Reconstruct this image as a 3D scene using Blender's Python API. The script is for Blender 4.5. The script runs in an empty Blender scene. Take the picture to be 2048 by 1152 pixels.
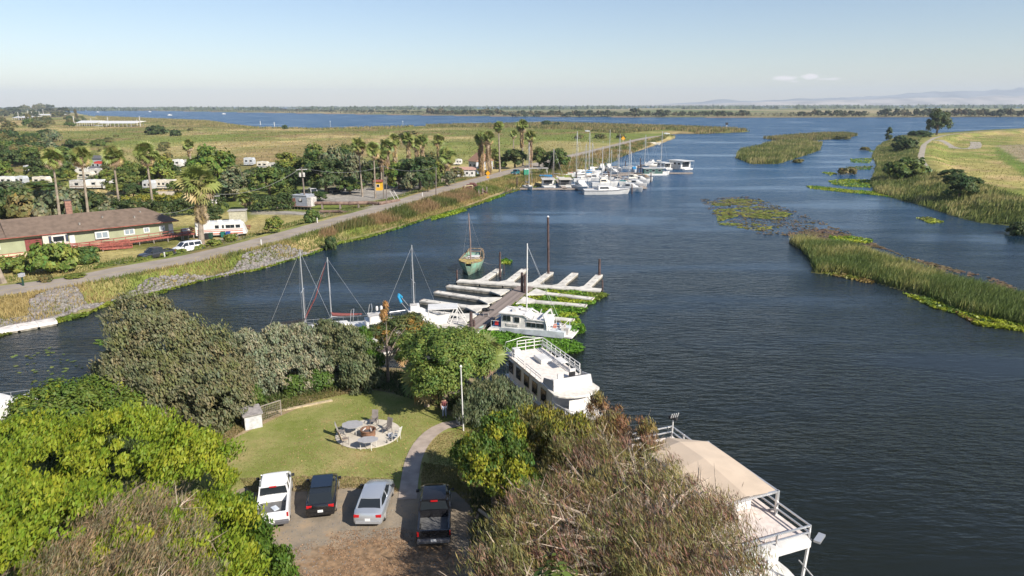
import bpy, bmesh, math, random
import numpy as np
from mathutils import Vector, Matrix

# ------------------------------------------------------------------ camera, sky, sun, exposure
S = bpy.context.scene
COL = S.collection
PITCH = math.radians(14.65); ROLL = 0.0029; FPX = 1400.0; CAMZ = 26.0
FW = Vector((0, math.cos(PITCH), -math.sin(PITCH)))
UP0 = Vector((0, math.sin(PITCH), math.cos(PITCH))); RT0 = Vector((1, 0, 0))
RT = RT0 * math.cos(ROLL) - UP0 * math.sin(ROLL)
UP = UP0 * math.cos(ROLL) + RT0 * math.sin(ROLL)
cam_data = bpy.data.cameras.new('camera')
cam = bpy.data.objects.new('camera', cam_data)
COL.objects.link(cam)
cam_data.sensor_width = 36.0
cam_data.lens = FPX / 2048.0 * 36.0
cam_data.clip_start = 0.5
cam_data.clip_end = 60000
M = Matrix((RT, UP, -FW)).transposed().to_4x4()
M.translation = Vector((0, 0, CAMZ))
cam.matrix_world = M
S.camera = cam

SUN_EL = math.radians(36); SUN_AZ = Vector((0.74, -0.67, 0)).normalized()
to_sun = Vector((SUN_AZ.x * math.cos(SUN_EL), SUN_AZ.y * math.cos(SUN_EL), math.sin(SUN_EL)))
sd = bpy.data.lights.new('sun', 'SUN'); sd.energy = 3.9; sd.angle = math.radians(0.53); sd.color = (1.0, 0.93, 0.83)
sun = bpy.data.objects.new('sun', sd); COL.objects.link(sun)
sun.rotation_euler = to_sun.to_track_quat('Z', 'Y').to_euler()

world = bpy.data.worlds.new('World'); S.world = world; world.use_nodes = True
wn = world.node_tree.nodes; wl = world.node_tree.links
for n in list(wn): wn.remove(n)
wo = wn.new('ShaderNodeOutputWorld'); wb = wn.new('ShaderNodeBackground')
sky = wn.new('ShaderNodeTexSky'); sky.sky_type = 'NISHITA'; sky.sun_disc = False
sky.sun_elevation = SUN_EL
sky.sun_rotation = math.atan2(SUN_AZ.x, SUN_AZ.y)
sky.air_density = 1.0; sky.dust_density = 0.3; sky.ozone_density = 3.0; sky.altitude = 0
wb.inputs['Strength'].default_value = 0.07
wl.new(wb.outputs[0], wo.inputs[0])
# small low clouds on the horizon, by direction
tc = wn.new('ShaderNodeTexCoord'); sep = wn.new('ShaderNodeSeparateXYZ'); wl.new(tc.outputs['Generated'], sep.inputs[0])
def wm(op, a, b=None, clamp=False):
    n = wn.new('ShaderNodeMath'); n.operation = op; n.use_clamp = clamp
    for i, v in enumerate((a, b)):
        if v is None: continue
        if isinstance(v, (int, float)): n.inputs[i].default_value = v
        else: wl.new(v, n.inputs[i])
    return n.outputs[0]
az = wm('DIVIDE', sep.outputs['X'], wm('MAXIMUM', sep.outputs['Y'], 0.01))
el = sep.outputs['Z']
nz = wn.new('ShaderNodeTexNoise'); nz.inputs['Scale'].default_value = 60; nz.inputs['Detail'].default_value = 6
mp = wn.new('ShaderNodeMapping'); mp.inputs['Scale'].default_value = (1, 1, 2.2); wl.new(tc.outputs['Generated'], mp.inputs[0]); wl.new(mp.outputs[0], nz.inputs['Vector'])
tot = None
for a0, e0, sa, se, amp in ((0.372, 0.0322, 0.028, 0.0045, 1.0), (0.408, 0.0335, 0.016, 0.0055, 1.3), (0.432, 0.0305, 0.03, 0.003, 0.9), (0.392, 0.0285, 0.05, 0.003, .6)):
    da = wm('DIVIDE', wm('SUBTRACT', az, a0), sa); de = wm('DIVIDE', wm('SUBTRACT', el, e0), se)
    r2 = wm('ADD', wm('MULTIPLY', da, da), wm('MULTIPLY', de, de))
    g = wm('MULTIPLY', wm('SUBTRACT', 1.0, r2, True), amp)
    tot = g if tot is None else wm('MAXIMUM', tot, g)
cm = wm('MULTIPLY', wm('SUBTRACT', wm('ADD', wm('MULTIPLY', tot, 0.6), nz.outputs[0]), wm('ADD', 0.78, 0.0)), 3.0, True)
cm = wm('MULTIPLY', wm('MULTIPLY', cm, wm('MULTIPLY', tot, 3.0, True)), 0.62)
mx = wn.new('ShaderNodeMixRGB'); wl.new(cm, mx.inputs[0])
wl.new(sky.outputs[0], mx.inputs[1]); mx.inputs[2].default_value = (9.2, 8.9, 9.2, 1)
ti = wn.new('ShaderNodeMixRGB'); ti.blend_type = 'MULTIPLY'; ti.inputs[0].default_value = 1; ti.inputs[2].default_value = (1.02, .95, .955, 1); wl.new(mx.outputs[0], ti.inputs[1]); wl.new(ti.outputs[0], wb.inputs[0])

S.view_settings.view_transform = 'Standard'; S.view_settings.look = 'None'
S.view_settings.exposure = 0.95; S.view_settings.gamma = 1.0; S.view_settings.use_curve_mapping = False
S.render.engine = 'CYCLES'
S.cycles.max_bounces = 5; S.cycles.diffuse_bounces = 2; S.cycles.glossy_bounces = 3
S.cycles.transmission_bounces = 2; S.cycles.volume_bounces = 0; S.cycles.transparent_max_bounces = 4
S.cycles.use_adaptive_sampling = True

# ------------------------------------------------------------------ projecting a picture point onto a level
def ray(px, py):
    return (FW * FPX + RT * (px - 1024) + UP * (576 - py)).normalized()
def Wz(px, py, z=0.0):
    d = ray(px, py)
    t = (z - CAMZ) / d.z
    return Vector((d.x * t, d.y * t, z))

def poly(px, z=0.0): return np.array([tuple(Wz(x, y, z))[:2] for x, y in px])

def sdist(P, poly_):
    """signed distance of points P (n,2) to polygon, positive inside"""
    n = len(poly_); best = np.full(len(P), 1e18); inside = np.zeros(len(P), bool)
    for i in range(n):
        a = poly_[i]; b = poly_[(i + 1) % n]; ab = b - a
        t = np.clip(((P - a) @ ab) / max(ab @ ab, 1e-9), 0, 1)
        q = P - (a + t[:, None] * ab)
        best = np.minimum(best, (q * q).sum(1))
        c = (a[1] > P[:, 1]) != (b[1] > P[:, 1])
        with np.errstate(divide='ignore', invalid='ignore'):
            xi = (b[0] - a[0]) * (P[:, 1] - a[1]) / (b[1] - a[1]) + a[0]
        inside ^= c & (P[:, 0] < xi)
    d = np.sqrt(best)
    return np.where(inside, d, -d)

def ldist(P, line):
    best = np.full(len(P), 1e18)
    for i in range(len(line) - 1):
        a = line[i]; b = line[i + 1]; ab = b - a
        t = np.clip(((P - a) @ ab) / max(ab @ ab, 1e-9), 0, 1)
        q = P - (a + t[:, None] * ab)
        best = np.minimum(best, (q * q).sum(1))
    return np.sqrt(best)

def hash2(ix, iy, s):
    h = np.sin(ix * 127.1 + iy * 311.7 + s * 74.7) * 43758.5453
    return h - np.floor(h)
def vnoise(x, y, s=0):
    ix = np.floor(x); iy = np.floor(y); fx = x - ix; fy = y - iy
    fx = fx * fx * (3 - 2 * fx); fy = fy * fy * (3 - 2 * fy)
    a = hash2(ix, iy, s); b = hash2(ix + 1, iy, s); c = hash2(ix, iy + 1, s); d = hash2(ix + 1, iy + 1, s)
    return (a * (1 - fx) + b * fx) * (1 - fy) + (c * (1 - fx) + d * fx) * fy
def fbm(x, y, s=0, o=4):
    v = 0; a = 0.5; t = 0
    for i in range(o):
        v = v + a * vnoise(x, y, s + i); t += a; a *= 0.5; x = x * 2.03; y = y * 2.03
    return v / t
def sstep(a, b, x):
    t = np.clip((x - a) / (b - a), 0, 1); return t * t * (3 - 2 * t)

# ------------------------------------------------------------------ shorelines
MAINLAND = poly([(-1400, 1060), (-500, 780), (-120, 694), (0, 668), (110, 640), (180, 626), (215, 607), (270, 594), (340, 578), (400, 562), (460, 548), (520, 538),
    (580, 520), (620, 508), (680, 485), (730, 475), (800, 455), (860, 434), (930, 415), (962, 404), (990, 393), (1020, 381), (1100, 368),
    (1160, 350), (1200, 331), (1235, 315), (1275, 303), (1320, 288), (1350, 277), (1352, 271.5), (1330, 269), (1400, 267.5), (1450, 266.5),
    (1505, 263.5), (1470, 260.5), (1380, 256), (1200, 250.5), (1100, 247.5), (1000, 250), (900, 251), (800, 255), (700, 257.5), (640, 260),
    (600, 259), (520, 257), (480, 253), (420, 243), (300, 238), (190, 233), (150, 226), (120, 222), (-100, 220), (-900, 219), (-2500, 240), (-3000, 600)])
FARLAND = poly([(-4000, 222.5), (-900, 219), (-100, 217), (120, 220.5), (300, 221.5), (512, 225.5), (690, 228.5), (850, 231), (1024, 233.5), (1300, 235), (1536, 235.5), (2048, 234), (2600, 233), (5200, 228),
    (5200, 205), (2048, 208.5), (1024, 211.5), (0, 214.5), (-4000, 222)])
RIGHTLAND = poly([(1795, 273), (1850, 268), (1900, 265), (1960, 261), (2048, 257), (2600, 250), (4000, 260), (4400, 560), (2700, 560), (2300, 497), (2048, 455), (1960, 446),
    (1900, 431), (1840, 411), (1795, 399), (1750, 386), (1738, 368), (1744, 350), (1752, 330), (1742, 312), (1752, 297), (1762, 285)])
ISLE_A = poly([(1470, 316), (1478, 303), (1520, 294), (1545, 287), (1600, 283), (1645, 289), (1640, 301), (1590, 318), (1556, 328), (1500, 328)])
ISLE_B = poly([(1525, 277), (1580, 273), (1640, 268), (1700, 268), (1716, 271), (1690, 278), (1600, 282), (1550, 281)])
ISLE_C = poly([(1575, 484), (1610, 484), (1700, 498), (1790, 528), (1900, 566), (2048, 602), (2500, 730), (2500, 812), (2048, 652), (1960, 634), (1900, 616), (1850, 594), (1800, 580), (1755, 566), (1690, 550), (1628, 546), (1618, 520), (1600, 500)])
NEAR = poly([(-900, 1090), (-250, 905), (30, 858), (120, 800), (250, 800), (380, 785), (490, 757), (620, 742), (740, 738), (860, 742), (960, 762), (1010, 800), (1050, 860), (1110, 905), (1200, 975), (1290, 1060), (1380, 1180), (1480, 1400), (1500, 2600), (-2400, 2600)])
LANDS = [MAINLAND, FARLAND, RIGHTLAND, ISLE_A, ISLE_B, ISLE_C, NEAR]

ROADC = poly([(-520, 690), (-200, 625), (0, 582), (128, 566), (250, 541), (384, 517), (512, 487), (640, 452), (768, 416), (896, 377), (1012, 346), (1072, 330), (1134, 314), (1199, 299), (1274, 280), (1308, 273.5), (1335, 271)], 2.2)
LEVR = poly([(1848, 290), (1845, 300), (1842, 318), (1852, 335), (1868, 348), (1890, 360), (1925, 372), (1985, 388), (2048, 410), (2300, 490), (2700, 640)], 3.0)
LEVR2 = poly([(1848, 290), (1870, 276), (1910, 268), (1980, 262.5), (2048, 260)], 3.0)

def height(P):
    P = np.asarray(P, float).reshape(-1, 2)
    z = np.full(len(P), -2.0)
    ds = []
    for L in LANDS:
        ds.append(sdist(P, L))
    def base(d, w, h): return np.where(d > 0, h * sstep(-w * 0.3, w, d), np.maximum(-1.6, d * 0.5))
    wob = (fbm(P[:, 0] / 6, P[:, 1] / 6, 3) - .5)
    z = np.maximum(z, base(ds[0] + wob * 1.5, 6, 1.35))
    rd = ldist(P, ROADC)
    levee = 2.2 * (1 - sstep(4.4, 10.5, rd)) * np.clip((ds[0] + .2) / 3.2, 0, 1)
    z = np.where(ds[0] > 0, np.maximum(z, levee), z)
    z = np.maximum(z, base(ds[1], 12, 1.5))
    r = base(ds[2] + wob * 2, 8, 1.0)
    l2 = np.minimum(ldist(P, LEVR), ldist(P, LEVR2))
    r = np.where(ds[2] > 0, np.maximum(r, 3.0 * (1 - sstep(3, 17, l2)) * np.clip(ds[2] / 8, 0, 1)), r)
    z = np.maximum(z, r)
    for k in (3, 4): z = np.maximum(z, base(ds[k] + wob * 2, 8, 0.35))
    z = np.maximum(z, base(ds[5] + wob * 1.5, 4, 0.3))
    z = np.maximum(z, base(ds[6], 3, 1.2))
    return z, ds, rd, l2
def hz(x, y): return float(height([(x, y)])[0][0])
def G(px, py):
    """ground point seen at a picture position"""
    z = 1.2
    for _ in range(5):
        p = Wz(px, py, z); z = max(0.0, hz(p.x, p.y))
    return Vector((p.x, p.y, z))

# ------------------------------------------------------------------ materials
MATS = {}
def new_mat(name):
    m = bpy.data.materials.new(name); m.use_nodes = True
    nt = m.node_tree
    return m, nt.nodes, nt.links, nt.nodes['Principled BSDF']
def mat(name, col, rough=0.6, metal=0.0, var=0.12, scale=3.0, bump=0.0, spec=0.5, dirt=None):
    if name in MATS: return MATS[name]
    m, n, l, b = new_mat(name)
    b.inputs['Roughness'].default_value = rough; b.inputs['Metallic'].default_value = metal
    b.inputs['Specular IOR Level'].default_value = spec
    if var > 0:
        t = n.new('ShaderNodeTexCoord'); no = n.new('ShaderNodeTexNoise'); no.inputs['Scale'].default_value = scale; no.inputs['Detail'].default_value = 5
        l.new(t.outputs['Object'], no.inputs['Vector'])
        cr = n.new('ShaderNodeValToRGB')
        c1 = [max(0, c * (1 - var * 1.6)) for c in col]; c2 = [min(1, c * (1 + var)) for c in col]
        if dirt: c1 = dirt
        cr.color_ramp.elements[0].position = 0.32; cr.color_ramp.elements[1].position = 0.62
        cr.color_ramp.elements[0].color = (*c1, 1); cr.color_ramp.elements[1].color = (*c2, 1)
        l.new(no.outputs[0], cr.inputs[0]); l.new(cr.outputs[0], b.inputs['Base Color'])
        if bump:
            bp = n.new('ShaderNodeBump'); bp.inputs['Strength'].default_value = bump; bp.inputs['Distance'].default_value = 0.05
            l.new(no.outputs[0], bp.inputs['Height']); l.new(bp.outputs[0], b.inputs['Normal'])
    else:
        b.inputs['Base Color'].default_value = (*col, 1)
    MATS[name] = m
    return m
def leaf_mat(name, col, trans=0.3, rough=0.55):
    """foliage: per-leaf tint attribute times a base colour"""
    if name in MATS: return MATS[name]
    m, n, l, b = new_mat(name)
    a = n.new('ShaderNodeAttribute'); a.attribute_name = 'tint'
    mu = n.new('ShaderNodeMixRGB'); mu.blend_type = 'MULTIPLY'; mu.inputs[0].default_value = 1
    oi = n.new('ShaderNodeObjectInfo'); hs = n.new('ShaderNodeHueSaturation')
    mr = n.new('ShaderNodeMapRange'); mr.inputs['To Min'].default_value = 0.485; mr.inputs['To Max'].default_value = 0.515
    l.new(oi.outputs['Random'], mr.inputs['Value']); l.new(mr.outputs[0], hs.inputs['Hue'])
    mu.inputs[2].default_value = (*col, 1)
    l.new(a.outputs['Color'], mu.inputs[1]); l.new(mu.outputs[0], hs.inputs['Color']); l.new(hs.outputs[0], b.inputs['Base Color'])
    b.inputs['Roughness'].default_value = rough; b.inputs['Specular IOR Level'].default_value = 0.3
    tr = n.new('ShaderNodeBsdfTranslucent'); mx = n.new('ShaderNodeMixShader'); mx.inputs[0].default_value = trans
    l.new(hs.outputs[0], tr.inputs[0]); l.new(b.outputs[0], mx.inputs[1]); l.new(tr.outputs[0], mx.inputs[2])
    l.new(mx.outputs[0], n['Material Output'].inputs[0])
    MATS[name] = m
    return m

# ------------------------------------------------------------------ objects
def props(o, label=None, cat=None, group=None, kind=None):
    if label: o['label'] = label
    if cat: o['category'] = cat
    if group: o['group'] = group
    if kind: o['kind'] = kind
    return o
def thing(name, label, cat, loc=(0, 0, 0), rz=0.0, group=None, scale=1.0):
    o = bpy.data.objects.new(name, None); COL.objects.link(o); o.empty_display_size = 0.3
    o.location = loc; o.rotation_euler = (0, 0, rz); o.scale = (scale,) * 3
    return props(o, label, cat, group)
def copy_tree(o, loc, rz=0.0, scale=None, label=None, group=None):
    c = o.copy(); COL.objects.link(c); c.location = loc; c.rotation_euler = (o.rotation_euler.x, o.rotation_euler.y, rz)
    if scale is not None: c.scale = scale if hasattr(scale, '__len__') else (scale,) * 3
    if label: c['label'] = label
    if group: c['group'] = group
    for ch in list(o.children):
        d = ch.copy(); COL.objects.link(d); d.parent = c
        for g in list(ch.children):
            e = g.copy(); COL.objects.link(e); e.parent = d
    return c
def np_mesh(name, V, F, m=None, tint=None, smooth=False):
    me = bpy.data.meshes.new(name)
    V = np.asarray(V, np.float32); F = np.asarray(F, np.int32); k = F.shape[1]
    me.vertices.add(len(V)); me.vertices.foreach_set('co', V.ravel())
    me.loops.add(F.size); me.loops.foreach_set('vertex_index', F.ravel())
    me.polygons.add(len(F)); me.polygons.foreach_set('loop_start', np.arange(0, F.size, k, dtype=np.int32))
    me.polygons.foreach_set('loop_total', np.full(len(F), k, np.int32))
    if smooth: me.polygons.foreach_set('use_smooth', np.ones(len(F), bool))
    me.update(calc_edges=True)
    if tint is not None:
        a = me.color_attributes.new('tint', 'FLOAT_COLOR', 'POINT')
        t = np.ones((len(V), 4), np.float32); t[:, :3] = tint
        a.data.foreach_set('color', t.ravel())
    if m: me.materials.append(m)
    return me
def link(name, me, parent=None):
    o = bpy.data.objects.new(name, me); COL.objects.link(o)
    if parent: o.parent = parent
    return o

# ------------------------------------------------------------------ ground sheet
def make_ground():
    d = 12.0; rows = []
    while d < 15500:
        rows.append(d)
        px = 10 if d < 24 else 6 if d < 60 else 2.7 if d < 300 else 1.2
        d += max(0.25, d * d / 36400 * px) if d < 4000 else d * 0.14
    rows.append(15800)
    T = np.linspace(-1.12, 1.12, 360)
    R = np.array(rows)
    X = R[:, None] * T[None, :]; Y = np.repeat(R[:, None], len(T), 1)
    P = np.stack([X.ravel(), Y.ravel()], 1)
    z, ds, rd, l2 = height(P)
    x, y = P[:, 0], P[:, 1]
    nr, nc = len(R), len(T)
    # colours: what grows or lies there
    def C(*c): return np.array(c, float)
    n1 = fbm(x / 70, y / 110, 1, 5); n2 = fbm(x / 18, y / 30, 7, 4); n3 = fbm(x / 240, y / 300, 13, 4); n4 = fbm(x / 3.5, y / 3.5, 21, 3)
    def mix(a, b, t): return a * (1 - t[:, None]) + b * t[:, None]
    green = C(.155, .165, .042); lush = C(.14, .18, .036); tan = C(.40, .32, .145); brown = C(.25, .175, .085); olive = C(.085, .092, .035); sand = C(.34, .30, .21); pale = C(.22, .215, .12)
    one = np.ones(len(P))
    col = mix(green[None].repeat(len(P), 0), tan, sstep(.44, .58, n1 * .6 + n3 * .4))
    col = mix(col, brown, sstep(.50, .62, n2) * .75)
    col = mix(col, lush, sstep(.52, .62, fbm(x / 40, y / 60, 31, 4)) * .6)
    def zone(col, pts, c, amt=1.0, soft=6, zz=1.3):
        d_ = sdist(P, poly(pts, zz)) + (n2 - .5) * soft * 1.2
        return mix(col, c, sstep(-soft * .5, soft * .5, d_) * amt)
    # marsh, seen as bands
    col = zone(col, [(420, 330), (500, 296), (700, 276), (830, 290), (700, 330), (520, 345)], brown * 1.15, .55, 30)
    col = zone(col, [(190, 335), (420, 310), (520, 290), (560, 282), (300, 285), (230, 300)], tan * .95, .6, 25)
    col = zone(col, [(200, 292), (330, 272), (520, 268), (300, 300)], lush * 1.2, .6, 20)
    col = zone(col, [(700, 330), (860, 280), (1300, 262), (1350, 268), (1120, 310), (1050, 330)], lush * 1.1, .55, 20)
    col = zone(col, [(1020, 295), (1100, 282), (1200, 285), (1180, 300), (1080, 315)], tan * .9, .6, 12)
    # house yard and field behind
    col = zone(col, [(-400, 470), (0, 438), (110, 432), (105, 452), (0, 472), (-400, 520)], tan * 1.15, .95, 3)
    col = zone(col, [(-300, 655), (-300, 520), (330, 500), (430, 478), (520, 425), (640, 425), (700, 440), (480, 492), (250, 530), (100, 560), (0, 578)], tan * .92 + lush * .25, .8, 4)
    col = zone(col, [(100, 445), (480, 420), (480, 440), (200, 470)], tan * .9 + lush * .2, .8, 5)
    # gravel yards and drives
    gravel = C(.30, .275, .24)
    col = zone(col, [(600, 385), (700, 378), (860, 368), (800, 395), (740, 404), (640, 408)], gravel, 1, 3)
    col = zone(col, [(500, 421), (620, 424), (780, 414), (800, 417), (650, 432), (500, 429)], gravel * .95, .9, 2)
    col = zone(col, [(540, 398), (700, 350), (900, 345), (930, 352), (860, 372), (650, 385)], gravel * .8, .6, 4)
    col = zone(col, [(420, 488), (400, 498), (380, 510), (460, 492), (500, 476), (475, 466)], gravel * .85, .9, 2)
    col = zone(col, [(215, 533), (245, 522), (262, 527), (246, 541)], gravel, .9, 1)
    col = zone(col, [(1040, 336), (1100, 318), (1130, 318), (1110, 345), (1060, 355), (1035, 348)], gravel * 1.1, .9, 3, 2.0)
    # bank of the levee
    bank = mix(np.repeat((tan * .95)[None], len(P), 0), lush * 1.15, sstep(.47, .6, n2)); bank = mix(bank, brown * 1.2, sstep(.55, .66, fbm(x / 9, y / 9, 51, 3)) * .7)
    bm = ((ds[0] > -1) & (rd < 22) & (ds[0] < 16)).astype(float) * sstep(16, 9, ds[0])
    col = mix(col, C(0, 0, 0), bm * 0); col = col * (1 - bm[:, None]) + bank * bm[:, None]
    col = mix(col, C(.20, .15, .095), sstep(1.6, .2, ds[0]) * (ds[0] > -2) * .8)
    # far land
    fm = (ds[1] > -5).astype(float)
    far = mix(np.repeat(C(.20, .185, .085)[None], len(P), 0), C(.12, .15, .045), sstep(.42, .55, fbm(x / 900, y / 1400, 61, 3)))
    far = mix(far, C(.34, .27, .15), sstep(.55, .65, fbm(x / 700, y / 2500, 67, 3)) * .8)
    far = mix(far, C(.26, .18, .12), sstep(60, 5, ds[1]))
    col = col * (1 - fm[:, None]) + far * fm[:, None]
    # right levee land
    rm = (ds[2] > -3).astype(float)
    rg = mix(np.repeat(C(.33, .285, .10)[None], len(P), 0), C(.20, .225, .055), sstep(.40, .54, n2 * .5 + n1 * .5)); rg = mix(rg, C(.42, .31, .15), sstep(.54, .64, fbm(x / 12, y / 22, 77, 4)) * .8)
    rg = mix(rg, C(.10, .115, .035), sstep(26, 8, ds[2]))
    col = col * (1 - rm[:, None]) + rg * rm[:, None]
    col = zone(col, [(1990, 290), (2100, 286), (2300, 300), (2300, 400), (2120, 370), (2030, 330)], C(.30, .245, .16), .9, 6)
    col = zone(col, [(1985, 293), (2000, 293), (2035, 318), (2110, 352), (2250, 410), (2250, 430), (2060, 356), (2010, 328)], C(.12, .18, .03), .95, 3)
    for k in (3, 4, 5):
        t = (ds[k] > -2).astype(float) * .9
        col = mix(col, C(.10, .10, .035), t)
    # near land: dry earth under trees
    nm = (ds[6] > -3).astype(float)
    ng = mix(np.repeat(C(.20, .16, .095)[None], len(P), 0), C(.115, .135, .04), sstep(.42, .6, n2)); ng = mix(ng, C(.33, .26, .15), sstep(.52, .68, n4) * .6)
    col = col * (1 - nm[:, None]) + ng * nm[:, None]
    col = np.where((z < -0.05)[:, None], C(.05, .055, .04), col)
    global GROUND_GRID
    GROUND_GRID = (R, T, col.reshape(nr, nc, 3))
    V = np.stack([x, y, z], 1)
    # smooth edges where land meets water at very far distances
    idx = np.arange(nr * nc).reshape(nr, nc)
    F = np.stack([idx[:-1, :-1].ravel(), idx[:-1, 1:].ravel(), idx[1:, 1:].ravel(), idx[1:, :-1].ravel()], 1)
    m, n, l, b = new_mat('ground_soil')
    a = n.new('ShaderNodeAttribute'); a.attribute_name = 'tint'
    t = n.new('ShaderNodeTexCoord')
    no = n.new('ShaderNodeTexNoise'); no.inputs['Scale'].default_value = 0.8; no.inputs['Detail'].default_value = 8; no.inputs['Roughness'].default_value = .7
    no2 = n.new('ShaderNodeTexNoise'); no2.inputs['Scale'].default_value = 0.09; no2.inputs['Detail'].default_value = 8; no2.inputs['Roughness'].default_value = .7
    l.new(t.outputs['Object'], no.inputs[0]); l.new(t.outputs['Object'], no2.inputs[0])
    mr = n.new('ShaderNodeMapRange'); mr.inputs['From Min'].default_value = .3; mr.inputs['From Max'].default_value = .7; mr.inputs['To Min'].default_value = .62; mr.inputs['To Max'].default_value = 1.35
    mr2 = n.new('ShaderNodeMapRange'); mr2.inputs['From Min'].default_value = .3; mr2.inputs['From Max'].default_value = .7; mr2.inputs['To Min'].default_value = .6; mr2.inputs['To Max'].default_value = 1.4
    l.new(no.outputs[0], mr.inputs[0]); l.new(no2.outputs[0], mr2.inputs[0])
    mm = n.new('ShaderNodeMath'); mm.operation = 'MULTIPLY'; l.new(mr.outputs[0], mm.inputs[0]); l.new(mr2.outputs[0], mm.inputs[1])
    mu = n.new('ShaderNodeVectorMath'); mu.operation = 'SCALE'; l.new(a.outputs['Color'], mu.inputs[0]); l.new(mm.outputs[0], mu.inputs['Scale'])
    l.new(mu.outputs[0], b.inputs['Base Color']); b.inputs['Roughness'].default_value = .95; b.inputs['Specular IOR Level'].default_value = .1
    bp = n.new('ShaderNodeBump'); bp.inputs['Strength'].default_value = .5; bp.inputs['Distance'].default_value = .3; l.new(no.outputs[0], bp.inputs['Height']); l.new(bp.outputs[0], b.inputs['Normal'])
    me = np_mesh('ground', V, F, m, tint=col, smooth=True)
    return props(link('ground', me), kind='structure')
make_ground()

# ------------------------------------------------------------------ water
def make_water():
    m, n, l, b = new_mat('river_water')
    t = n.new('ShaderNodeTexCoord')
    def noise(scale, det, sx=1, sy=1, rz=0, rough=.55):
        mp = n.new('ShaderNodeMapping'); mp.inputs['Scale'].default_value = (sx, sy, 1); mp.inputs['Rotation'].default_value = (0, 0, rz)
        no = n.new('ShaderNodeTexNoise'); no.inputs['Scale'].default_value = scale; no.inputs['Detail'].default_value = det; no.inputs['Roughness'].default_value = rough
        l.new(t.outputs['Object'], mp.inputs[0]); l.new(mp.outputs[0], no.inputs[0]); return no.outputs[0]
    def math_(op, a, c, clamp=False):
        q = n.new('ShaderNodeMath'); q.operation = op; q.use_clamp = clamp
        for i, v in enumerate((a, c)):
            if isinstance(v, (int, float)): q.inputs[i].default_value = v
            else: l.new(v, q.inputs[i])
        return q.outputs[0]
    w1 = noise(.75, 3, .8, 2.3, .28); w2 = noise(2.1, 3, .9, 2.2, -.12); w3 = noise(.11, 2, 1, 2.0, .2)
    hgt = math_('ADD', math_('ADD', math_('MULTIPLY', w1, .75), math_('MULTIPLY', w2, .22)), math_('MULTIPLY', w3, .8))
    calm = noise(.016, 4, .75, 2.6, .1, .6)
    cr = n.new('ShaderNodeMapRange'); cr.inputs['From Min'].default_value = .44; cr.inputs['From Max'].default_value = .62; cr.inputs['To Min'].default_value = 1.05; cr.inputs['To Max'].default_value = .10; cr.clamp = True
    l.new(calm, cr.inputs[0])
    bp = n.new('ShaderNodeBump'); bp.inputs['Distance'].default_value = .55; l.new(hgt, bp.inputs['Height']); sp_ = n.new('ShaderNodeSeparateXYZ'); l.new(t.outputs['Object'], sp_.inputs[0])
    wide = n.new('ShaderNodeMapRange'); wide.inputs['From Min'].default_value = 60; wide.inputs['From Max'].default_value = 900; wide.inputs['To Min'].default_value = 1.0; wide.inputs['To Max'].default_value = 3.2; l.new(sp_.outputs['Y'], wide.inputs[0])
    l.new(math_('MULTIPLY', hgt, wide.outputs[0]), bp.inputs['Height']); l.new(math_('MULTIPLY', cr.outputs[0], .62), bp.inputs['Strength'])
    # the chop itself: slopes taken straight from a noise vector, so that far water keeps its facets
    def slopes(scale, amp, sx, sy, rz):
        mp = n.new('ShaderNodeMapping'); mp.inputs['Scale'].default_value = (sx, sy, 1); mp.inputs['Rotation'].default_value = (0, 0, rz)
        no = n.new('ShaderNodeTexNoise'); no.inputs['Scale'].default_value = scale; no.inputs['Detail'].default_value = 2; l.new(t.outputs['Object'], mp.inputs[0]); l.new(mp.outputs[0], no.inputs[0])
        v = n.new('ShaderNodeVectorMath'); v.operation = 'SUBTRACT'; l.new(no.outputs['Color'], v.inputs[0]); v.inputs[1].default_value = (.5, .5, .5)
        w = n.new('ShaderNodeVectorMath'); w.operation = 'MULTIPLY'; l.new(v.outputs[0], w.inputs[0]); w.inputs[1].default_value = (amp * .8, amp, 0); return w.outputs[0]
    sa = n.new('ShaderNodeVectorMath'); sa.operation = 'ADD'; l.new(slopes(2.4, .9, .8, 1.8, .25), sa.inputs[0]); l.new(slopes(.5, .5, .8, 2.0, .1), sa.inputs[1])
    far_ = n.new('ShaderNodeMapRange'); far_.inputs['From Min'].default_value = 30; far_.inputs['From Max'].default_value = 380; far_.inputs['To Min'].default_value = .36; far_.inputs['To Max'].default_value = 1.2; l.new(sp_.outputs['Y'], far_.inputs[0])
    sc_ = n.new('ShaderNodeVectorMath'); sc_.operation = 'SCALE'; l.new(sa.outputs[0], sc_.inputs[0]); l.new(math_('MULTIPLY', far_.outputs[0], cr.outputs[0]), sc_.inputs['Scale'])
    ad = n.new('ShaderNodeVectorMath'); ad.operation = 'ADD'; l.new(sc_.outputs[0], ad.inputs[0]); 
    view_tilt = n.new('ShaderNodeMapRange'); view_tilt.inputs['From Min'].default_value = 50; view_tilt.inputs['From Max'].default_value = 900; view_tilt.inputs['To Min'].default_value = -.03; view_tilt.inputs['To Max'].default_value = -.42; l.new(sp_.outputs['Y'], view_tilt.inputs[0])  # normals leaned towards the viewer with distance, so far water mirrors higher sky
    cb = n.new('ShaderNodeCombineXYZ'); l.new(math_('MULTIPLY', view_tilt.outputs[0], cr.outputs[0]), cb.inputs['Y']); cb.inputs['Z'].default_value = 1; l.new(cb.outputs[0], ad.inputs[1])
    nm_ = n.new('ShaderNodeVectorMath'); nm_.operation = 'NORMALIZE'; l.new(ad.outputs[0], nm_.inputs[0]); l.new(nm_.outputs[0], bp.inputs['Normal'])
    l.new(bp.outputs[0], b.inputs['Normal'])
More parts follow.
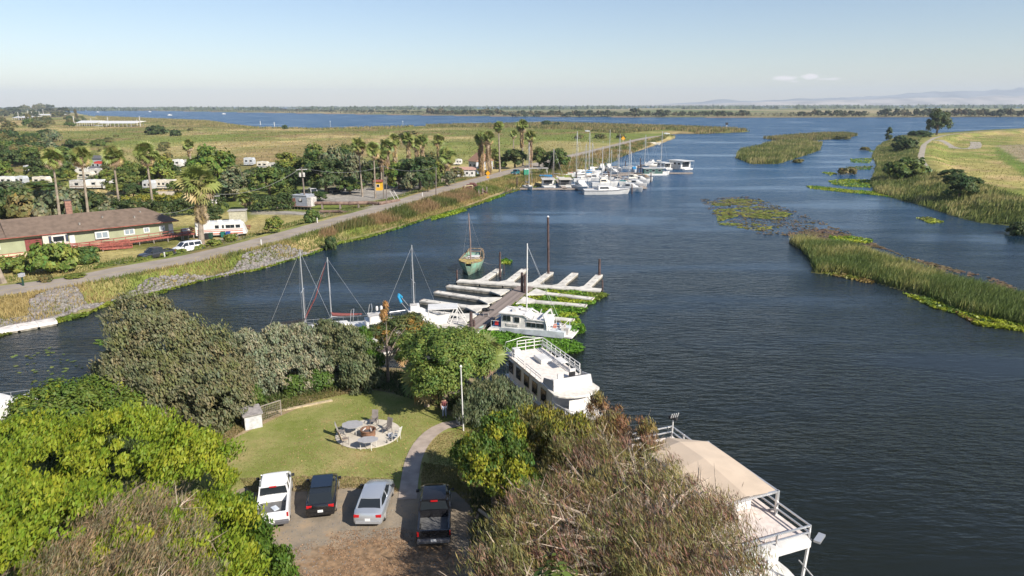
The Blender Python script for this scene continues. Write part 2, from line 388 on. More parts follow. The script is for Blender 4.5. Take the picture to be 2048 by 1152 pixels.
    # dark green body colour close by, blue of reflected sky painted in with distance
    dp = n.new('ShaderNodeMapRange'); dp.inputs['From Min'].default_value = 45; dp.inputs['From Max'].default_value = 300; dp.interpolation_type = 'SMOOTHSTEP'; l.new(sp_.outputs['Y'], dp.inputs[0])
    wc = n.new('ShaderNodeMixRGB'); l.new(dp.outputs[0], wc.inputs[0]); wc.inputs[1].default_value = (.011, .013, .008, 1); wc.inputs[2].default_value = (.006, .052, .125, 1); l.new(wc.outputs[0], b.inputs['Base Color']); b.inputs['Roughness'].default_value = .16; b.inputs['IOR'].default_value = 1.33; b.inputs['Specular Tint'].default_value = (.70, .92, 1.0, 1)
    # the bluish specular tint likewise colours the sky reflection
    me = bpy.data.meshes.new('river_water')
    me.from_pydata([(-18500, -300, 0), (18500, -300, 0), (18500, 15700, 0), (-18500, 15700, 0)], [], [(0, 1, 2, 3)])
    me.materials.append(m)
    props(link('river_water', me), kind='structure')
make_water()

# ------------------------------------------------------------------ mesh builder
class MB:
    def __init__(s): s.v = []; s.f = []
    def add(s, vs, fs):
        o = len(s.v); s.v += [tuple(v) for v in vs]; s.f += [tuple(i + o for i in f) for f in fs]; return s
    def box(s, c, d, rz=0.0, taper=1.0, rx=0.0, ry=0.0):
        hx, hy, hz_ = d[0] / 2, d[1] / 2, d[2] / 2
        R = Matrix.Rotation(rz, 3, 'Z') @ Matrix.Rotation(ry, 3, 'Y') @ Matrix.Rotation(rx, 3, 'X')
        vs = []
        for z, k in ((-hz_, 1), (hz_, taper)):
            for x, y in ((-hx, -hy), (hx, -hy), (hx, hy), (-hx, hy)):
                p = R @ Vector((x * k, y * k, z)); vs.append((p.x + c[0], p.y + c[1], p.z + c[2]))
        return s.add(vs, [(3, 2, 1, 0), (4, 5, 6, 7), (0, 1, 5, 4), (1, 2, 6, 5), (2, 3, 7, 6), (3, 0, 4, 7)])
    def bar(s, a, b, w, h=None):
        a = Vector(a); b = Vector(b); h = h or w; d = b - a
        if d.length < 1e-6: return s
        q = d.to_track_quat('X', 'Z').to_matrix(); u = q @ Vector((0, w / 2, 0)); v = q @ Vector((0, 0, h / 2))
        vs = [a - u - v, a + u - v, a + u + v, a - u + v, b - u - v, b + u - v, b + u + v, b - u + v]
        return s.add(vs, [(3, 2, 1, 0), (4, 5, 6, 7), (0, 1, 5, 4), (1, 2, 6, 5), (2, 3, 7, 6), (3, 0, 4, 7)])
    def tube(s, pts, r, n=6, cap=True):
        pts = [Vector(p) for p in pts]; k = len(pts); rr = r if hasattr(r, '__len__') else [r] * k
        vs = []; fs = []
        up = Vector((0, 0, 1))
        for i, p in enumerate(pts):
            d = (pts[min(i + 1, k - 1)] - pts[max(i - 1, 0)]).normalized()
            a = d.cross(up if abs(d.z) < .95 else Vector((1, 0, 0))).normalized(); b = d.cross(a)
            for j in range(n):
                t = 2 * math.pi * j / n
                vs.append(p + (a * math.cos(t) + b * math.sin(t)) * rr[i])
        for i in range(k - 1):
            for j in range(n):
                j2 = (j + 1) % n
                fs.append((i * n + j, i * n + j2, (i + 1) * n + j2, (i + 1) * n + j))
        if cap: fs.append(tuple(range(n))); fs.append(tuple(range((k - 1) * n, k * n))[::-1])
        return s.add(vs, fs)
    def lathe(s, prof, c=(0, 0, 0), n=16, sx=1, sy=1):
        vs = []; fs = []; k = len(prof)
        for r, z in prof:
            for j in range(n):
                t = 2 * math.pi * j / n
                vs.append((c[0] + r * math.cos(t) * sx, c[1] + r * math.sin(t) * sy, c[2] + z))
        for i in range(k - 1):
            for j in range(n):
                j2 = (j + 1) % n
                fs.append((i * n + j, i * n + j2, (i + 1) * n + j2, (i + 1) * n + j))
        fs.append(tuple(range(n))[::-1]); fs.append(tuple(range((k - 1) * n, k * n)))
        return s.add(vs, fs)
    def prism(s, poly_, z0, z1):
        n = len(poly_); vs = [(p[0], p[1], z0) for p in poly_] + [(p[0], p[1], z1) for p in poly_]
        return s.add(vs, [tuple(range(n))[::-1], tuple(range(n, 2 * n))] + [(i, (i + 1) % n, (i + 1) % n + n, i + n) for i in range(n)])
    def loft(s, rings, cap=True, closed=True):
        n = len(rings[0]); vs = [p for r in rings for p in r]; fs = []
        for i in range(len(rings) - 1):
            for j in range(n if closed else n - 1):
                j2 = (j + 1) % n
                fs.append((i * n + j, i * n + j2, (i + 1) * n + j2, (i + 1) * n + j))
        if cap: fs.append(tuple(range(n))[::-1]); fs.append(tuple(range((len(rings) - 1) * n, len(rings) * n)))
        return s.add(vs, fs)
    def quad(s, a, b, c, d): return s.add([a, b, c, d], [(0, 1, 2, 3)])
    def mesh(s, name, m, smooth=False, bevel=0):
        me = bpy.data.meshes.new(name); me.from_pydata(s.v, [], s.f); me.materials.append(m)
        if bevel or smooth:
            bm = bmesh.new(); bm.from_mesh(me)
            bmesh.ops.recalc_face_normals(bm, faces=bm.faces)
            if bevel: bmesh.ops.bevel(bm, geom=list(bm.edges), offset=bevel, segments=1, affect='EDGES', profile=.5)
            bm.to_mesh(me); bm.free()
        if smooth:
            me.polygons.foreach_set('use_smooth', [True] * len(me.polygons))
            me.set_sharp_from_angle(angle=math.radians(38))
        return me
    def build(s, name, m, parent=None, smooth=False, bevel=0, label=None):
        o = link(name, s.mesh(name, m, smooth, bevel), parent)
        if label: o['label'] = label
        return o

def ribbon(name, pts, width, m, off=0.04, zfix=None, seg=3.0, kind='structure'):
    """a strip laid along world points, following the ground"""
    P = [Vector((p[0], p[1], 0)) for p in pts]; Q = []
    for i in range(len(P) - 1):
        n = max(1, int((P[i + 1] - P[i]).length / seg))
        for j in range(n):
            t = j / n
            p0 = P[max(i - 1, 0)]; p3 = P[min(i + 2, len(P) - 1)]
            a, b = P[i], P[i + 1]
            Q.append(0.5 * ((2 * a) + (b - p0) * t + (2 * p0 - 5 * a + 4 * b - p3) * t * t + (3 * a - p0 - 3 * b + p3) * t ** 3))
    Q.append(P[-1]); vs = []; fs = []
    for i, q in enumerate(Q):
        d = (Q[min(i + 1, len(Q) - 1)] - Q[max(i - 1, 0)]).normalized(); nrm = Vector((-d.y, d.x, 0))
        w = width(i / len(Q)) if callable(width) else width
        for s_ in (-.5, 0, .5):
            p = q + nrm * w * s_
            vs.append((p.x, p.y, (hz(q.x, q.y) if zfix is None else zfix) + off))
        if i: o = (i - 1) * 3; fs += [(o, o + 3, o + 4, o + 1), (o + 1, o + 4, o + 5, o + 2)]
    me = bpy.data.meshes.new(name); me.from_pydata(vs, [], [f[::-1] for f in fs]); me.materials.append(m)
    return props(link(name, me), kind=kind)

# ------------------------------------------------------------------ foliage
def leaves_mesh(name, ctr, nrm, size, m, tint, elong=1.6, droop=0.0, rng=None, axis=None):
    """one four-sided leaf (or sprig) per centre"""
    n = len(ctr); rng = rng or np.random.default_rng(1)
    nrm = nrm / np.maximum(np.linalg.norm(nrm, axis=1, keepdims=True), 1e-6)
    if axis is None: axis = rng.normal(size=(n, 3))
    u = np.cross(nrm, axis); u /= np.maximum(np.linalg.norm(u, axis=1, keepdims=True), 1e-6)
    v = np.cross(nrm, u)
    if droop: v[:, 2] -= droop; v /= np.linalg.norm(v, axis=1, keepdims=True)
    s = np.asarray(size).reshape(-1, 1) * np.ones((n, 1))
    a = ctr - v * s * elong * .5; b = ctr + u * s * .5 - v * s * .05; c = ctr + v * s * elong * .5; d = ctr - u * s * .5 + v * s * .05
    V = np.stack([a, b, c, d], 1).reshape(-1, 3)
    F = np.arange(4 * n).reshape(n, 4)
    return np_mesh(name, V, F, m, tint=np.repeat(tint, 4, 0))

def crown_mesh(name, ells, m, clumps=60, per=60, clump_r=.8, leaf=.22, elong=1.7, droop=0., seed=1, fill=.55, hue=.25, streak=None, tip=None, tip2=None):
    """leaves in clumps spread over ellipsoids [(cx,cy,cz,rx,ry,rz)]"""
    rng = np.random.default_rng(seed)
    vol = np.array([e[3] * e[4] * e[5] for e in ells]) ** (2 / 3); vol /= vol.sum()
    which = rng.choice(len(ells), clumps, p=vol); E = np.array(ells)[which]
    d = rng.normal(size=(clumps, 3)); d /= np.linalg.norm(d, axis=1, keepdims=True); d[:, 2] = np.where(d[:, 2] < -.5, -d[:, 2], d[:, 2])
    r = (fill + (1.1 - fill) * rng.random(clumps) ** .7) * (.86 + .28 * fbm(d[:, 0] * 2.2 + 9, d[:, 1] * 2.2 + d[:, 2] * 2, seed, 3))
    cc = E[:, :3] + d * r[:, None] * E[:, 3:6]
    cs = clump_r * (.45 + 1.0 * rng.random(clumps))
    k = np.repeat(np.arange(clumps), per); n = clumps * per
    q = rng.normal(size=(n, 3)); q /= np.linalg.norm(q, axis=1, keepdims=True); q[:, 2] *= .75
    rad = rng.random(n) ** .35 * (1 + .35 * (rng.random(n) > .85))
    P = cc[k] + q * (rad * cs[k])[:, None]
    nr = q + d[k] * .5 + np.array([0, 0, .5]) + rng.normal(size=(n, 3)) * .45
    ct = rng.random(clumps)[k]
    t = np.ones((n, 3)) * (1 + (rng.random(n) - .5) * hue * 1.3 + (ct - .5) * hue)[:, None]
    t[:, 0] *= 1 + (rng.random(n) - .5) * hue + (ct - .4) * hue * .9
    t[:, 2] *= 1 + (rng.random(n) - .5) * hue
    if tip is not None:
        sel = ct > tip[0]; t[sel] *= np.array(tip[1])
    if tip2 is not None:
        sel = ct < tip2[0]; t[sel] *= np.array(tip2[1])
    ax = None
    if streak is not None: ax = np.array(streak)[None] + rng.normal(size=(n, 3)) * .35; 
    if ax is not None:
        # leaf long axis follows the streak direction
        v = ax / np.linalg.norm(ax, axis=1, keepdims=True); u = np.cross(v, nr); u /= np.maximum(np.linalg.norm(u, axis=1, keepdims=True), 1e-6)
        s = (leaf * (.6 + .8 * rng.random(n)))[:, None]
        V = np.stack([P - v * s * elong * .5, P + u * s * .5, P + v * s * elong * .5, P - u * s * .5], 1).reshape(-1, 3)
        return np_mesh(name, V, np.arange(4 * n).reshape(n, 4), m, tint=np.repeat(np.clip(t, .2, 3), 4, 0))
    return leaves_mesh(name, P, nr, leaf * (.6 + .8 * rng.random(n)), m, np.clip(t, .2, 3), elong, droop, rng)

def trunk_mb(h, r, limbs=5, spread=2.0, seed=0, lean=(0, 0), z0=-.3, ells=None, twigs=0, reach=.7):
    rnd = random.Random(seed); mb = MB()
    top = Vector((lean[0], lean[1], h)); pts = [Vector((0, 0, z0))] + [Vector((lean[0] * t + rnd.uniform(-.1, .1) * r * 3, lean[1] * t, h * t)) for t in (.25, .5, .75)] + [top]
    mb.tube(pts, [r * 1.3, r, r * .8, r * .6, r * .35], 7)
    for i in range(limbs):
        t = rnd.uniform(.35, .85); b = Vector((lean[0] * t, lean[1] * t, h * t)); a = 2 * math.pi * i / max(limbs, 1) + rnd.uniform(-.4, .4)
        if ells:
            e = ells[i % len(ells)]
            q = Vector((e[0] + math.cos(a) * e[3] * reach, e[1] + math.sin(a) * e[4] * reach, e[2] + rnd.uniform(-.1, .6) * e[5]))
        else: q = b + Vector((math.cos(a) * spread, math.sin(a) * spread, spread * rnd.uniform(.5, 1.1)))
        mid = (b + q) / 2 + Vector((0, 0, (q - b).length * .08))
        mb.tube([b, mid, q], [r * .5, r * .33, r * .1], 5, False)
        for j in range(twigs):
            c = mid.lerp(q, rnd.random()); e2 = c + Vector((rnd.gauss(0, 1), rnd.gauss(0, 1), rnd.gauss(.6, .6))) * spread * .35
            mb.tube([c, e2], [r * .14, r * .03], 4, False)
    return mb

def blades_mesh(name, pos, h, w, m, tint, lean=(0, 0), rng=None, spread=.25, bend=.25):
    """upright grass or reed blades: two triangles each"""
    rng = rng or np.random.default_rng(3); n = len(pos)
    a = rng.random(n) * 2 * np.pi; u = np.stack([np.cos(a), np.sin(a), np.zeros(n)], 1) * (np.asarray(w).reshape(-1, 1) * .5)
    h = np.asarray(h).reshape(-1) * np.ones(n)
    tip = pos + np.stack([rng.normal(size=n) * spread * h + lean[0] * h, rng.normal(size=n) * spread * h + lean[1] * h, h], 1)
    mid = pos * .45 + tip * .55; mid[:, 2] += h * bend * .3
    V = np.stack([pos - u, pos + u, mid + u * .8, tip, mid - u * .8], 1).reshape(-1, 3)
    k = np.arange(n)[:, None] * 5
    F = np.concatenate([k + np.array([[0, 1, 2]]), k + np.array([[0, 2, 4]]), k + np.array([[4, 2, 3]])], 0)
    return np_mesh(name, V, F, m, tint=np.repeat(tint, 5, 0))

def fill_poly(P, n, rng, inset=0.0):
    """n random points inside polygon P"""
    lo = P.min(0); hi = P.max(0); out = []; c = 0
    while c < n:
        q = lo + rng.random((n * 3, 2)) * (hi - lo); d = sdist(q, P); q = q[d > inset]
        out.append(q); c += len(q)
        if len(out) > 60: break
    return np.concatenate(out)[:n]

BARK = lambda: mat('tree_bark', (.16, .12, .085), .9, var=.3, scale=4, bump=.5)
BARKP = lambda: mat('pale_branch_bark', (.42, .34, .26), .9, var=.2, scale=5)

# road, paths, yards ---------------------------------------------------
asphalt = mat('road_asphalt', (.30, .255, .21), .9, var=.10, scale=.35)
ribbon('levee_road', ROADC, 6.4, asphalt, .05)
CL = [tuple(p) for p in ROADC]
yl = mat('road_paint_yellow', (.42, .33, .13), .8, var=.25, scale=2)
ribbon('road_centre_line', CL, .13, yl, .058)
wl_ = mat('road_paint_white', (.50, .48, .44), .8, var=.25, scale=2)
dirt_path = mat('dirt_path', (.33, .29, .23), .95, var=.15, scale=.5)
ribbon('levee_path', LEVR, 2.6, dirt_path, .07)
ribbon('levee_path', LEVR2, 2.4, dirt_path, .07)
ribbon('levee_path', [G(*p) for p in [(1874, 280), (1895, 291), (1915, 297), (1945, 297), (1952, 290), (1950, 284)]], 6, dirt_path, .12, seg=4)
ribbon('park_lane', [G(*p) for p in [(560, 424), (640, 431), (684, 430)]], 3.0, mat('lane_gravel', (.30, .275, .24), .95, var=.12, scale=.4), .05)

# lawn, gravel, path, patio on the near land ------------------------------
def sheet(name, px, z, m, n_smooth=2, kind='structure'):
    P = [Wz(x, y, 1.2) for x, y in px]; P = [Vector((p.x, p.y, 0)) for p in P]
    for _ in range(n_smooth):
        Q = []
        for i in range(len(P)):
            a, b = P[i], P[(i + 1) % len(P)]; Q += [a.lerp(b, .25), a.lerp(b, .75)]
        P = Q
    vs = [(p.x, p.y, z) for p in P]; me = bpy.data.meshes.new(name)
    bm = bmesh.new(); vv = [bm.verts.new(v) for v in vs]; f = bm.faces.new(vv); bmesh.ops.triangulate(bm, faces=[f])
    bmesh.ops.recalc_face_normals(bm, faces=bm.faces)
    for f in bm.faces:
        if f.normal.z < 0: f.normal_flip()
    bm.to_mesh(me); bm.free(); me.materials.append(m)
    return props(link(name, me), kind=kind)
def patchy(name, c1, c2, c3, scale, rough=.95, bump=.4, p=(.38, .52, .66)):
    m, n, l, b = new_mat(name); t = n.new('ShaderNodeTexCoord')
    no = n.new('ShaderNodeTexNoise'); no.inputs['Scale'].default_value = scale; no.inputs['Detail'].default_value = 9; no.inputs['Roughness'].default_value = .68
    l.new(t.outputs['Object'], no.inputs[0]); cr = n.new('ShaderNodeValToRGB'); e = cr.color_ramp.elements
    e[0].position = p[0]; e[0].color = (*c1, 1); e[1].position = p[2]; e[1].color = (*c3, 1); x = e.new(p[1]); x.color = (*c2, 1)
    l.new(no.outputs[0], cr.inputs[0]); l.new(cr.outputs[0], b.inputs['Base Color']); b.inputs['Roughness'].default_value = rough; b.inputs['Specular IOR Level'].default_value = .15
    n2 = n.new('ShaderNodeTexNoise'); n2.inputs['Scale'].default_value = 9; n2.inputs['Detail'].default_value = 4; l.new(t.outputs['Object'], n2.inputs[0])
    bp = n.new('ShaderNodeBump'); bp.inputs['Strength'].default_value = bump; bp.inputs['Distance'].default_value = .06; l.new(n2.outputs[0], bp.inputs['Height']); l.new(bp.outputs[0], b.inputs['Normal'])
    return m
def gravel_litter(name, c1, c2, c3, scale, p=(.36, .5, .62)):
    m = patchy(name, c1, c2, c3, scale, p=p); n = m.node_tree.nodes; l = m.node_tree.links; b = n['Principled BSDF']
    old = b.inputs['Base Color'].links[0].from_socket; t = n.new('ShaderNodeTexCoord'); c = Wz(760, 1135, 1.2)
    mp = n.new('ShaderNodeMapping'); mp.inputs['Location'].default_value = (-c.x / 5.6, -c.y / 3.1, 0); mp.inputs['Scale'].default_value = (1 / 5.6, 1 / 3.1, 0); l.new(t.outputs['Object'], mp.inputs[0])
    ln = n.new('ShaderNodeVectorMath'); ln.operation = 'LENGTH'; l.new(mp.outputs[0], ln.inputs[0])
    no = n.new('ShaderNodeTexNoise'); no.inputs['Scale'].default_value = .8; no.inputs['Detail'].default_value = 9; no.inputs['Roughness'].default_value = .72; l.new(t.outputs['Object'], no.inputs[0])
    a = n.new('ShaderNodeMath'); a.operation = 'MULTIPLY_ADD'; l.new(no.outputs[0], a.inputs[0]); a.inputs[1].default_value = -1.9; l.new(ln.outputs['Value'], a.inputs[2])
    mr = n.new('ShaderNodeMapRange'); mr.inputs['From Min'].default_value = .12; mr.inputs['From Max'].default_value = -.25; l.new(a.outputs[0], mr.inputs[0])
    n3 = n.new('ShaderNodeTexNoise'); n3.inputs['Scale'].default_value = 3.5; n3.inputs['Detail'].default_value = 6; l.new(t.outputs['Object'], n3.inputs[0])
    cr = n.new('ShaderNodeValToRGB'); e = cr.color_ramp.elements; e[0].position = .35; e[0].color = (.17, .115, .07, 1); e[1].position = .65; e[1].color = (.33, .215, .125, 1); l.new(n3.outputs[0], cr.inputs[0])
    mx = n.new('ShaderNodeMixRGB'); l.new(mr.outputs[0], mx.inputs[0]); l.new(old, mx.inputs[1]); l.new(cr.outputs[0], mx.inputs[2]); l.new(mx.outputs[0], b.inputs['Base Color'])
    return m
lawn_m = patchy('lawn_grass', (.175, .205, .045), (.245, .25, .08), (.36, .29, .13), .28)
sheet('lawn', [(395, 905), (440, 868), (490, 850), (560, 815), (640, 790), (720, 775), (800, 790), (880, 815), (905, 838), (1010, 850), (1030, 960), (990, 1010), (900, 975), (780, 980), (640, 960), (540, 965), (440, 990), (380, 960)], 1.215, lawn_m)
grav_m = gravel_litter('parking_gravel', (.20, .168, .13), (.265, .22, .165), (.35, .26, .17), .45, p=(.36, .5, .62))
sheet('parking_area', [(400, 1090), (455, 985), (520, 968), (640, 972), (760, 978), (860, 985), (960, 985), (1010, 1040), (1010, 1120), (930, 1290), (500, 1320), (380, 1200)], 1.222, grav_m)
dry_m = patchy('dry_leaf_litter', (.20, .12, .065), (.36, .19, .085), (.40, .29, .17), 1.1, p=(.36, .5, .64))
0 and sheet('leaf_litter', [(590, 1105), (660, 1072), (780, 1062), (850, 1085), (925, 1105), (935, 1160), (800, 1185), (640, 1190), (585, 1150)], 1.229, dry_m)
sheet('dry_grass_strip', [(840, 925), (905, 935), (985, 955), (1060, 1010), (1080, 1070), (1000, 1060), (940, 1010), (880, 985), (840, 978)], 1.219, patchy('dry_grass', (.19, .17, .055), (.29, .235, .095), (.40, .31, .15), 1.0))
path_m = mat('concrete_path', (.36, .295, .245), .9, var=.14, scale=1.2)
pp = [Wz(x, y, 1.2) for x, y in [(815, 1000), (818, 972), (822, 945), (828, 918), (842, 890), (862, 868), (890, 852), (925, 846)]]
ribbon('garden_path', pp, 1.2, path_m, .055, zfix=1.2, seg=.8)
dirt = patchy('dry_earth_border', (.24, .17, .10), (.33, .25, .15), (.42, .33, .20), 1.2)
sheet('earth_border', [(440, 872), (475, 850), (560, 808), (632, 788), (640, 799), (570, 828), (500, 862), (450, 886)], 1.226, dirt)

# fallen leaves on the lawn
def litter():
    rng = np.random.default_rng(8); P = fill_poly(poly([(560, 930), (600, 860), (700, 800), (900, 860), (830, 960), (700, 960)], 1.2), 900, rng)
    n = len(P); c = np.concatenate([P, np.full((n, 1), 1.24)], 1)
    tint = np.array([.34, .24, .10])[None] * (.7 + .6 * rng.random((n, 1)))
    me = leaves_mesh('fallen_leaves', c, np.array([[0, 0, 1.]]) + rng.normal(size=(n, 3)) * .2, .07 + .05 * rng.random(n), leaf_mat('dry_leaf', (1, 1, 1), .1), tint, 1.3, rng=rng)
    props(link('fallen_leaves', me), kind='stuff')
litter()

# ------------------------------------------------------------------ hills and haze
def hills(name, D, px0, px1, prof, col, seed, depth=2500):
    rng = np.random.default_rng(seed); n = 160
    vs = []; rows = 7
    for j in range(rows):
        t = j / (rows - 1)
        for i in range(n):
            px = px0 + (px1 - px0) * i / (n - 1); r = ray(px, 208)
            k = (D - depth * .5 + depth * t) / r.y
            x, y = r.x * k, r.y * k
            f = np.interp(px, [p[0] for p in prof], [p[1] for p in prof]) * D / FPX
            nz_ = float(fbm(np.array([px / 28.]), np.array([t * 3.]), seed, 5)[0]); e = math.sin(math.pi * min(1, t * 1.0) * .5)
            vs.append((x, y, max(-3, f * e * (.72 + .5 * nz_) * (1 if t else 0) - (3 if t == 0 else 0))))
    idx = np.arange(rows * n).reshape(rows, n)
    F = np.stack([idx[:-1, :-1].ravel(), idx[:-1, 1:].ravel(), idx[1:, 1:].ravel(), idx[1:, :-1].ravel()], 1)
    props(link(name, np_mesh(name, vs, F, mat(name + '_soil', col, 1, var=.35, scale=.0016), smooth=True)), kind='structure')
hills('hills', 15000, 1250, 3000, [(1250, 0), (1330, 3), (1400, 7), (1440, 13), (1480, 9), (1560, 11), (1700, 17), (1800, 23), (1950, 28), (2048, 31), (2200, 30), (2500, 34), (3000, 30)], (.17, .17, .17), 3, 1200)
hills('foothills', 13200, 1250, 3000, [(1250, 1), (1400, 4), (1500, 7), (1700, 11), (1850, 15), (2048, 18), (2500, 20), (3000, 18)], (.36, .30, .24), 5, 1400)
def haze():
    me = bpy.data.meshes.new('haze'); mb = MB(); mb.box((0, 7800, 180), (40000, 17600, 370)); me.from_pydata(mb.v, [], mb.f)
    m = bpy.data.materials.new('thin_air'); m.use_nodes = True; nt = m.node_tree
    for n_ in list(nt.nodes): nt.nodes.remove(n_)
    o = nt.nodes.new('ShaderNodeOutputMaterial'); v = nt.nodes.new('ShaderNodeVolumePrincipled')
    v.inputs['Density'].default_value = HAZE_DENSITY; v.inputs['Color'].default_value = (.76, .87, 1, 1); v.inputs['Anisotropy'].default_value = 0.0
    nt.links.new(v.outputs[0], o.inputs['Volume']); me.materials.append(m)
    props(link('haze', me), kind='stuff')
HAZE_DENSITY = 7.5e-5
haze()

# ------------------------------------------------------------------ reeds, bank grass, floating plants, rocks
def ground_colour(q):
    R, T, C = GROUND_GRID; r = np.clip(np.searchsorted(R, q[:, 1]), 0, len(R) - 1); c = np.clip(((q[:, 0] / q[:, 1] - T[0]) / (T[1] - T[0])).round().astype(int), 0, len(T) - 1)
    return C[r, c]
def reeds(name, P2, n, h, w, cols, seed, lean=(.12, 0), inset=.3, zoff=-.1, edge_h=None, spread=.16, follow=0.0):
    rng = np.random.default_rng(seed); q = fill_poly(P2, n, rng, inset); n = len(q)
    z, *_ = height(q); hh = h * (.55 + .6 * rng.random(n)) * (.72 + .56 * fbm(q[:, 0] / 5, q[:, 1] / 5, seed, 3))
    nn = fbm(q[:, 0] / 7, q[:, 1] / 7, seed + 5, 3) + (rng.random(n) - .5) * .25
    c1, c2, c3 = [np.array(c)[None] for c in cols]
    t = sstep(.38, .5, nn)[:, None]; t2 = sstep(.52, .62, nn)[:, None]
    tint = (c1 * (1 - t) + c2 * t) * (1 - t2) + c3 * t2; tint = tint * (.75 + .5 * rng.random((n, 1)))
    if follow: tint = tint * (1 - follow) + ground_colour(q) * 1.25 * (.75 + .5 * rng.random((n, 1))) * follow
    pos = np.concatenate([q, (np.maximum(z, -.1) + zoff)[:, None]], 1)
    me = blades_mesh(name, pos, hh, w * (.6 + .8 * rng.random(n)), leaf_mat('grass_blade', (1, 1, 1), .35, .6), tint, lean, rng, spread)
    return props(link(name, me), kind='stuff')
RG = ((.075, .115, .028), (.14, .16, .045), (.26, .22, .085))
reeds('tule_reeds', ISLE_C, 44000, 1.65, .10, ((.13, .165, .04), (.25, .245, .07), (.38, .32, .135)), 11, lean=(.34, .05), inset=.1, spread=.30)
reeds('tule_reeds', ISLE_A, 17000, 2.6, .28, ((.14, .16, .045), (.21, .22, .06), (.32, .27, .12)), 12, lean=(.2, 0))
reeds('tule_reeds', ISLE_B, 9000, 2.4, .38, ((.13, .15, .045), (.19, .19, .06), (.28, .23, .10)), 13, lean=(.2, 0))
rb = poly([(1742, 315), (1752, 296), (1800, 275), (1845, 275), (1835, 300), (1832, 330), (1850, 358), (1900, 375), (1960, 392), (2060, 430), (2300, 530), (2290, 560), (2300, 497), (2048, 455), (1960, 446), (1900, 431), (1840, 411), (1795, 399), (1750, 386), (1738, 368), (1746, 350), (1754, 330)])
reeds('bank_reeds', rb, 38000, 1.6, .23, ((.13, .155, .04), (.215, .22, .065), (.34, .285, .12)), 14, lean=(.25, 0), spread=.25)
reeds('levee_grass', poly([(1850, 292), (1900, 268), (2060, 262), (2300, 300), (2400, 560), (2048, 404), (1990, 384), (1900, 355), (1862, 330)], 2), 16000, .5, .22, ((.20, .22, .06), (.34, .28, .10), (.42, .32, .15)), 15, lean=(.1, 0))
# far reed spit and marsh edges
sp = poly([(1240, 271), (1330, 262), (1400, 268.5), (1500, 264), (1470, 260), (1380, 256), (1200, 250.5), (1100, 247.5), (1000, 250), (850, 253), (860, 257), (1000, 257), (1150, 262)])
reeds('tule_reeds', sp, 20000, 2.8, .7, ((.14, .155, .05), (.21, .20, .065), (.31, .25, .11)), 16)
reeds('tule_reeds', poly([(420, 243), (300, 238), (190, 233), (200, 243), (330, 250), (480, 258), (640, 263), (800, 260), (830, 254.5), (700, 257.5), (640, 260), (520, 257), (480, 253)]), 14000, 2.2, .9, ((.17, .17, .05), (.26, .23, .08), (.36, .28, .13)), 17)
# marsh tufts over the mainland, breaking the flat sheet
reeds('marsh_grass', poly([(-100, 340), (-60, 245), (130, 240), (300, 242), (600, 262), (1000, 252), (1230, 256), (1280, 268), (1160, 300), (1060, 322), (960, 335), (700, 345), (500, 380), (300, 400), (-100, 400)]), 46000, .75, .65, ((.15, .165, .045), (.28, .24, .09), (.38, .29, .13)), 18, spread=.55, follow=.75)

# levee bank grass: between water and road
def bank_poly(lo, hi, xs):
    return None
def strip(px_lo, px_hi, zl=.2, zh=2.0):
    a = [tuple(Wz(x, y, zl))[:2] for x, y in px_lo]; b = [tuple(Wz(x, y, zh))[:2] for x, y in px_hi]
    return np.array(a + b[::-1])
lo = [(-250, 700), (0, 660), (110, 636), (215, 604), (340, 575), (460, 545), (580, 517), (680, 483), (800, 452), (930, 412), (1020, 378), (1100, 363)]
hi = [(-250, 668), (0, 599), (128, 580), (250, 554), (384, 529), (512, 499), (640, 463), (768, 427), (896, 386), (1012, 353), (1072, 337)]
bp_ = strip(lo, hi)
reeds('bank_grass', bp_, 40000, .75, .10, ((.15, .18, .04), (.30, .265, .09), (.40, .30, .13)), 21, lean=(.08, 0), inset=0, spread=.35)
tall = strip([(640, 490), (680, 478), (800, 447), (930, 408), (960, 396)], [(640, 468), (768, 430), (896, 390), (960, 374)])
reeds('bank_grass', tall, 15000, 1.5, .12, ((.11, .135, .035), (.22, .19, .075), (.32, .21, .11)), 22, lean=(.1, 0), inset=0)
reeds('bank_grass', strip([(1010, 384), (1060, 372), (1130, 355), (1200, 330), (1290, 296), (1350, 272)], [(1012, 358), (1072, 342), (1134, 320), (1199, 303), (1274, 284), (1340, 270)]), 12000, 1.2, .22, ((.11, .14, .035), (.22, .19, .07), (.29, .20, .10)), 23, inset=0)
# roadside strip on the land side
up1 = [(-200, 600), (0, 567), (128, 551), (250, 526), (330, 514), (384, 503), (512, 471), (640, 440), (768, 405), (896, 366), (980, 343)]
up2 = [(-200, 580), (0, 553), (128, 538), (250, 515), (330, 506), (384, 496), (512, 463), (640, 428), (768, 398), (896, 360), (980, 338)]
reeds('verge_grass', strip(up1, up2, 1.9, 1.5), 15000, .5, .12, ((.10, .145, .03), (.17, .18, .05), (.30, .24, .10)), 24, inset=0, spread=.3)
reeds('yard_grass', poly([(-300, 540), (-200, 470), (100, 440), (480, 440), (640, 420), (700, 432), (480, 480), (200, 530), (0, 560)], 1.3), 17000, .22, .14, ((.14, .155, .045), (.25, .21, .085), (.33, .26, .12)), 25, inset=0, spread=.5, follow=.7)
rngL = np.random.default_rng(5)

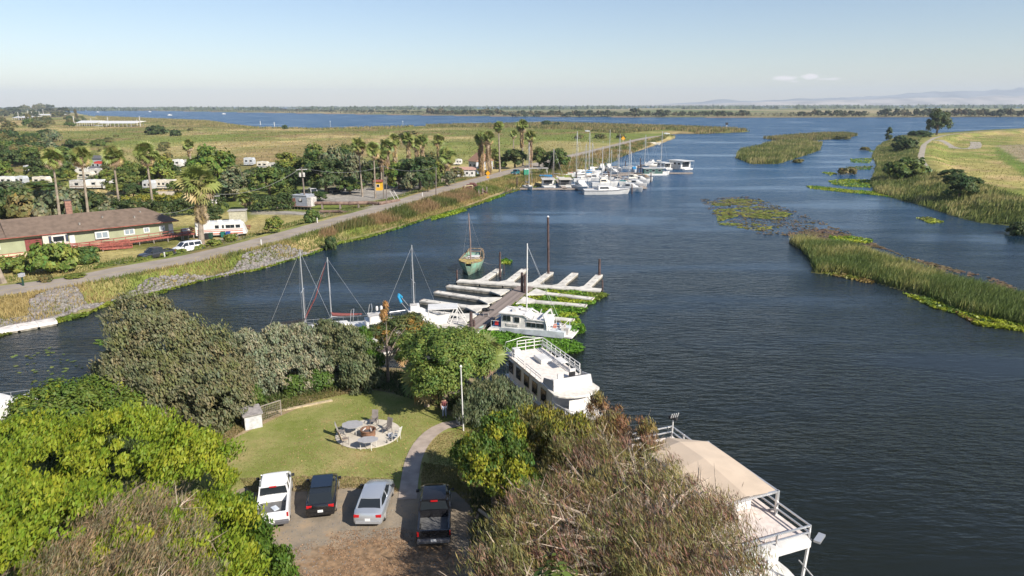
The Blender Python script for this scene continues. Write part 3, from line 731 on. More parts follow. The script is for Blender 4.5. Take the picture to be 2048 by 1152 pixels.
# riprap: broken rock on the bank
def rocks(name, P2, n, size, seed, col=(.20, .185, .17)):
    rng = np.random.default_rng(seed); q = fill_poly(P2, n, rng, 0); n = len(q); z, *_ = height(q)
    base = np.array([(-1, -1, -.6), (1, -1, -.7), (1.1, 1, -.6), (-1, .9, -.6), (-.7, -.6, .6), (.8, -.8, .5), (.6, .7, .8), (-.8, .6, .5)]) * .5
    F0 = np.array([(3, 2, 1, 0), (4, 5, 6, 7), (0, 1, 5, 4), (1, 2, 6, 5), (2, 3, 7, 6), (3, 0, 4, 7)])
    V = base[None] * (1 + (rng.random((n, 8, 3)) - .5) * .5) * (size * (.5 + rng.random(n)))[:, None, None]
    a = rng.random(n) * 6.28; ca, sa = np.cos(a)[:, None], np.sin(a)[:, None]
    x = V[..., 0] * ca - V[..., 1] * sa; y = V[..., 0] * sa + V[..., 1] * ca
    V = np.stack([x + q[:, 0:1], y + q[:, 1:2], V[..., 2] + z[:, None] + size * .2], -1).reshape(-1, 3)
    F = (F0[None] + np.arange(n)[:, None, None] * 8).reshape(-1, 4)
    t = np.repeat((.7 + .6 * rng.random((n, 1))) * (np.array([1, 1, 1.]) + (rng.random((n, 3)) - .5) * .1), 8, 0)
    m = leaf_mat('riprap_rock', col, 0., .9)
    return props(link(name, np_mesh(name, V, F, m, tint=t)), kind='stuff')
rocks('riprap', strip([(60, 634), (110, 626), (175, 612), (150, 600)], [(62, 604), (100, 592), (140, 584), (150, 590)], .5, 1.6), 900, .45, 31)
rocks('riprap', strip([(225, 600), (300, 584), (380, 566), (440, 550)], [(240, 582), (300, 562), (370, 548), (430, 540)], .3, 1.2), 330, .40, 32, (.19, .165, .14))
rocks('riprap', strip([(440, 551), (520, 537), (580, 519), (625, 505)], [(440, 537), (500, 512), (560, 497), (605, 492)], .3, 1.5), 850, .40, 33, (.20, .18, .16))
rocks('riprap', strip([(0, 668), (110, 640), (300, 588), (600, 516), (640, 502)], [(0, 648), (110, 628), (300, 580), (600, 510), (640, 496)], .0, .4), 1500, .32, 34, (.15, .115, .09))
rocks('shore_rocks', strip([(1960, 452), (2048, 462), (2200, 492)], [(1960, 446), (2048, 455), (2200, 484)], .0, .2), 500, .4, 35, (.25, .19, .15))

# hyacinth and algae mats
def mat_plants(name, px, n, h, leaf, c1, c2, seed, z=.0, flat=False, world=None):
    rng = np.random.default_rng(seed); P2 = world if world is not None else poly(px, 0); q = fill_poly(P2, n, rng, 0)
    n = len(q); nn = fbm(q[:, 0] / 2.5, q[:, 1] / 2.5, seed, 3); d = sdist(q, P2)
    keep = (d > .5) | (rng.random(n) < .5 + d)
    if flat: keep &= (nn + (rng.random(n) - .5) * .15) > .42
    q = q[keep]; nn = nn[keep]; n = len(q)
    zz = z + .03 + h * rng.random(n) * (.4 + 1.0 * nn)
    c = np.stack([q[:, 0], q[:, 1], zz], 1)
    nr = np.array([[0, 0, 1.]]) + rng.normal(size=(n, 3)) * (.12 if flat else .75)
    t = sstep(.45, .6, nn + (rng.random(n) - .5) * .2)[:, None]
    tint = (np.array(c1)[None] * (1 - t) + np.array(c2)[None] * t) * (.7 + .6 * rng.random((n, 1)))
    me = leaves_mesh(name, c, nr, leaf * (.6 + .8 * rng.random(n)), leaf_mat('hyacinth_leaf', (1, 1, 1), .35, .45), tint, 1.2, rng=rng)
    return props(link(name, me), kind='stuff')
LG = (.12, .235, .026); YG = (.32, .37, .035)
mat_plants('water_hyacinth', [(1075, 575), (1200, 585), (1218, 591), (1195, 602), (1120, 600), (1060, 588)], 2600, .3, .32, (.16, .22, .03), LG, 41)
mat_plants('water_hyacinth', [(1030, 590), (1100, 580), (1190, 595), (1192, 607), (1170, 612), (1040, 604)], 3200, .3, .32, YG, LG, 42)
mat_plants('water_hyacinth', [(1015, 606), (1100, 612), (1170, 618), (1145, 622), (1176, 618), (1160, 628), (1060, 618), (1010, 616)], 2200, .3, .32, LG, (.13, .24, .025), 43)
mat_plants('water_hyacinth', [(1000, 622), (1010, 606), (1060, 618), (1150, 624), (1155, 636), (1172, 664), (1150, 671), (1134, 668), (1120, 640), (1040, 634)], 6500, .35, .32, YG, LG, 44)
mat_plants('water_hyacinth', [(940, 690), (955, 662), (1000, 668), (1080, 680), (1150, 686), (1170, 698), (1152, 710), (1080, 705), (1000, 712), (960, 705)], 9000, .38, .32, (.15, .27, .03), LG, 45)
mat_plants('water_hyacinth', [(1000, 522), (1012, 519), (1026, 523), (1020, 529), (1006, 529)], 260, .25, .35, LG, YG, 46)
# green fringe along the levee waterline
def fringe(px, w, n, seed, c1=(.20, .24, .03), c2=(.13, .20, .03)):
    a = [Wz(x, y, 0) for x, y in px]; b = [Vector((p.x + w * .2, p.y - w, 0)) for p in a][::-1]
    mat_plants('algae_fringe', None, n, .18, .38, c1, c2, seed, world=np.array([tuple(p)[:2] for p in a + b]))
fringe([(60, 648), (110, 640), (180, 625), (215, 607), (340, 578)], 2.2, 3200, 51)
fringe([(-200, 712), (0, 670), (60, 652), (110, 641)], 1.6, 1500, 52, (.2, .2, .04), (.15, .18, .04))
fringe([(340, 578), (400, 562), (460, 548), (520, 538), (580, 520), (620, 508)], 1.0, 1500, 53)
fringe([(620, 508), (680, 485), (730, 475), (800, 455), (860, 434), (930, 415)], 1.6, 3200, 54)
fringe([(860, 436), (905, 424), (930, 417)], 4.5, 1200, 55, (.26, .33, .02), (.2, .28, .03))
fringe([(930, 415), (962, 404), (990, 393)], 3.0, 900, 56); fringe([(970, 402), (985, 395), (1006, 389)], 3.6, 1200, 57, (.15, .26, .02), (.2, .3, .03))
fringe([(1006, 388), (1040, 378), (1100, 368), (1160, 350), (1235, 318)], 2.5, 2600, 58, (.14, .2, .03), (.22, .22, .05))
# mats by the right bank and in the channel
for i, (px, n, c1, c2) in enumerate([
    ([(1611, 372), (1640, 373), (1700, 380), (1760, 384), (1790, 396), (1745, 390), (1680, 384), (1620, 377)], 2200, YG, LG),
    ([(1655, 362), (1690, 358), (1745, 360), (1742, 376), (1700, 374), (1665, 369)], 1700, LG, YG),
    ([(1643, 345), (1662, 344), (1675, 348), (1660, 351)], 220, LG, YG), ([(1700, 318), (1745, 316), (1740, 327), (1702, 325)], 700, LG, YG), ([(1735, 300), (1775, 302), (1768, 306), (1738, 304)], 250, YG, LG),
    ([(1690, 334), (1748, 332), (1740, 340), (1700, 340)], 500, (.2, .2, .05), LG),
    ([(1832, 436), (1860, 435), (1890, 444), (1860, 448)], 350, YG, (.2, .22, .05)),
    ([(1655, 474), (1700, 473), (1745, 480), (1744, 487), (1700, 486), (1665, 482)], 900, YG, LG),
    ([(1640, 546), (1740, 568), (1760, 560), (1720, 545), (1680, 542)], 1300, (.25, .18, .06), (.2, .22, .04)),
    ([(1800, 585), (1870, 618), (1960, 640), (2060, 658), (2060, 632), (1900, 606)], 2600, YG, (.13, .2, .03)),
    ([(1905, 622), (1960, 646), (2048, 656), (2048, 664), (1950, 650)], 1200, (.3, .2, .07), YG)]):
    mat_plants('floating_plants', px, n, .14, .42, c1, c2, 61 + i)
for i, (px, n, c1, c2) in enumerate([
    ([(1415, 404), (1470, 396), (1530, 402), (1500, 412), (1430, 412)], 1500, (.30, .27, .07), (.20, .24, .04)),
    ([(1425, 420), (1520, 412), (1585, 428), (1560, 440), (1470, 434), (1430, 446), (1500, 446), (1560, 455), (1520, 462), (1440, 450)], 4200, (.33, .33, .06), (.20, .25, .04)),
    ([(1400, 398), (1500, 392), (1600, 425), (1700, 465), (1780, 500), (1720, 495), (1600, 470), (1520, 470), (1420, 430)], 2600, (.22, .15, .09), (.16, .14, .06)),
    ([(1560, 470), (1640, 455), (1730, 478), (1800, 510), (2000, 560), (2060, 590), (1900, 550), (1780, 500), (1640, 478)], 3000, (.25, .17, .1), (.2, .16, .07)),
    ([(0, 700), (120, 690), (170, 740), (60, 770), (0, 750)], 60, (.2, .22, .06), (.16, .2, .05)),
    ([(186, 680), (215, 678), (212, 690), (190, 692)], 60, LG, YG), ([(130, 725), (146, 725), (144, 734), (130, 734)], 40, LG, YG)]):
    mat_plants('water_weed', px, n, .02, .55 if i < 4 else .4, c1, c2, 81 + i, flat=True)

# ------------------------------------------------------------------ near trees and shrubs
def near_tree(name, label, ells_px, m, clumps, per, trunk_h=3, r=.25, limbs=6, clump_r=.8, leaf=.18, elong=1.8, seed=1, cat='tree', base=None, twigs=0, bark=None, group=None, trunk=True, reach=.7, **kw):
    W_ = [(Wz(a, b, c), rx, ry, rz_) for a, b, c, rx, ry, rz_ in ells_px]
    if base is None:
        bx = sum(w[0].x for w in W_) / len(W_); by = sum(w[0].y for w in W_) / len(W_)
    else:
        g_ = Wz(base[0], base[1], 1.2); bx, by = g_.x, g_.y
    z0 = max(.2, hz(bx, by)); t = thing(name, label, cat, (bx, by, z0), group=group)
    E = [(w.x - bx, w.y - by, w.z - z0, a, b, c) for w, a, b, c in W_]
    link('crown' if cat != 'shrub' else 'foliage', crown_mesh(name + '_crown', E, m, clumps, per, clump_r, leaf, elong, seed=seed, **kw), t)
    if trunk: trunk_mb(trunk_h, r, limbs, 2, seed, ells=E, twigs=twigs, reach=reach).build('trunk' if cat != 'shrub' else 'stem', bark or BARK(), t)
    return t
brightg = leaf_mat('bright_green_leaf', (.26, .315, .028), .4)
midg = leaf_mat('mid_green_leaf', (.105, .165, .030), .35)
lightg = leaf_mat('light_green_leaf', (.185, .25, .055), .4)
greyg = leaf_mat('grey_green_leaf', (.25, .27, .165), .3)
oliveg = leaf_mat('olive_leaf', (.165, .165, .05), .35)
darkg = leaf_mat('dark_green_leaf', (.060, .095, .026), .25)
yellowg = leaf_mat('yellow_green_leaf', (.27, .28, .035), .4)
brownl = leaf_mat('dry_brown_leaf', (.27, .235, .125), .3)
rusty = leaf_mat('rusty_olive_leaf', (.31, .225, .14), .35)
cypg = leaf_mat('cypress_leaf', (.085, .165, .022), .3)

near_tree('broadleaf_tree', 'large bright green leafy tree filling the lower left of the picture', [
    (250, 930, 4.6, 4.0, 3.6, 3.0), (70, 940, 4.4, 3.8, 3.6, 2.8), (375, 950, 3.7, 2.5, 3.0, 2.6), (420, 1090, 3.3, 2.3, 2.6, 2.5), (120, 1110, 4.6, 4, 3.6, 3.2), (-90, 1040, 5, 4, 4, 3), (-60, 1180, 5, 4, 4, 3), (330, 1180, 4, 4, 3, 3)],
    brightg, 640, 190, 3.5, .35, 8, .72, .105, 2.5, 3, streak=(.35, .25, .9), hue=.3, fill=.7)
near_tree('cypress_shrub', 'green upright conifer lobes at the edge of the parked white pickup', [(525, 1120, 1.8, .9, .9, 1.9), (490, 1060, 2.0, .9, .9, 2.0), (565, 1150, 1.4, .6, .6, 1.4)],
    cypg, 90, 110, 1.2, .1, 0, .45, .11, 2.4, 4, cat='shrub', streak=(0, 0, 1), hue=.3)
near_tree('dry_tree', 'half bare dry brown tree in front of the bright green tree', [
    (305, 1035, 6.0, 1.7, 1.6, 1.5), (215, 1085, 6.0, 1.9, 1.6, 1.6), (345, 1110, 5.8, 1.8, 1.6, 1.7), (140, 1160, 5.8, 1.8, 1.8, 1.6), (275, 1170, 5.8, 2.4, 1.8, 2.0), (375, 1190, 5.4, 1.4, 1.4, 1.7)],
    brownl, 230, 120, 4.5, .18, 26, .8, .034, 8.0, 5, twigs=10, reach=.95, bark=BARKP(), streak=(.5, .2, 1), hue=.35, fill=.4)
near_tree('round_tree', 'rounded green tree by the water behind the bright green tree', [(120, 835, 3.4, 3.2, 3, 2.4), (200, 800, 3.2, 2.4, 2.4, 1.9), (60, 870, 2.8, 2, 2, 1.8), (255, 830, 2.6, 1.8, 2, 1.8)],
    leaf_mat('round_tree_leaf', (.125, .185, .03), .35), 260, 130, 2.5, .25, 6, .7, .15, 1.8, 6, hue=.35, tip=(.8, (1.5, 1.4, .9)), fill=.7)
near_tree('willow_tree', 'big leaning grey green willow tree beside the dark water', [
    (285, 640, 8.0, 2.5, 2.4, 2.0), (335, 690, 6.6, 3.2, 2.8, 2.6), (265, 700, 6.2, 2.0, 2.2, 2.0), (410, 725, 5.2, 2.9, 2.6, 2.6), (270, 775, 3.8, 2.6, 2.4, 2.2), (340, 790, 3.4, 3.0, 2.6, 2.6), (430, 800, 3.3, 2.6, 2.4, 2.6), (225, 745, 3.6, 1.3, 1.6, 1.2), (465, 770, 3.6, 1.6, 1.8, 2.2)],
    leaf_mat('willow_leaf', (.17, .175, .085), .3), 560, 125, 5.0, .28, 6, .75, .12, 2.6, 7, base=(400, 835), streak=(-.5, .2, .8), hue=.3, tip=(.86, (.75, .9, .7)), fill=.66)
for i, (px, py, rx, rz_, sd_, m_, nm_) in enumerate([(505, 722, 1.9, 2.5, 11, greyg, 'silvery green shrub nearest the big willow in the row along the lawn'), (562, 718, 1.9, 2.6, 12, greyg, 'silvery green shrub behind the dog house fence in the lawn row'),
    (616, 712, 1.9, 2.5, 13, greyg, 'silvery shrub in front of the black boomed sailboat mast'), (668, 704, 1.9, 2.7, 14, leaf_mat('sage_leaf', (.15, .175, .085), .3), 'taller sage green shrub in front of the red boomed sailboat'), (712, 718, 1.6, 2.4, 15, leaf_mat('sage_leaf', (.15, .175, .085), .3), 'dark sage shrub wrapped round the small cypress')]):
    near_tree('silvery_shrub', nm_, [(px, py, 3.3, rx, rx, rz_), (px + 10, py + 35, 2.3, rx * .95, rx, 1.8), (px - 14, py - 30, 4.4, rx * .65, rx * .7, 1.5)], m_, 150, 120, 2, .14, 3, .55, .11, 2.4, sd_, cat='shrub', group='row of shrubs between lawn and boats', streak=(-.3, 0, 1), hue=.3, fill=.7)
for i, (px, py, rx, lb) in enumerate([(590, 770, .9, 'low dark green bush at the foot of the silvery row'), (640, 762, 1.0, 'dark green bush at the lawn edge under the tall sage shrub'), (505, 795, .8, 'small green bush behind the dog house')]):
    near_tree('low_bush', lb, [(px, py, 1.9, rx, rx, .9)], midg, 40, 90, .8, .06, 2, .4, .12, 1.8, 30 + i, cat='shrub', group='low bushes at the foot of the shrub row')
near_tree('cypress_shrub', 'narrow bright green cypress at the end of the shrub row', [(728, 700, 3.6, .85, .8, 2.2), (742, 735, 2.5, 1.0, 1.0, 1.8)], cypg, 120, 110, 2, .1, 0, .4, .10, 2.4, 20, streak=(0, 0, 1), hue=.35)
near_tree('pine_tree', 'open dark green pine with bare trunk over the dock', [(800, 652, 5.4, 1.6, 1.4, .8), (760, 668, 4.8, 1.3, 1.2, .7), (840, 660, 5.0, 1.1, 1.1, .8), (790, 685, 4.3, 1.6, 1.2, .5), (825, 640, 5.8, .8, .8, .5)],
    leaf_mat('pine_needle', (.115, .145, .045), .3), 230, 85, 4.6, .13, 7, .5, .10, 2.4, 21, base=(777, 770), twigs=0, hue=.5, tip=(.85, (1.8, 1.1, .7)), fill=.3)
near_tree('dead_sapling', 'rusty brown dead spire of foliage at the pine top', [(768, 638, 5.3, .28, .28, .9), (772, 615, 6.0, .16, .16, .6)], leaf_mat('rust_leaf', (.42, .22, .09), .3), 70, 60, 5.4, .03, 2, .2, .07, 3, 22, base=(779, 768), twigs=3, bark=BARKP(), streak=(0, 0, 1))
near_tree('round_tree', 'dense light green round tree at the top corner of the lawn', [(898, 722, 5.6, 2.7, 2.5, 2.3), (866, 683, 6.6, 1.6, 1.6, 1.2), (922, 686, 6.6, 1.7, 1.6, 1.2), (950, 722, 5.2, 1.6, 1.7, 1.8), (870, 765, 4.4, 1.7, 1.6, 1.3), (822, 700, 5.4, 1.1, 1.3, 1.3)],
    lightg, 330, 130, 3, .25, 7, .6, .12, 1.9, 23, hue=.4, fill=.72, tip=(.75, (.75, .85, .8)))
near_tree('grey_shrub', 'feathery grey green shrub in front of the big houseboat', [(980, 800, 2.8, 1.9, 1.7, 1.5), (1030, 812, 2.6, 1.4, 1.4, 1.3), (955, 820, 2.4, 1.6, 1.6, 1.5), (1000, 775, 3.4, .7, .7, .9)],
    leaf_mat('feathery_leaf', (.16, .19, .095), .3), 170, 120, 2, .14, 5, .5, .09, 3.4, 24, cat='shrub', streak=(.1, 0, 1), hue=.3, fill=.5)
near_tree('young_tree', 'dark green leafy tree with yellow tips beside the black pickup', [(1000, 880, 5.6, 1.5, 1.5, 1.4), (965, 925, 5.0, 1.5, 1.5, 1.5), (1020, 950, 4.4, 1.5, 1.5, 1.5), (1010, 845, 6.3, 1.0, 1.0, .6), (940, 900, 5.2, .8, .9, .9)],
    midg, 190, 110, 3, .16, 5, .5, .12, 2.0, 25, streak=(.1, 0, -1), hue=.45, tip=(.66, (2.1, 1.55, .9)), fill=.6)
near_tree('olive_tree', 'olive and yellow green tree hiding the bow of the big houseboat', [(1085, 862, 3.4, 2.1, 2, 1.6), (1140, 880, 3.2, 1.5, 1.5, 1.4), (1120, 895, 4, 2.4, 2, 1.9), (1060, 880, 3.4, 1.8, 1.6, 1.6)],
    oliveg, 230, 115, 3.6, .2, 9, .55, .10, 3.0, 26, twigs=4, bark=BARKP(), streak=(.15, 0, 1), hue=.45, tip=(.72, (1.25, 1.5, .75)), fill=.45)
near_tree('wispy_tree', 'huge rust and olive wispy tree with pale bare limbs at lower right', [
    (1180, 930, 4.6, 2.6, 2.4, 2.2), (1270, 940, 4.8, 2.4, 2.2, 2.0), (1240, 1010, 5, 3.2, 2.6, 2.4), (1350, 1010, 4.6, 2.4, 2.2, 2.1), (1130, 1050, 4.4, 2.7, 2.4, 2.4), (1230, 1100, 5, 3.6, 2.6, 2.6), (1370, 1090, 5, 3.0, 2.4, 2.4), (1440, 1060, 4.4, 1.7, 1.7, 1.8), (1110, 1150, 4.4, 3, 2.4, 2.4), (1020, 1090, 5.2, 1.5, 1.5, 1.6), (990, 1160, 5.0, 1.5, 1.5, 1.6), (1070, 1020, 6.2, 1.6, 1.6, 1.2), (1330, 1190, 5, 3.6, 2.8, 2.6), (1450, 1170, 4.6, 2.2, 2, 2.0)],
    rusty, 640, 100, 5, .3, 60, .85, .036, 10.0, 27, base=(1290, 1220), twigs=9, reach=1.0, bark=BARKP(), streak=(-.36, .1, 1), hue=.5, tip=(.50, (.58, .90, .50)), tip2=(.2, (1.08, .84, .88)), fill=.28)
for i, (px, py, z_, lb) in enumerate([(1232, 848, 5.2, 'slender rusty sapling against the dark water, left of two spires'), (1292, 872, 5.4, 'slender rusty sapling against the dark water nearest the canopy boat'), (1195, 815, 4.4, 'small rusty sapling overlapping the white bow of the big houseboat')]):
    near_tree('rusty_sapling', lb, [(px, py, z_, .75, .7, 1.1), (px + 4, py + 50, z_ - 1.3, 1.1, 1, 1.3)], leaf_mat('rusty_red_leaf', (.31, .165, .09), .35), 60, 70, z_, .07, 6, .4, .055, 5.5, 60 + i, base=(px + 20, py + 130), twigs=6, bark=BARKP(), group='rusty saplings on the shore', streak=(-.2, 0, 1), hue=.5, fill=.3, tip=(.6, (.7, 1.15, .8)))
near_tree('shade_tree', 'spreading tree just outside the frame that shades the parking area', [(980, 1440, 6, 3.5, 3, 2.2), (800, 1500, 6, 3.0, 2.6, 2.2), (1150, 1340, 5.5, 3, 3, 2.2), (1120, 1250, 6, 1.6, 1.6, 1.4)], midg, 200, 90, 4, .25, 8, .8, .2, 1.8, 29)
# fallen pale log under the trees
lg = MB(); lg.tube([Wz(958, 1020, 1.5), Wz(985, 1040, 1.5), Wz(1000, 1058, 1.45), Wz(1020, 1066, 1.4), Wz(1045, 1068, 1.4)], [.1, .12, .14, .15, .13], 7)
lo_ = lg.build('fallen_log', BARKP()); props(lo_, 'curved pinkish fallen log lying by the black pickup', 'log')

# ------------------------------------------------------------------ palms
def frond_mb(green=True, seed=0, R=1.0, pet=.9, blades=15):
    rnd = random.Random(seed); V = []; F = []
    V += [(0, -.03, 0), (0, .03, 0), (pet, .02, .06), (pet, -.02, .06)]; F.append((0, 1, 2, 3))
    for i in range(blades):
        a = math.radians(-118 + 236 * i / (blades - 1)) ; r = R * (.8 + .2 * math.cos(a * .6)) * rnd.uniform(.9, 1.05)
        w = .11 * R; dx, dy = math.cos(a), math.sin(a); o = len(V)
        dr = -.30 * r * rnd.uniform(.6, 1.4)
        V += [(pet, 0, .06), (pet + dx * r * .55 - dy * w, dy * r * .55 + dx * w, .10 + .04 * math.cos(3 * a)), (pet + dx * r, dy * r, .06 + dr), (pet + dx * r * .55 + dy * w, dy * r * .55 - dx * w, .10)]
        F.append((o, o + 1, o + 2, o + 3))
    return V, F
palm_green = leaf_mat('palm_frond_green', (1, 1, 1), .3, .45)
FR = []
for i, c in enumerate([(.24, .29, .08), (.17, .215, .062), (.32, .31, .11), (.46, .33, .15), (.33, .24, .15)]):
    V, F = frond_mb(seed=i); FR.append(np_mesh('palm_frond', V, F, palm_green, tint=np.array([c] * len(V)) * np.random.default_rng(i).uniform(.8, 1.2, (len(V), 1))))
def frond_matrix(az_, el_, s, base=(0, 0, 0)):
    roll = math.sin(az_ * 7.3 + el_ * 5) * 1.05
    return Matrix.Translation(base) @ Matrix.Rotation(az_, 4, 'Z') @ Matrix.Rotation(-el_, 4, 'Y') @ Matrix.Rotation(roll, 4, 'X') @ Matrix.Scale(s, 4)
def joined_fronds(name, items):
    """items: (variant, matrix) joined into one mesh"""
    VV = []; FF = []; TT = []; o = 0
    for k, M_ in items:
        me = FR[k]; n = len(me.vertices); co = np.empty(n * 3, np.float32); me.vertices.foreach_get('co', co); co = co.reshape(-1, 3)
        A = np.array(M_); co = co @ A[:3, :3].T + A[:3, 3]; VV.append(co)
        t = np.empty(n * 4, np.float32); me.color_attributes['tint'].data.foreach_get('color', t); TT.append(t.reshape(-1, 4)[:, :3])
        f = np.array([p.vertices[:] for p in me.polygons]); FF.append(f + o); o += n
    return np_mesh(name, np.concatenate(VV), np.concatenate(FF), palm_green, tint=np.concatenate(TT))
def crown_items(seed, R, n=34, dead=14):
    rnd = random.Random(seed); it = []
    for i in range(n):
        el_ = math.radians(80 - 112 * (i / n) ** .85 + rnd.uniform(-16, 16)); it.append((rnd.choice([0, 0, 1, 2]), frond_matrix(i * 2.4 + rnd.uniform(-.3, .3), el_, R * rnd.uniform(.85, 1.1), (0, 0, R * .12 * (1 - i / n)))))
    for i in range(dead):
        it.append((rnd.choice([2, 3, 4]), frond_matrix(i * 2.4 + rnd.uniform(-.4, .4), math.radians(rnd.uniform(-75, -35)), R * rnd.uniform(.8, 1), (0, 0, -R * .12))))
    return it
def skirt_items(seed, L, rad, n):
    rnd = random.Random(seed); it = []
    for i in range(n):
        z = -rnd.random() * L; it.append((rnd.choice([3, 4, 4]), frond_matrix(rnd.random() * 6.28, math.radians(rnd.uniform(-84, -56)), rad * rnd.uniform(.6, 1.0), (0, 0, z))))
    return it
CROWNS = [joined_fronds('palm_crown', crown_items(i, 1.0)) for i in range(4)]
SKIRT = [joined_fronds('dead_frond_skirt', skirt_items(i + 10, 4.4, .95, 170)) for i in range(2)]
skirtcol = lambda: mat('dead_frond_thatch', (.27, .205, .15), .95, var=.45, scale=2.5, bump=.8, dirt=(.12, .09, .065))
bark_palm = lambda: mat('palm_bark', (.27, .22, .17), .9, var=.2, scale=1.5, bump=.3)
def palm(label, bx_, by_, tx_, ty_, wpx, skirt=0.0, parts=False, seed=0, r=.26, group='tall fan palms across the levee road', name='fan_palm', wrap=0):
    g_ = G(bx_, by_); d = ray(tx_, ty_); k = g_.y / d.y; top = Vector((d.x * k, g_.y, CAMZ + d.z * k)) - g_
    t = thing(name, label, 'palm tree', g_, group=group); depth = (g_ + top - Vector((0, 0, CAMZ))).dot(FW)
    R = wpx / 2 / (FPX / depth) / 1.45
    pts = [Vector((0, 0, -.3)), top * .33 + Vector((top.x * .08, 0, 0)), top * .66 + Vector((top.x * .05, 0, 0)), top]
    MB().tube(pts, [r * 1.5, r * 1.05, r * .9, r * .75], 9).build('trunk', bark_palm(), t, smooth=True)
    if parts:
        for kk, M_ in crown_items(seed, R, 34, 16):
            o = link('frond', FR[kk], t); o.matrix_local = Matrix.Translation(top) @ M_
    else:
        o = link('frond_crown', CROWNS[seed % 4], t); o.location = top; o.scale = (R, R, R); o.rotation_euler = (0, 0, seed * 1.3)
    if skirt > 0:
        o = link('dead_frond_skirt', SKIRT[seed % 2], t); o.location = top; o.rotation_euler = (0, 0, seed)
        rad = R * .62 if not wrap else wrap; o.scale = (rad, rad, skirt / 4.6)
        n = 9; prof = [(rad * .35, -skirt), (rad * .55, -skirt * .8), (rad * .62, -skirt * .4), (rad * .5, -skirt * .1), (rad * .3, 0)]
        MB().lathe(prof, top, 11).build('thatch', skirtcol(), t, smooth=True)
    return t
PL = [('tall palm with thin trunk behind the left end of the brown roof, leftmost of four', 121, 448, 105, 318, 36, .5), ('tall slim palm second from left behind the brown roofed house', 178, 442, 162, 314, 38, .9),
    ('tall slim palm rising behind the brick chimney', 241, 432, 226, 314, 38, 1.2), ('tall slim palm behind the right peak of the brown roof', 309, 432, 292, 309, 40, 1.2)]
for i, (lb, a, b, c, d, w, s_) in enumerate(PL): palm(lb, a, b, c, d, w, s_, True, i, r=.24)
palm('big palm with heavy golden skirt standing beside the white minivan', 403, 492, 396, 368, 68, 6.0, True, 7, r=.42, wrap=1.15)
palm('leaning palm whose bare trunk base stands at the left picture edge', 10, 570, -80, 350, 60, 2, False, 8, r=.3)
palm('short bushy palm at the gravel lane beside the hedge', 492, 420, 492, 396, 30, 1.3, True, 9, r=.3, wrap=.6)
palm('stout brown trunked palm behind the white caravans', 386, 345, 376, 291, 22, 3.5, False, 10, r=.4, wrap=.75)
palm('ragged palm with dead fronds hanging halfway down its trunk', 725, 393, 717, 292, 28, 2.2, True, 11, r=.2)
palm('slim bare palm just right of the ragged palm', 751, 396, 747, 301, 28, 1.0, True, 12, r=.2)
for i, (lb, bx_, by_, tx_, ty_, w, s_) in enumerate([('slim palm between the bare palm and the shaggy group', 763, 372, 762, 312, 22, 4), ('shaggy palm with a thick skirt at the left of the shaggy group', 775, 368, 773, 293, 26, 8), ('shaggy palm second in the group behind the dark trees', 790, 362, 788, 282, 26, 6),
    ('shaggy palm with pale trunk in the middle of the group', 818, 350, 816, 279, 24, 6.5), ('shaggy palm, left of the touching pair', 834, 348, 833, 288, 22, 5), ('shaggy palm, right of the touching pair', 846, 347, 844, 282, 24, 5.5),
    ('lone shaggy palm left of the leafy short palm', 879, 345, 877, 281, 22, 6), ('leafy palm with pale skirt beside the levee road', 893, 369, 894, 314, 34, 6),
    ('left of the two huge shaggy palms by the white house', 963, 352, 962, 278, 24, 13), ('right of the two huge shaggy palms by the white house', 977, 350, 976, 276, 26, 13), ('very slim palm above the white parked things by the road', 1000, 344, 997, 254, 20, .8),
    ('short green palm behind the huge shaggy pair', 990, 338, 989, 308, 18, 2), ('tall dark palm at the left of the trio near the boats', 1046, 332, 1044, 252, 22, 7), ('shaggy palm beside the small green toilet cabin', 1064, 336, 1061, 272, 20, 10), ('small far palm left of the trio near the boats', 1027, 312, 1027, 268, 14, 2)]):
    palm(lb, bx_, by_, tx_, ty_, w, s_, False, 20 + i, r=.28, wrap=(1.25 if s_ > 12 else .95 if s_ >= 5 else 0))
# low fan palms in the near garden
def low_palm(label, px, py, z, R, n, seed, base_py):
    c = Wz(px, py, z); g_ = Vector((c.x, c.y, 1.2)); t = thing('fan_palm', label, 'palm tree', g_, group='low fan palms under the round tree'); hgt = z - 1.2
    MB().tube([(0, 0, -.2), (0, 0, hgt)], [.28, .22], 9).build('trunk', bark_palm(), t)
    for kk, M_ in crown_items(seed, R, n, 5):
        o = link('frond', FR[kk], t); o.matrix_local = Matrix.Translation((0, 0, hgt)) @ M_
low_palm('low wide fan palm with arching fronds left of the round light green tree', 852, 764, 3.4, 1.2, 26, 51, 0)
low_palm('fan palm poking out at the right of the round light green tree', 972, 712, 4.6, 1.1, 22, 52, 0)
low_palm('fan palm half hidden between the open pine and the round tree', 806, 702, 2.6, .85, 18, 53, 0)

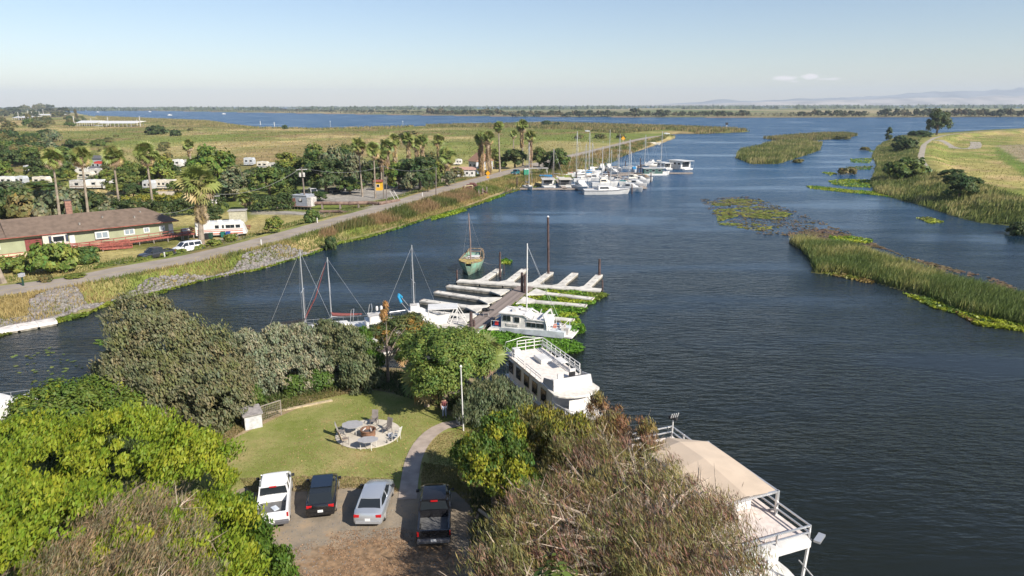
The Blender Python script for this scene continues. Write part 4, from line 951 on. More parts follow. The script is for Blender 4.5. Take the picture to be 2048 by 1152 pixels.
# ------------------------------------------------------------------ middle and far trees
PROTO = {}
def proto(key, m, seed, shape='round', leaf=.25, n=62, per=78):
    E = {'round': [(0, 0, 2.3, 2.4, 2.4, 2.0), (.8, .3, 3.4, 1.5, 1.5, 1.1), (-.9, -.2, 3.2, 1.4, 1.5, 1.2), (.3, -.8, 1.5, 1.9, 1.6, 1.2)],
         'tall': [(0, 0, 2.6, 1.7, 1.7, 2.4), (0, -.3, 1.4, 1.5, 1.4, 1.1), (.4, 0, 4.8, 1.1, 1.1, 1.3)],
         'wide': [(0, 0, 1.7, 2.8, 2.3, 1.5), (0, 0, 2.3, 3, 2.4, 1.3), (1.5, 0, 2.4, 1.5, 1.6, 1.2), (-1.6, .2, 2.1, 1.5, 1.5, 1.1), (.2, 0, 3.3, 1.6, 1.5, .8)],
         'bush': [(0, 0, .9, 1.8, 1.7, 1.1), (.9, 0, .8, 1.1, 1.2, .9), (-.8, .2, .8, 1.1, 1.1, .9)]}[shape]
    cm_ = crown_mesh(key + '_crown', E, m, n, per, .58 if shape != 'bush' else .42, leaf, 1.6, seed=seed, hue=.45, fill=.62)
    tm = trunk_mb(2.6, .2, 5, 1.3, seed, ells=E).mesh(key + '_trunk', BARK()) if shape != 'bush' else None
    h = max(e[2] + e[5] for e in E) + .3; w = max(abs(e[0]) + e[3] for e in E) * 2
    PROTO[key] = (cm_, tm, w, h)
MG = [leaf_mat('tree_leaf_%s' % n_, c, .3) for n_, c in (('mid', (.11, .16, .038)), ('fresh', (.165, .215, .042)), ('dark', (.07, .105, .032)), ('grey', (.165, .19, .10)), ('olive', (.16, .16, .058)))]
for i, nm_ in enumerate(('mid', 'fresh', 'dark', 'grey', 'olive')):
    for sh in ('round', 'tall', 'wide', 'bush'): proto(nm_ + '_' + sh, MG[i], 100 + i * 7 + len(sh), sh)
for i, nm_ in enumerate(('dark', 'olive')):
    for sh in ('round', 'wide'): proto('far_' + nm_ + '_' + sh, (leaf_mat('far_tree_leaf', (.075, .095, .045), .2), leaf_mat('far_olive_leaf', (.11, .11, .055), .2))[i], 200 + i * 5 + len(sh), sh, .6, 26, 34)
_n = [0]
ORD = 'first second third fourth fifth sixth seventh eighth ninth tenth eleventh twelfth thirteenth fourteenth fifteenth sixteenth seventeenth eighteenth nineteenth'.split()
TENS = {2: 'twent', 3: 'thirt', 4: 'fort', 5: 'fift', 6: 'sixt', 7: 'sevent'}
def ordinal(n):
    if n < 20: return ORD[n - 1]
    a, b = divmod(n, 10); return TENS[a] + 'ieth' if b == 0 else TENS[a] + 'y-' + ORD[b - 1]
TENS[8] = 'eight'
def ordinal_all(n): return ordinal(n)
def mtree(key, px, by_, w, h, label, group, name='leafy_tree', cat='tree'):
    cm_, tm, pw, ph = PROTO[key]; g_ = G(px, by_); depth = (g_ - Vector((0, 0, CAMZ))).dot(FW); s = FPX / depth
    sx = w / s / pw; sz = h / s / ph; _n[0] += 1
    t = thing(name, label, cat, g_, rz=_n[0] * 2.39, group=group); t.scale = (sx, sx, sz)
    link('foliage' if cat in ('bush', 'hedge') else 'crown', cm_, t)
    if tm: link('trunk', tm, t)
    return t
GP = 'trees of the caravan park'
for k, px, by_, w, h, lb in [
    ('fresh_round', 435, 395, 92, 100, 'big round willow like tree behind the golden skirted palm'), ('grey_tall', 470, 402, 50, 70, 'grey green drooping tree right of the big round tree'), ('mid_round', 540, 398, 70, 62, 'dark green round tree beside the hedge and pump house'),
    ('fresh_tall', 582, 368, 52, 64, 'yellow green tree behind the transformer pole'), ('dark_wide', 592, 385, 60, 50, 'dark tree behind the white van'), ('mid_tall', 635, 372, 44, 88, 'tall dark green tree left of the willow crowns'), ('grey_wide', 668, 372, 70, 80, 'silvery willow crown in the middle of the park'),
    ('dark_round', 652, 388, 74, 70, 'dark tree over the white van'), ('grey_round', 712, 372, 46, 66, 'grey green tree left of the ragged palm'), ('mid_round', 690, 330, 40, 40, 'bright tree behind the silvery willow'), ('dark_wide', 745, 372, 50, 46, 'dark tree behind the yellow hut'),
    ('fresh_round', 798, 378, 46, 52, 'light green tree with a pale trunk by the park lane'), ('dark_round', 840, 380, 64, 66, 'very dark dense tree beside the roadside pole'), ('dark_tall', 815, 375, 34, 56, 'dark tree left of the very dark dense tree'), ('mid_wide', 865, 372, 44, 40, 'dark green tree touching the leafy palm'),
    ('olive_round', 860, 340, 36, 36, 'olive tree below the lone shaggy palm'), ('dark_round', 640, 402, 30, 20, 'small dark tree behind the pump house'),
    ('mid_round', 250, 388, 60, 44, 'green tree right of the white caravans under the palms'), ('fresh_round', 322, 375, 56, 66, 'bright green round tree beside the fourth palm'), ('mid_wide', 280, 375, 60, 50, 'dark green tree behind the fourth palm trunk'), ('fresh_wide', 215, 372, 44, 34, 'bright low tree near the two storey cabin'), ('dark_round', 268, 398, 40, 30, 'dark tree beside the dark pickup in the park'),
    ('mid_wide', 355, 385, 44, 26, 'low tree in front of the white bus'), ('fresh_wide', 138, 362, 34, 22, 'yellow green low tree beside the dark fence'), ('mid_tall', 125, 352, 40, 54, 'dark green tree behind the leftmost slim palm'), ('dark_wide', 80, 358, 60, 44, 'dark tree beside the lone white trailer'), ('mid_wide', 62, 330, 56, 40, 'wide green tree at the left meadow'),
    ('mid_tall', 132, 330, 34, 40, 'narrow green tree in the left scrub'), ('dark_wide', 150, 310, 50, 30, 'dark tree mass above the second palm'), ('fresh_round', 8, 356, 36, 36, 'green tree at the left picture edge above the trailers'), ('dark_wide', 20, 335, 50, 40, 'dark scrub tree at the left picture edge'), ('dark_round', 60, 302, 44, 34, 'dark round tree far left in the marsh'),
    ('dark_round', 1030, 336, 44, 36, 'dark round tree left of the toilet cabin'), ('mid_round', 1078, 334, 26, 38, 'dark green tree right of the shaggy palm by the boats'), ('mid_round', 1118, 342, 40, 44, 'green tree beside the levee road above the moored boats'), ('dark_tall', 1100, 340, 24, 36, 'dark narrow tree left of the tree above the boats'), ('olive_wide', 912, 356, 34, 22, 'low olive tree behind the signboard'), ('mid_tall', 1000, 338, 22, 30, 'green shrubby tree behind the very slim palm')]:
    mtree(k, px, by_, w, h, lb, GP)
for k, px, by_, w, h, lb in [('fresh_round', 550, 466, 38, 32, 'small round yellow green tree on the dry lawn before the road'), ('mid_bush', 625, 446, 32, 28, 'dark bush beside the levee road'), ('dark_bush', 661, 484, 24, 28, 'dark bush on the bank between road and water'), ('dark_round', 427, 446, 38, 30, 'clipped dark round bush behind the motorhome'),
    ('mid_bush', 955, 388, 18, 18, 'dark bush beside the rusty pipes'), ('fresh_bush', 28, 545, 62, 34, 'dark hedge bush before the left end of the green house'), ('fresh_bush', 110, 545, 86, 66, 'large bright green shrub before the green house windows'), ('mid_bush', 165, 526, 66, 34, 'dark leafy bush left of the red steps'),
    ('olive_bush', 92, 563, 30, 14, 'low reddish bush by the road verge'), ('fresh_bush', 55, 585, 0, 0, '')]:
    if w: mtree(k, px, by_, w, h, lb, 'garden bushes near the green house', 'garden_bush' if 'bush' in k else 'small_tree', 'bush' if 'bush' in k else 'tree')
for wi, (px, by_, w, h) in enumerate([(150, 555, 40, 8), (212, 536, 40, 8), (255, 530, 24, 8), (290, 524, 36, 12), (330, 514, 34, 14), (360, 508, 26, 12), (395, 500, 30, 14), (430, 492, 30, 14), (462, 482, 28, 16)]):
    mtree('fresh_bush', px, by_, w, h, ordinal(wi + 1) + ' clump of low green weeds from the left along the road edge', 'weed clumps along the road edge', 'weed_clump', 'bush')
rr = random.Random(31); PLACES = ['near the leftmost slim palm', 'behind the second slim palm', 'beside the third slim palm', 'near the fourth slim palm', 'behind the golden skirted palm', 'near the short bushy palm', 'behind the pump house', 'behind the white van', 'near the ragged palm', 'near the yellow hut', 'below the shaggy palm group', 'near the leafy roadside palm']
for i, (px, by_, w, h) in enumerate([(100, 368, 46, 30), (230, 356, 40, 34), (262, 366, 44, 44), (300, 366, 46, 40), (338, 366, 40, 46), (360, 372, 40, 30), (410, 372, 56, 60), (452, 366, 50, 60), (500, 388, 44, 44), (512, 366, 50, 30), (560, 384, 50, 52), (600, 366, 46, 50), (625, 352, 40, 50), (680, 352, 60, 56), (730, 366, 44, 44), (760, 352, 44, 36), (785, 352, 40, 30), (812, 352, 44, 34), (850, 356, 44, 40), (882, 356, 34, 36), (700, 388, 50, 34), (578, 402, 40, 26), (540, 412, 44, 22), (900, 372, 26, 30), (820, 384, 30, 40), (856, 384, 28, 34), (300, 396, 30, 22), (470, 400, 40, 26), (395, 404, 34, 24), (190, 372, 30, 22), (20, 392, 60, 30), (90, 388, 60, 28)]):
    k = rr.choice(['mid_round', 'fresh_round', 'dark_round', 'grey_round', 'mid_wide', 'dark_wide', 'mid_tall', 'olive_round']); near_ = min(range(12), key=lambda j: abs(px - [110, 165, 230, 300, 400, 490, 600, 640, 720, 760, 830, 890][j]))
    mtree(k, px, by_, w, h, ['leafy', 'bushy', 'dense', 'broad', 'rounded', 'ragged', 'slender', 'thick'][i % 8] + ' ' + {'mid': 'green', 'fresh': 'bright green', 'dark': 'dark green', 'grey': 'grey green', 'olive': 'olive'}[k.split('_')[0]] + ' park tree ' + PLACES[near_], GP)
# hedges: long dark green
def hedge(label, pxs, wm_, hm, m, seed, name='hedge', dens=26.0, leaf=.26):
    P = [G(*p) for p in pxs]; c0 = P[len(P) // 2]; t = thing(name, label, 'hedge', c0); E = []
    for i in range(len(P) - 1):
        L = (P[i + 1] - P[i]).length; n = max(1, int(L / 1.6))
        for j in range(n):
            q = P[i].lerp(P[i + 1], (j + .5) / n) - c0; rr = random.Random(seed + i * 50 + j)
            E.append((q.x, q.y, hm * .45, wm_ * .6, wm_ * .55 * rr.uniform(.85, 1.15), hm * .55 * rr.uniform(.75, 1.15)))
    link('foliage', crown_mesh(name, E, m, int(len(E) * dens), 34, .55, leaf, 1.5, seed=seed, hue=.35, fill=.55), t)
    mb = MB(); 
    for e in E[::3]: mb.tube([(e[0], e[1], -.2), (e[0], e[1], hm * .6)], [.08, .04], 4)
    mb.build('stem', BARK(), t)
hedge('long dense dark green hedge behind the golden skirted palm', [(235, 436), (300, 436), (380, 432), (450, 426)], 3.4, 4.2, MG[2], 1)
hedge('hedge right of the short bushy palm, ending at the pump house', [(505, 424), (560, 422), (595, 414)], 3.2, 4.0, MG[2], 2)
hedge('yellow green top growth behind the long hedge', [(250, 408), (320, 405), (385, 402)], 3, 2.0, leaf_mat('lime_leaf', (.24, .24, .04), .35), 3)
for i, (px, by_, w, h, k) in enumerate([(20, 432, 90, 56, 'dark_bush'), (75, 436, 90, 62, 'olive_bush'), (130, 438, 90, 66, 'grey_bush'), (185, 436, 80, 52, 'dark_bush'), (225, 434, 66, 44, 'grey_bush'), (-30, 440, 90, 66, 'dark_bush'), (50, 418, 80, 44, 'mid_bush'), (160, 416, 70, 40, 'olive_bush')]):
    mtree(k, px, by_, w, h, ['dark tangled scrub bush', 'olive scrub bush', 'grey green scrub bush', 'dark scrub bush', 'pale scrub bush', 'dense scrub bush', 'mid green scrub bush', 'olive thicket'][i] + ['  at the left edge of the field', ' left of the leftmost slim palm', ' behind the leftmost slim palm trunk', ' between the first two slim palms', ' left of the chimney palm', ' just at the picture edge', ' below the long white trailers', ' behind the second slim palm'][i].replace('  ', ' '), 'scrub behind the field', 'scrub_bush', 'bush')
# marsh scrub and far left woods
rr = random.Random(77)
SP = []
for i in range(84):
    px = rr.uniform(-60, 200) if i < 66 else rr.uniform(200, 420); py = rr.uniform(236, 330)
    if px > 60 + (330 - py) * 1.2 and i < 66: px = rr.uniform(-60, 100)
    SP.append((px, py, i))
SP.sort(key=lambda v: v[0])
for r_, (px, py, i) in enumerate(SP):
    sc = (py - 208) / 60; k = rr.choice(['dark_bush', 'grey_bush', 'olive_bush', 'mid_wide', 'olive_wide', 'dark_wide'])
    if i >= 66: k = 'olive_bush'; sc *= .35
    mtree(k, px, py, rr.uniform(22, 40) * sc, rr.uniform(10, 22) * sc, 'scrubby marsh bush, ' + ordinal_all(r_ + 1) + ' from the left in the far left marsh', 'marsh scrub bushes', 'scrub_bush', 'bush')
for k, px, by_, w, h, lb in [('dark_bush', 312, 269, 44, 18, 'large dark bush standing alone in the marsh'), ('dark_bush', 352, 272, 22, 13, 'smaller dark bush right of the lone marsh bush'), ('mid_bush', 197, 292, 26, 14, 'green bush in the left meadow'), ('dark_bush', 570, 258.5, 11, 9, 'tiny dark bush at the edge of the wide river'),
    ('olive_bush', 818, 276, 42, 15, 'grey bush behind the shaggy palms'), ('dark_bush', 1092, 252, 22, 11, 'dark bush on the far reed bank'), ('dark_bush', 1114, 252.5, 14, 8, 'small bush on the far reed bank'), ('olive_bush', 1200, 277, 22, 10, 'grey bush by the far levee road'), ('olive_bush', 1242, 277, 18, 10, 'grey bush left of the levee tip'), ('olive_bush', 1158, 277, 22, 8, 'pale bush in the far meadow'),
    ('dark_wide', 1873, 270, 54, 50, 'big dark tree on the right levee bend'), ('dark_tall', 1776, 281, 12, 26, 'slim tree at the right channel mouth'), ('dark_bush', 1798, 285, 22, 14, 'round bush right of the slim tree'), ('dark_bush', 1838, 274, 44, 13, 'low bushes left of the big levee tree'), ('dark_bush', 1812, 301, 50, 24, 'dark bush by the start of the levee path'),
    ('mid_bush', 1810, 357, 82, 42, 'large domed dark bush on the right bank'), ('dark_round', 1902, 362, 42, 24, 'dark shrub on the levee path edge'), ('dark_round', 1918, 402, 64, 46, 'dark tree standing in the reeds on the right'), ('dark_bush', 2040, 446, 44, 26, 'dark bush at the right picture edge'), ('olive_bush', 1695, 349, 34, 16, 'tall tule clump standing in the right channel'), ('olive_bush', 1684, 279, 26, 9, 'dark bush on the far reed islet'), ('olive_bush', 1730, 301, 18, 8, 'reed clump before the right bank'), ('olive_bush', 1596, 325, 24, 8, 'reed clump at the edge of the marsh island')]:
    mtree(k, px, by_, w, h, lb, None, 'shrub' if 'bush' in k else 'tree', 'bush' if 'bush' in k else 'tree')
# far shore trees, one by one
rr = random.Random(5)
def far_row(x0, x1, n, ylo, wlo, whi, hlo, hhi, lb, grp):
    for i in range(n):
        lb_ = '%s tree, %s from the left %s' % (rr.choice(['dark', 'dusky', 'bushy', 'low']), ordinal(i + 1), lb)
        px = x0 + (x1 - x0) * (i + rr.random()) / n; f = np.interp(px, [0, 512, 1024, 2048], [221, 224.5, 232.5, 232.5]) + ylo
        mtree(rr.choice(['far_dark_round', 'far_dark_wide', 'far_olive_wide']), px, f + rr.uniform(-.8, .3), rr.uniform(wlo, whi), rr.uniform(hlo, hhi), lb_, grp, 'far_tree')
far_row(855, 1000, 22, -1.5, 12, 20, 8, 14, 'in the dense far shore grove left of centre', 'far grove left of centre')
far_row(1010, 1500, 62, .2, 10, 20, 6, 13, 'in the line along the far river bank', 'trees along the far river bank')
for px, w, h, lb in ((1270, 26, 17, 'widest tree'), (1160, 20, 13, 'leftmost taller tree'), (1318, 20, 14, 'taller tree right of the widest one'), (1448, 14, 12, 'rightmost taller tree')): mtree('far_dark_round', px, 233, w, h, lb + ' in the line along the far river bank', 'taller trees along the far river bank', 'far_tree')
far_row(1600, 1730, 16, .3, 12, 20, 8, 14, 'in the far grove left of the levee tree', 'far grove left of the levee tree'); far_row(1755, 2048, 34, .2, 12, 22, 9, 17, 'in the far grove behind the levee tree', 'far grove behind the levee tree')
far_row(520, 850, 34, -3, 8, 16, 3, 6, 'on the hazy far shore', 'small trees on the hazy far shore')
for i in range(26):
    mtree(rr.choice(['far_dark_round', 'far_dark_wide', 'olive_wide']), -20 + 150 * (i + rr.random()) / 26, rr.uniform(222, 243), rr.uniform(12, 28), rr.uniform(8, 18), 'dark tree, ' + ordinal(i + 1) + ' from the left in the far left harbour wood', 'far left harbour wood', 'far_tree')
mtree('far_dark_round', 97, 222, 8, 14, 'tall tree standing above the far left wood', None, 'far_tree'); mtree('far_olive_round', 153, 240, 7, 22, 'slim poplar beside the covered docks', None, 'far_tree')
# woods on the horizon, one mass
def horizon_wood():
    rng = np.random.default_rng(9); n = 15000; D = rng.choice([4200, 5500, 7000, 9500], n) * rng.uniform(.93, 1.07, n); T = rng.uniform(-.95, .95, n)
    x = D * T; keep = fbm(T * 26, D / 900, 3, 3) > .40; D, x = D[keep], x[keep]; n = len(D)
    hh = rng.uniform(4, 13, n) * (.6 + fbm(x / 300, D / 300, 5, 3)); ctr = np.stack([x, D, 1.5 + hh * rng.random(n)], 1)
    me = leaves_mesh('horizon_wood', ctr, np.array([[0, -1, .5]]) + rng.normal(size=(n, 3)) * .6, rng.uniform(9, 22, n), leaf_mat('far_tree_leaf', (.075, .095, .045), .2), np.ones((n, 3)) * rng.uniform(.7, 1.2, (n, 1)), 1.3, rng=rng, axis=np.array([[0, 0, 1.]]) + rng.normal(size=(n, 3)) * .2)
    props(link('horizon_wood', me), kind='stuff')
horizon_wood()
def far_scrub():
    rng = np.random.default_rng(19); q = fill_poly(poly([(130, 220), (512, 225), (690, 228), (850, 230), (1024, 232), (1300, 234), (1590, 234.6), (2048, 233), (2400, 232), (2400, 228), (1500, 229), (1000, 226), (700, 222), (300, 219)]), 14000, rng); n = len(q)
    keep = fbm(q[:, 0] / 90, q[:, 1] / 120, 4, 3) > .5; q = q[keep]; n = len(q)
    ctr = np.concatenate([q, 1.5 + 3.5 * rng.random((n, 1))], 1)
    me = leaves_mesh('far_scrub', ctr, np.array([[0, -1, .7]]) + rng.normal(size=(n, 3)) * .6, rng.uniform(2.5, 6, n), leaf_mat('far_olive_leaf', (.11, .11, .055), .2), np.ones((n, 3)) * rng.uniform(.7, 1.3, (n, 1)), 1.4, rng=rng)
    props(link('far_scrub', me), kind='stuff')
far_scrub()

# ------------------------------------------------------------------ boats and docks
white = lambda: mat('white_gelcoat', (.66, .645, .615), .35, var=.07, scale=1.2)
dull = lambda: mat('weathered_white', (.50, .475, .44), .55, var=.2, scale=1.6)
glass = lambda: mat('dark_glass', (.02, .025, .03), .08, var=0)
alu = lambda: mat('aluminium', (.62, .62, .62), .35, metal=.6, var=0)
blackc = lambda: mat('black_canvas', (.02, .02, .022), .8, var=.2)
conc = lambda: mat('dock_concrete', (.58, .55, .49), .9, var=.16, scale=1.1, bump=.3)
concs = lambda: mat('dock_float_side', (.25, .225, .18), .9, var=.35, scale=1.5)
wood = lambda: mat('dock_wood', (.235, .19, .165), .9, var=.25, scale=2.0, bump=.4)
pilem = lambda: mat('creosote_pile', (.085, .055, .05), .9, var=.4, scale=3, bump=.5)
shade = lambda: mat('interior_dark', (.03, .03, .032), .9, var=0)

def hull_mb(L, B, H, sheer=.25, bow=1.6, stern=.85, draft=.3, flare=.8):
    mb = MB(); rings = []
    for i in range(11):
        s = i / 10; x = (s - .5) * L
        b = B / 2 * (stern + (1 - stern) * math.sin(min(1, s * 2.4) * math.pi / 2)) if s < .42 else B / 2 * max(.02, 1 - ((s - .42) / .58) ** (bow + .4))
        h = H * (1 + sheer * max(0, (s - .3) / .7) ** 2 * 1.6 + sheer * .2 * (1 - s)); bl = b * flare * (1 - .45 * max(0, (s - .55) / .45))
        xr = x - (L * .06 * (s ** 4)); 
        rings.append([(xr, -b * .1, -draft), (xr, -bl, 0.02), (x, -b, h), (x, -b * .9, h + .04), (x, b * .9, h + .04), (x, b, h), (xr, bl, .02), (xr, b * .1, -draft)])
    return mb.loft(rings), rings
def boat(name, label, x, y, rz, group=None, z=0):
    return thing(name, label, 'boat', (x, y, z), rz, group)
def stays(mb, pts, r=.012):
    for a, b in pts: mb.tube([a, b], r, 3, False)
def sailboat(label, x, y, rz, L=8, mast=10, hullm=None, cover=None, group='sailing boats', spread=True, far=False, lean=0, mastx=.06, furl=None, mastm=None, boomdrop=.0, name='sailboat'):
    t = boat(name, label, x, y, rz, group); B = L * .31; H = .75 + L * .025; hm = hullm or white()
    mb, rings = hull_mb(L, B, H, .3); mb.build('hull', hm, t, smooth=True)
    MB().box((L * .03, 0, H + .28), (L * .42, B * .52, .42), taper=.82).build('cabin', dull() if far else white(), t, bevel=.03)
    w = MB()
    for sy in (-1, 1): w.box((L * .04, sy * B * .25, H + .3), (L * .26, .02, .14))
    w.build('window', glass(), t)
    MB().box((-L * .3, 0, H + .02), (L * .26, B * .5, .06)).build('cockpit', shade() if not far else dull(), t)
    mx = L * mastx; mm = mastm or alu(); r = .075 if not far else .13
    m_ = MB().tube([(mx, 0, H + .4), (mx, lean, H + mast)], [r, r * .75], 7)
    m_.build('mast', mm, t, smooth=True)
    MB().tube([(mx, 0, H + 1.25), (mx - L * .4, 0, H + 1.15 - boomdrop)], r * .7, 6).build('boom', mm, t)
    if cover: MB().tube([(mx, 0, H + 1.75), (mx - .15, 0, H + 1.5), (mx - L * .2, 0, H + 1.33 - boomdrop * .5), (mx - L * .41, 0, H + 1.25 - boomdrop)], [.10, .2, .17, .10], 7).build('sail_cover', cover, t, smooth=True)
    if spread: MB().tube([(mx, -B * .45, H + mast * .52), (mx, B * .45, H + mast * .52)], .035, 5).build('spreader', mm, t)
    rg = MB(); top = (mx, lean, H + mast * .98)
    stays(rg, [(top, (L * .48, 0, H + .3)), (top, (-L * .48, 0, H + .1)), ((mx, lean, H + mast * .96), (mx - .1, -B * .45, H + mast * .52)), ((mx, lean, H + mast * .96), (mx - .1, B * .45, H + mast * .52)), ((mx, -B * .45, H + mast * .52), (mx, -B * .48, H)), ((mx, B * .45, H + mast * .52), (mx, B * .48, H))], .014 if not far else .022)
    rg.build('rigging', alu(), t)
    if furl: MB().tube([(mx + .2, lean, H + mast * .93), (L * .25, 0, H + mast * .45), (L * .46, 0, H + .5)], [.03, .07, .1], 6).build('furled_jib', furl, t)
    if not far:
        rl = MB()
        for sy in (-1, 1):
            P = [rings[i][5 if sy > 0 else 2] for i in (0, 2, 4, 6, 8, 9)]
            rl.tube([(p[0], p[1], p[2] + .6) for p in P], .014, 4)
            for p in P: rl.tube([p, (p[0], p[1], p[2] + .6)], .014, 4)
        rl.tube([(rings[9][2][0], rings[9][2][1], rings[9][2][2] + .6), (L * .5, 0, H * 1.4 + .65), (rings[9][5][0], rings[9][5][1], rings[9][5][2] + .6)], .018, 4)
        rl.build('lifeline', alu(), t)
    return t
def cruiser(label, x, y, rz, L=9, group='motor boats', hullm=None, fly=True, stripe=None, top=None, far=True, canvas=None, name='motor_boat'):
    t = boat(name, label, x, y, rz, group); B = L * .33; H = .9 + L * .03; hm = hullm or white()
    mb, rings = hull_mb(L, B, H, .22, 1.9, .92); mb.build('hull', hm, t, smooth=True)
    if stripe:
        s_ = MB(); rr_ = [[(r_[2][0], r_[2][1] - .012, r_[2][2] - .22), (r_[2][0], r_[2][1] - .012, r_[2][2] - .02)] for r_ in rings]; 
        for a, b in zip(rr_[:-1], rr_[1:]): s_.quad(a[0], b[0], b[1], a[1])
        rr_ = [[(r_[5][0], r_[5][1] + .012, r_[5][2] - .22), (r_[5][0], r_[5][1] + .012, r_[5][2] - .02)] for r_ in rings]
        for a, b in zip(rr_[:-1], rr_[1:]): s_.quad(a[1], b[1], b[0], a[0])
        s_.build('stripe', stripe, t)
    c = MB(); hh = 1.15
    c.loft([[(-L * .2, -B * .4, H), (-L * .2, -B * .34, H + hh), (-L * .2, B * .34, H + hh), (-L * .2, B * .4, H)], [(L * .08, -B * .4, H), (L * .02, -B * .33, H + hh), (L * .02, B * .33, H + hh), (L * .08, B * .4, H)], [(L * .3, -B * .3, H + .1), (L * .28, -B * .2, H + .22), (L * .28, B * .2, H + .22), (L * .3, B * .3, H + .1)]])
    c.build('cabin', top or white(), t)
    w = MB()
    for sy in (-1, 1): w.add([(-L * .17, sy * B * .40, H + .5), (L * .03, sy * B * .395, H + .5), (0, sy * B * .362, H + .95), (-L * .17, sy * B * .362, H + .95)], [(0, 1, 2, 3)])
    for sy in (-1, 1): w.add([(L * .075, sy * .06, H + .62), (L * .075, sy * B * .33, H + .62), (L * .05, sy * B * .3, H + 1.0), (L * .05, sy * .06, H + 1.0)], [(0, 1, 2, 3)])
    w.build('window', glass(), t)
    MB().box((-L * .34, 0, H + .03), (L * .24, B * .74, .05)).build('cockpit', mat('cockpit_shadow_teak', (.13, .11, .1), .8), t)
    if fly:
        f = MB(); f.loft([[(-L * .16, -B * .3, H + hh), (-L * .16, -B * .3, H + hh + .55), (-L * .16, B * .3, H + hh + .55), (-L * .16, B * .3, H + hh)], [(0, -B * .26, H + hh), (-L * .02, -B * .26, H + hh + .6), (-L * .02, B * .26, H + hh + .6), (0, B * .26, H + hh)]]); f.build('flybridge', white(), t)
        MB().box((-L * .11, 0, H + hh + .57), (L * .12, B * .46, .06)).build('flybridge_seat', dull(), t)
    if canvas:
        cv = MB(); cv.loft([[(-L * .44, -B * .42, H + 1.75), (-L * .44, 0, H + 2.0), (-L * .44, B * .42, H + 1.75), (-L * .44, 0, H + 1.92)], [(-L * .18, -B * .42, H + 1.75), (-L * .18, 0, H + 2.0), (-L * .18, B * .42, H + 1.75), (-L * .18, 0, H + 1.92)]]); cv.build('bimini_top', canvas, t)
        fr = MB()
        for sx in (-.42, -.2):
            for sy in (-.42, .42): fr.tube([(L * sx, B * sy, H), (L * sx, B * sy, H + 1.75)], .03, 4)
        fr.build('bimini_frame', alu(), t)
    rl = MB(); P = [rings[i][2] for i in (5, 6, 7, 8, 9)] + [(L * .5, 0, H * 1.33)] + [rings[i][5] for i in (9, 8, 7, 6, 5)]
    rl.tube([(p[0], p[1], p[2] + .55) for p in P], .022 if not far else .035, 4)
    for p in P[::2]: rl.tube([p, (p[0], p[1], p[2] + .55)], .02, 4)
    rl.build('bow_rail', alu(), t)
    return t
def houseboat(label, x, y, rz, L=10, B=3.6, group='houseboats', wall=None, roof=None, hullm=None, open_front=.22, H=2.3, far=True, name='houseboat'):
    t = boat(name, label, x, y, rz, group)
    mb = MB(); mb.loft([[(-L / 2, -B / 2, -.25), (-L / 2, -B / 2, .6), (-L / 2, B / 2, .6), (-L / 2, B / 2, -.25)], [(L * .42, -B / 2, -.25), (L * .42, -B / 2, .6), (L * .42, B / 2, .6), (L * .42, B / 2, -.25)], [(L / 2, -B * .34, .1), (L / 2, -B * .42, .62), (L / 2, B * .42, .62), (L / 2, B * .34, .1)]]); mb.build('hull', hullm or white(), t)
    x0, x1 = -L / 2 + .6, L / 2 - L * open_front
    MB().box(((x0 + x1) / 2, 0, .6 + H / 2), (x1 - x0, B * .9, H)).build('cabin', wall or white(), t)
    MB().box((.0, 0, .6 + H + .06), (L * .98, B * 1.02, .12)).build('roof', roof or white(), t)
    n = max(2, int((x1 - x0) / 2.2))
    for sy in (-1, 1):
        for i in range(n):
            cx = x0 + (x1 - x0) * (i + .5) / n
            f = MB().box((cx, sy * B * .452, .6 + H * .62), (1.25, .05, .85)).build('window_frame', alu(), t)
            g = MB().box((cx, sy * B * .462, .6 + H * .62), (1.1, .05, .7)).build('window', glass(), f)
    MB().box((x1 + .01, 0, .6 + H * .5), (.06, B * .62, H * .72)).build('glass_door', glass(), t)
    rl = MB()
    for sy in (-1, 1):
        for xx in (x1, L / 2 - .15): rl.tube([(xx, sy * B * .47, .6), (xx, sy * B * .47, .6 + H)], .04, 4)
        rl.tube([(x1, sy * B * .47, 1.5), (L / 2 - .15, sy * B * .47, 1.5)], .03, 4)
    rl.tube([(L / 2 - .15, -B * .47, 1.5), (L / 2 - .15, B * .47, 1.5)], .03, 4)
    rl.build('railing', alu(), t)
    return t

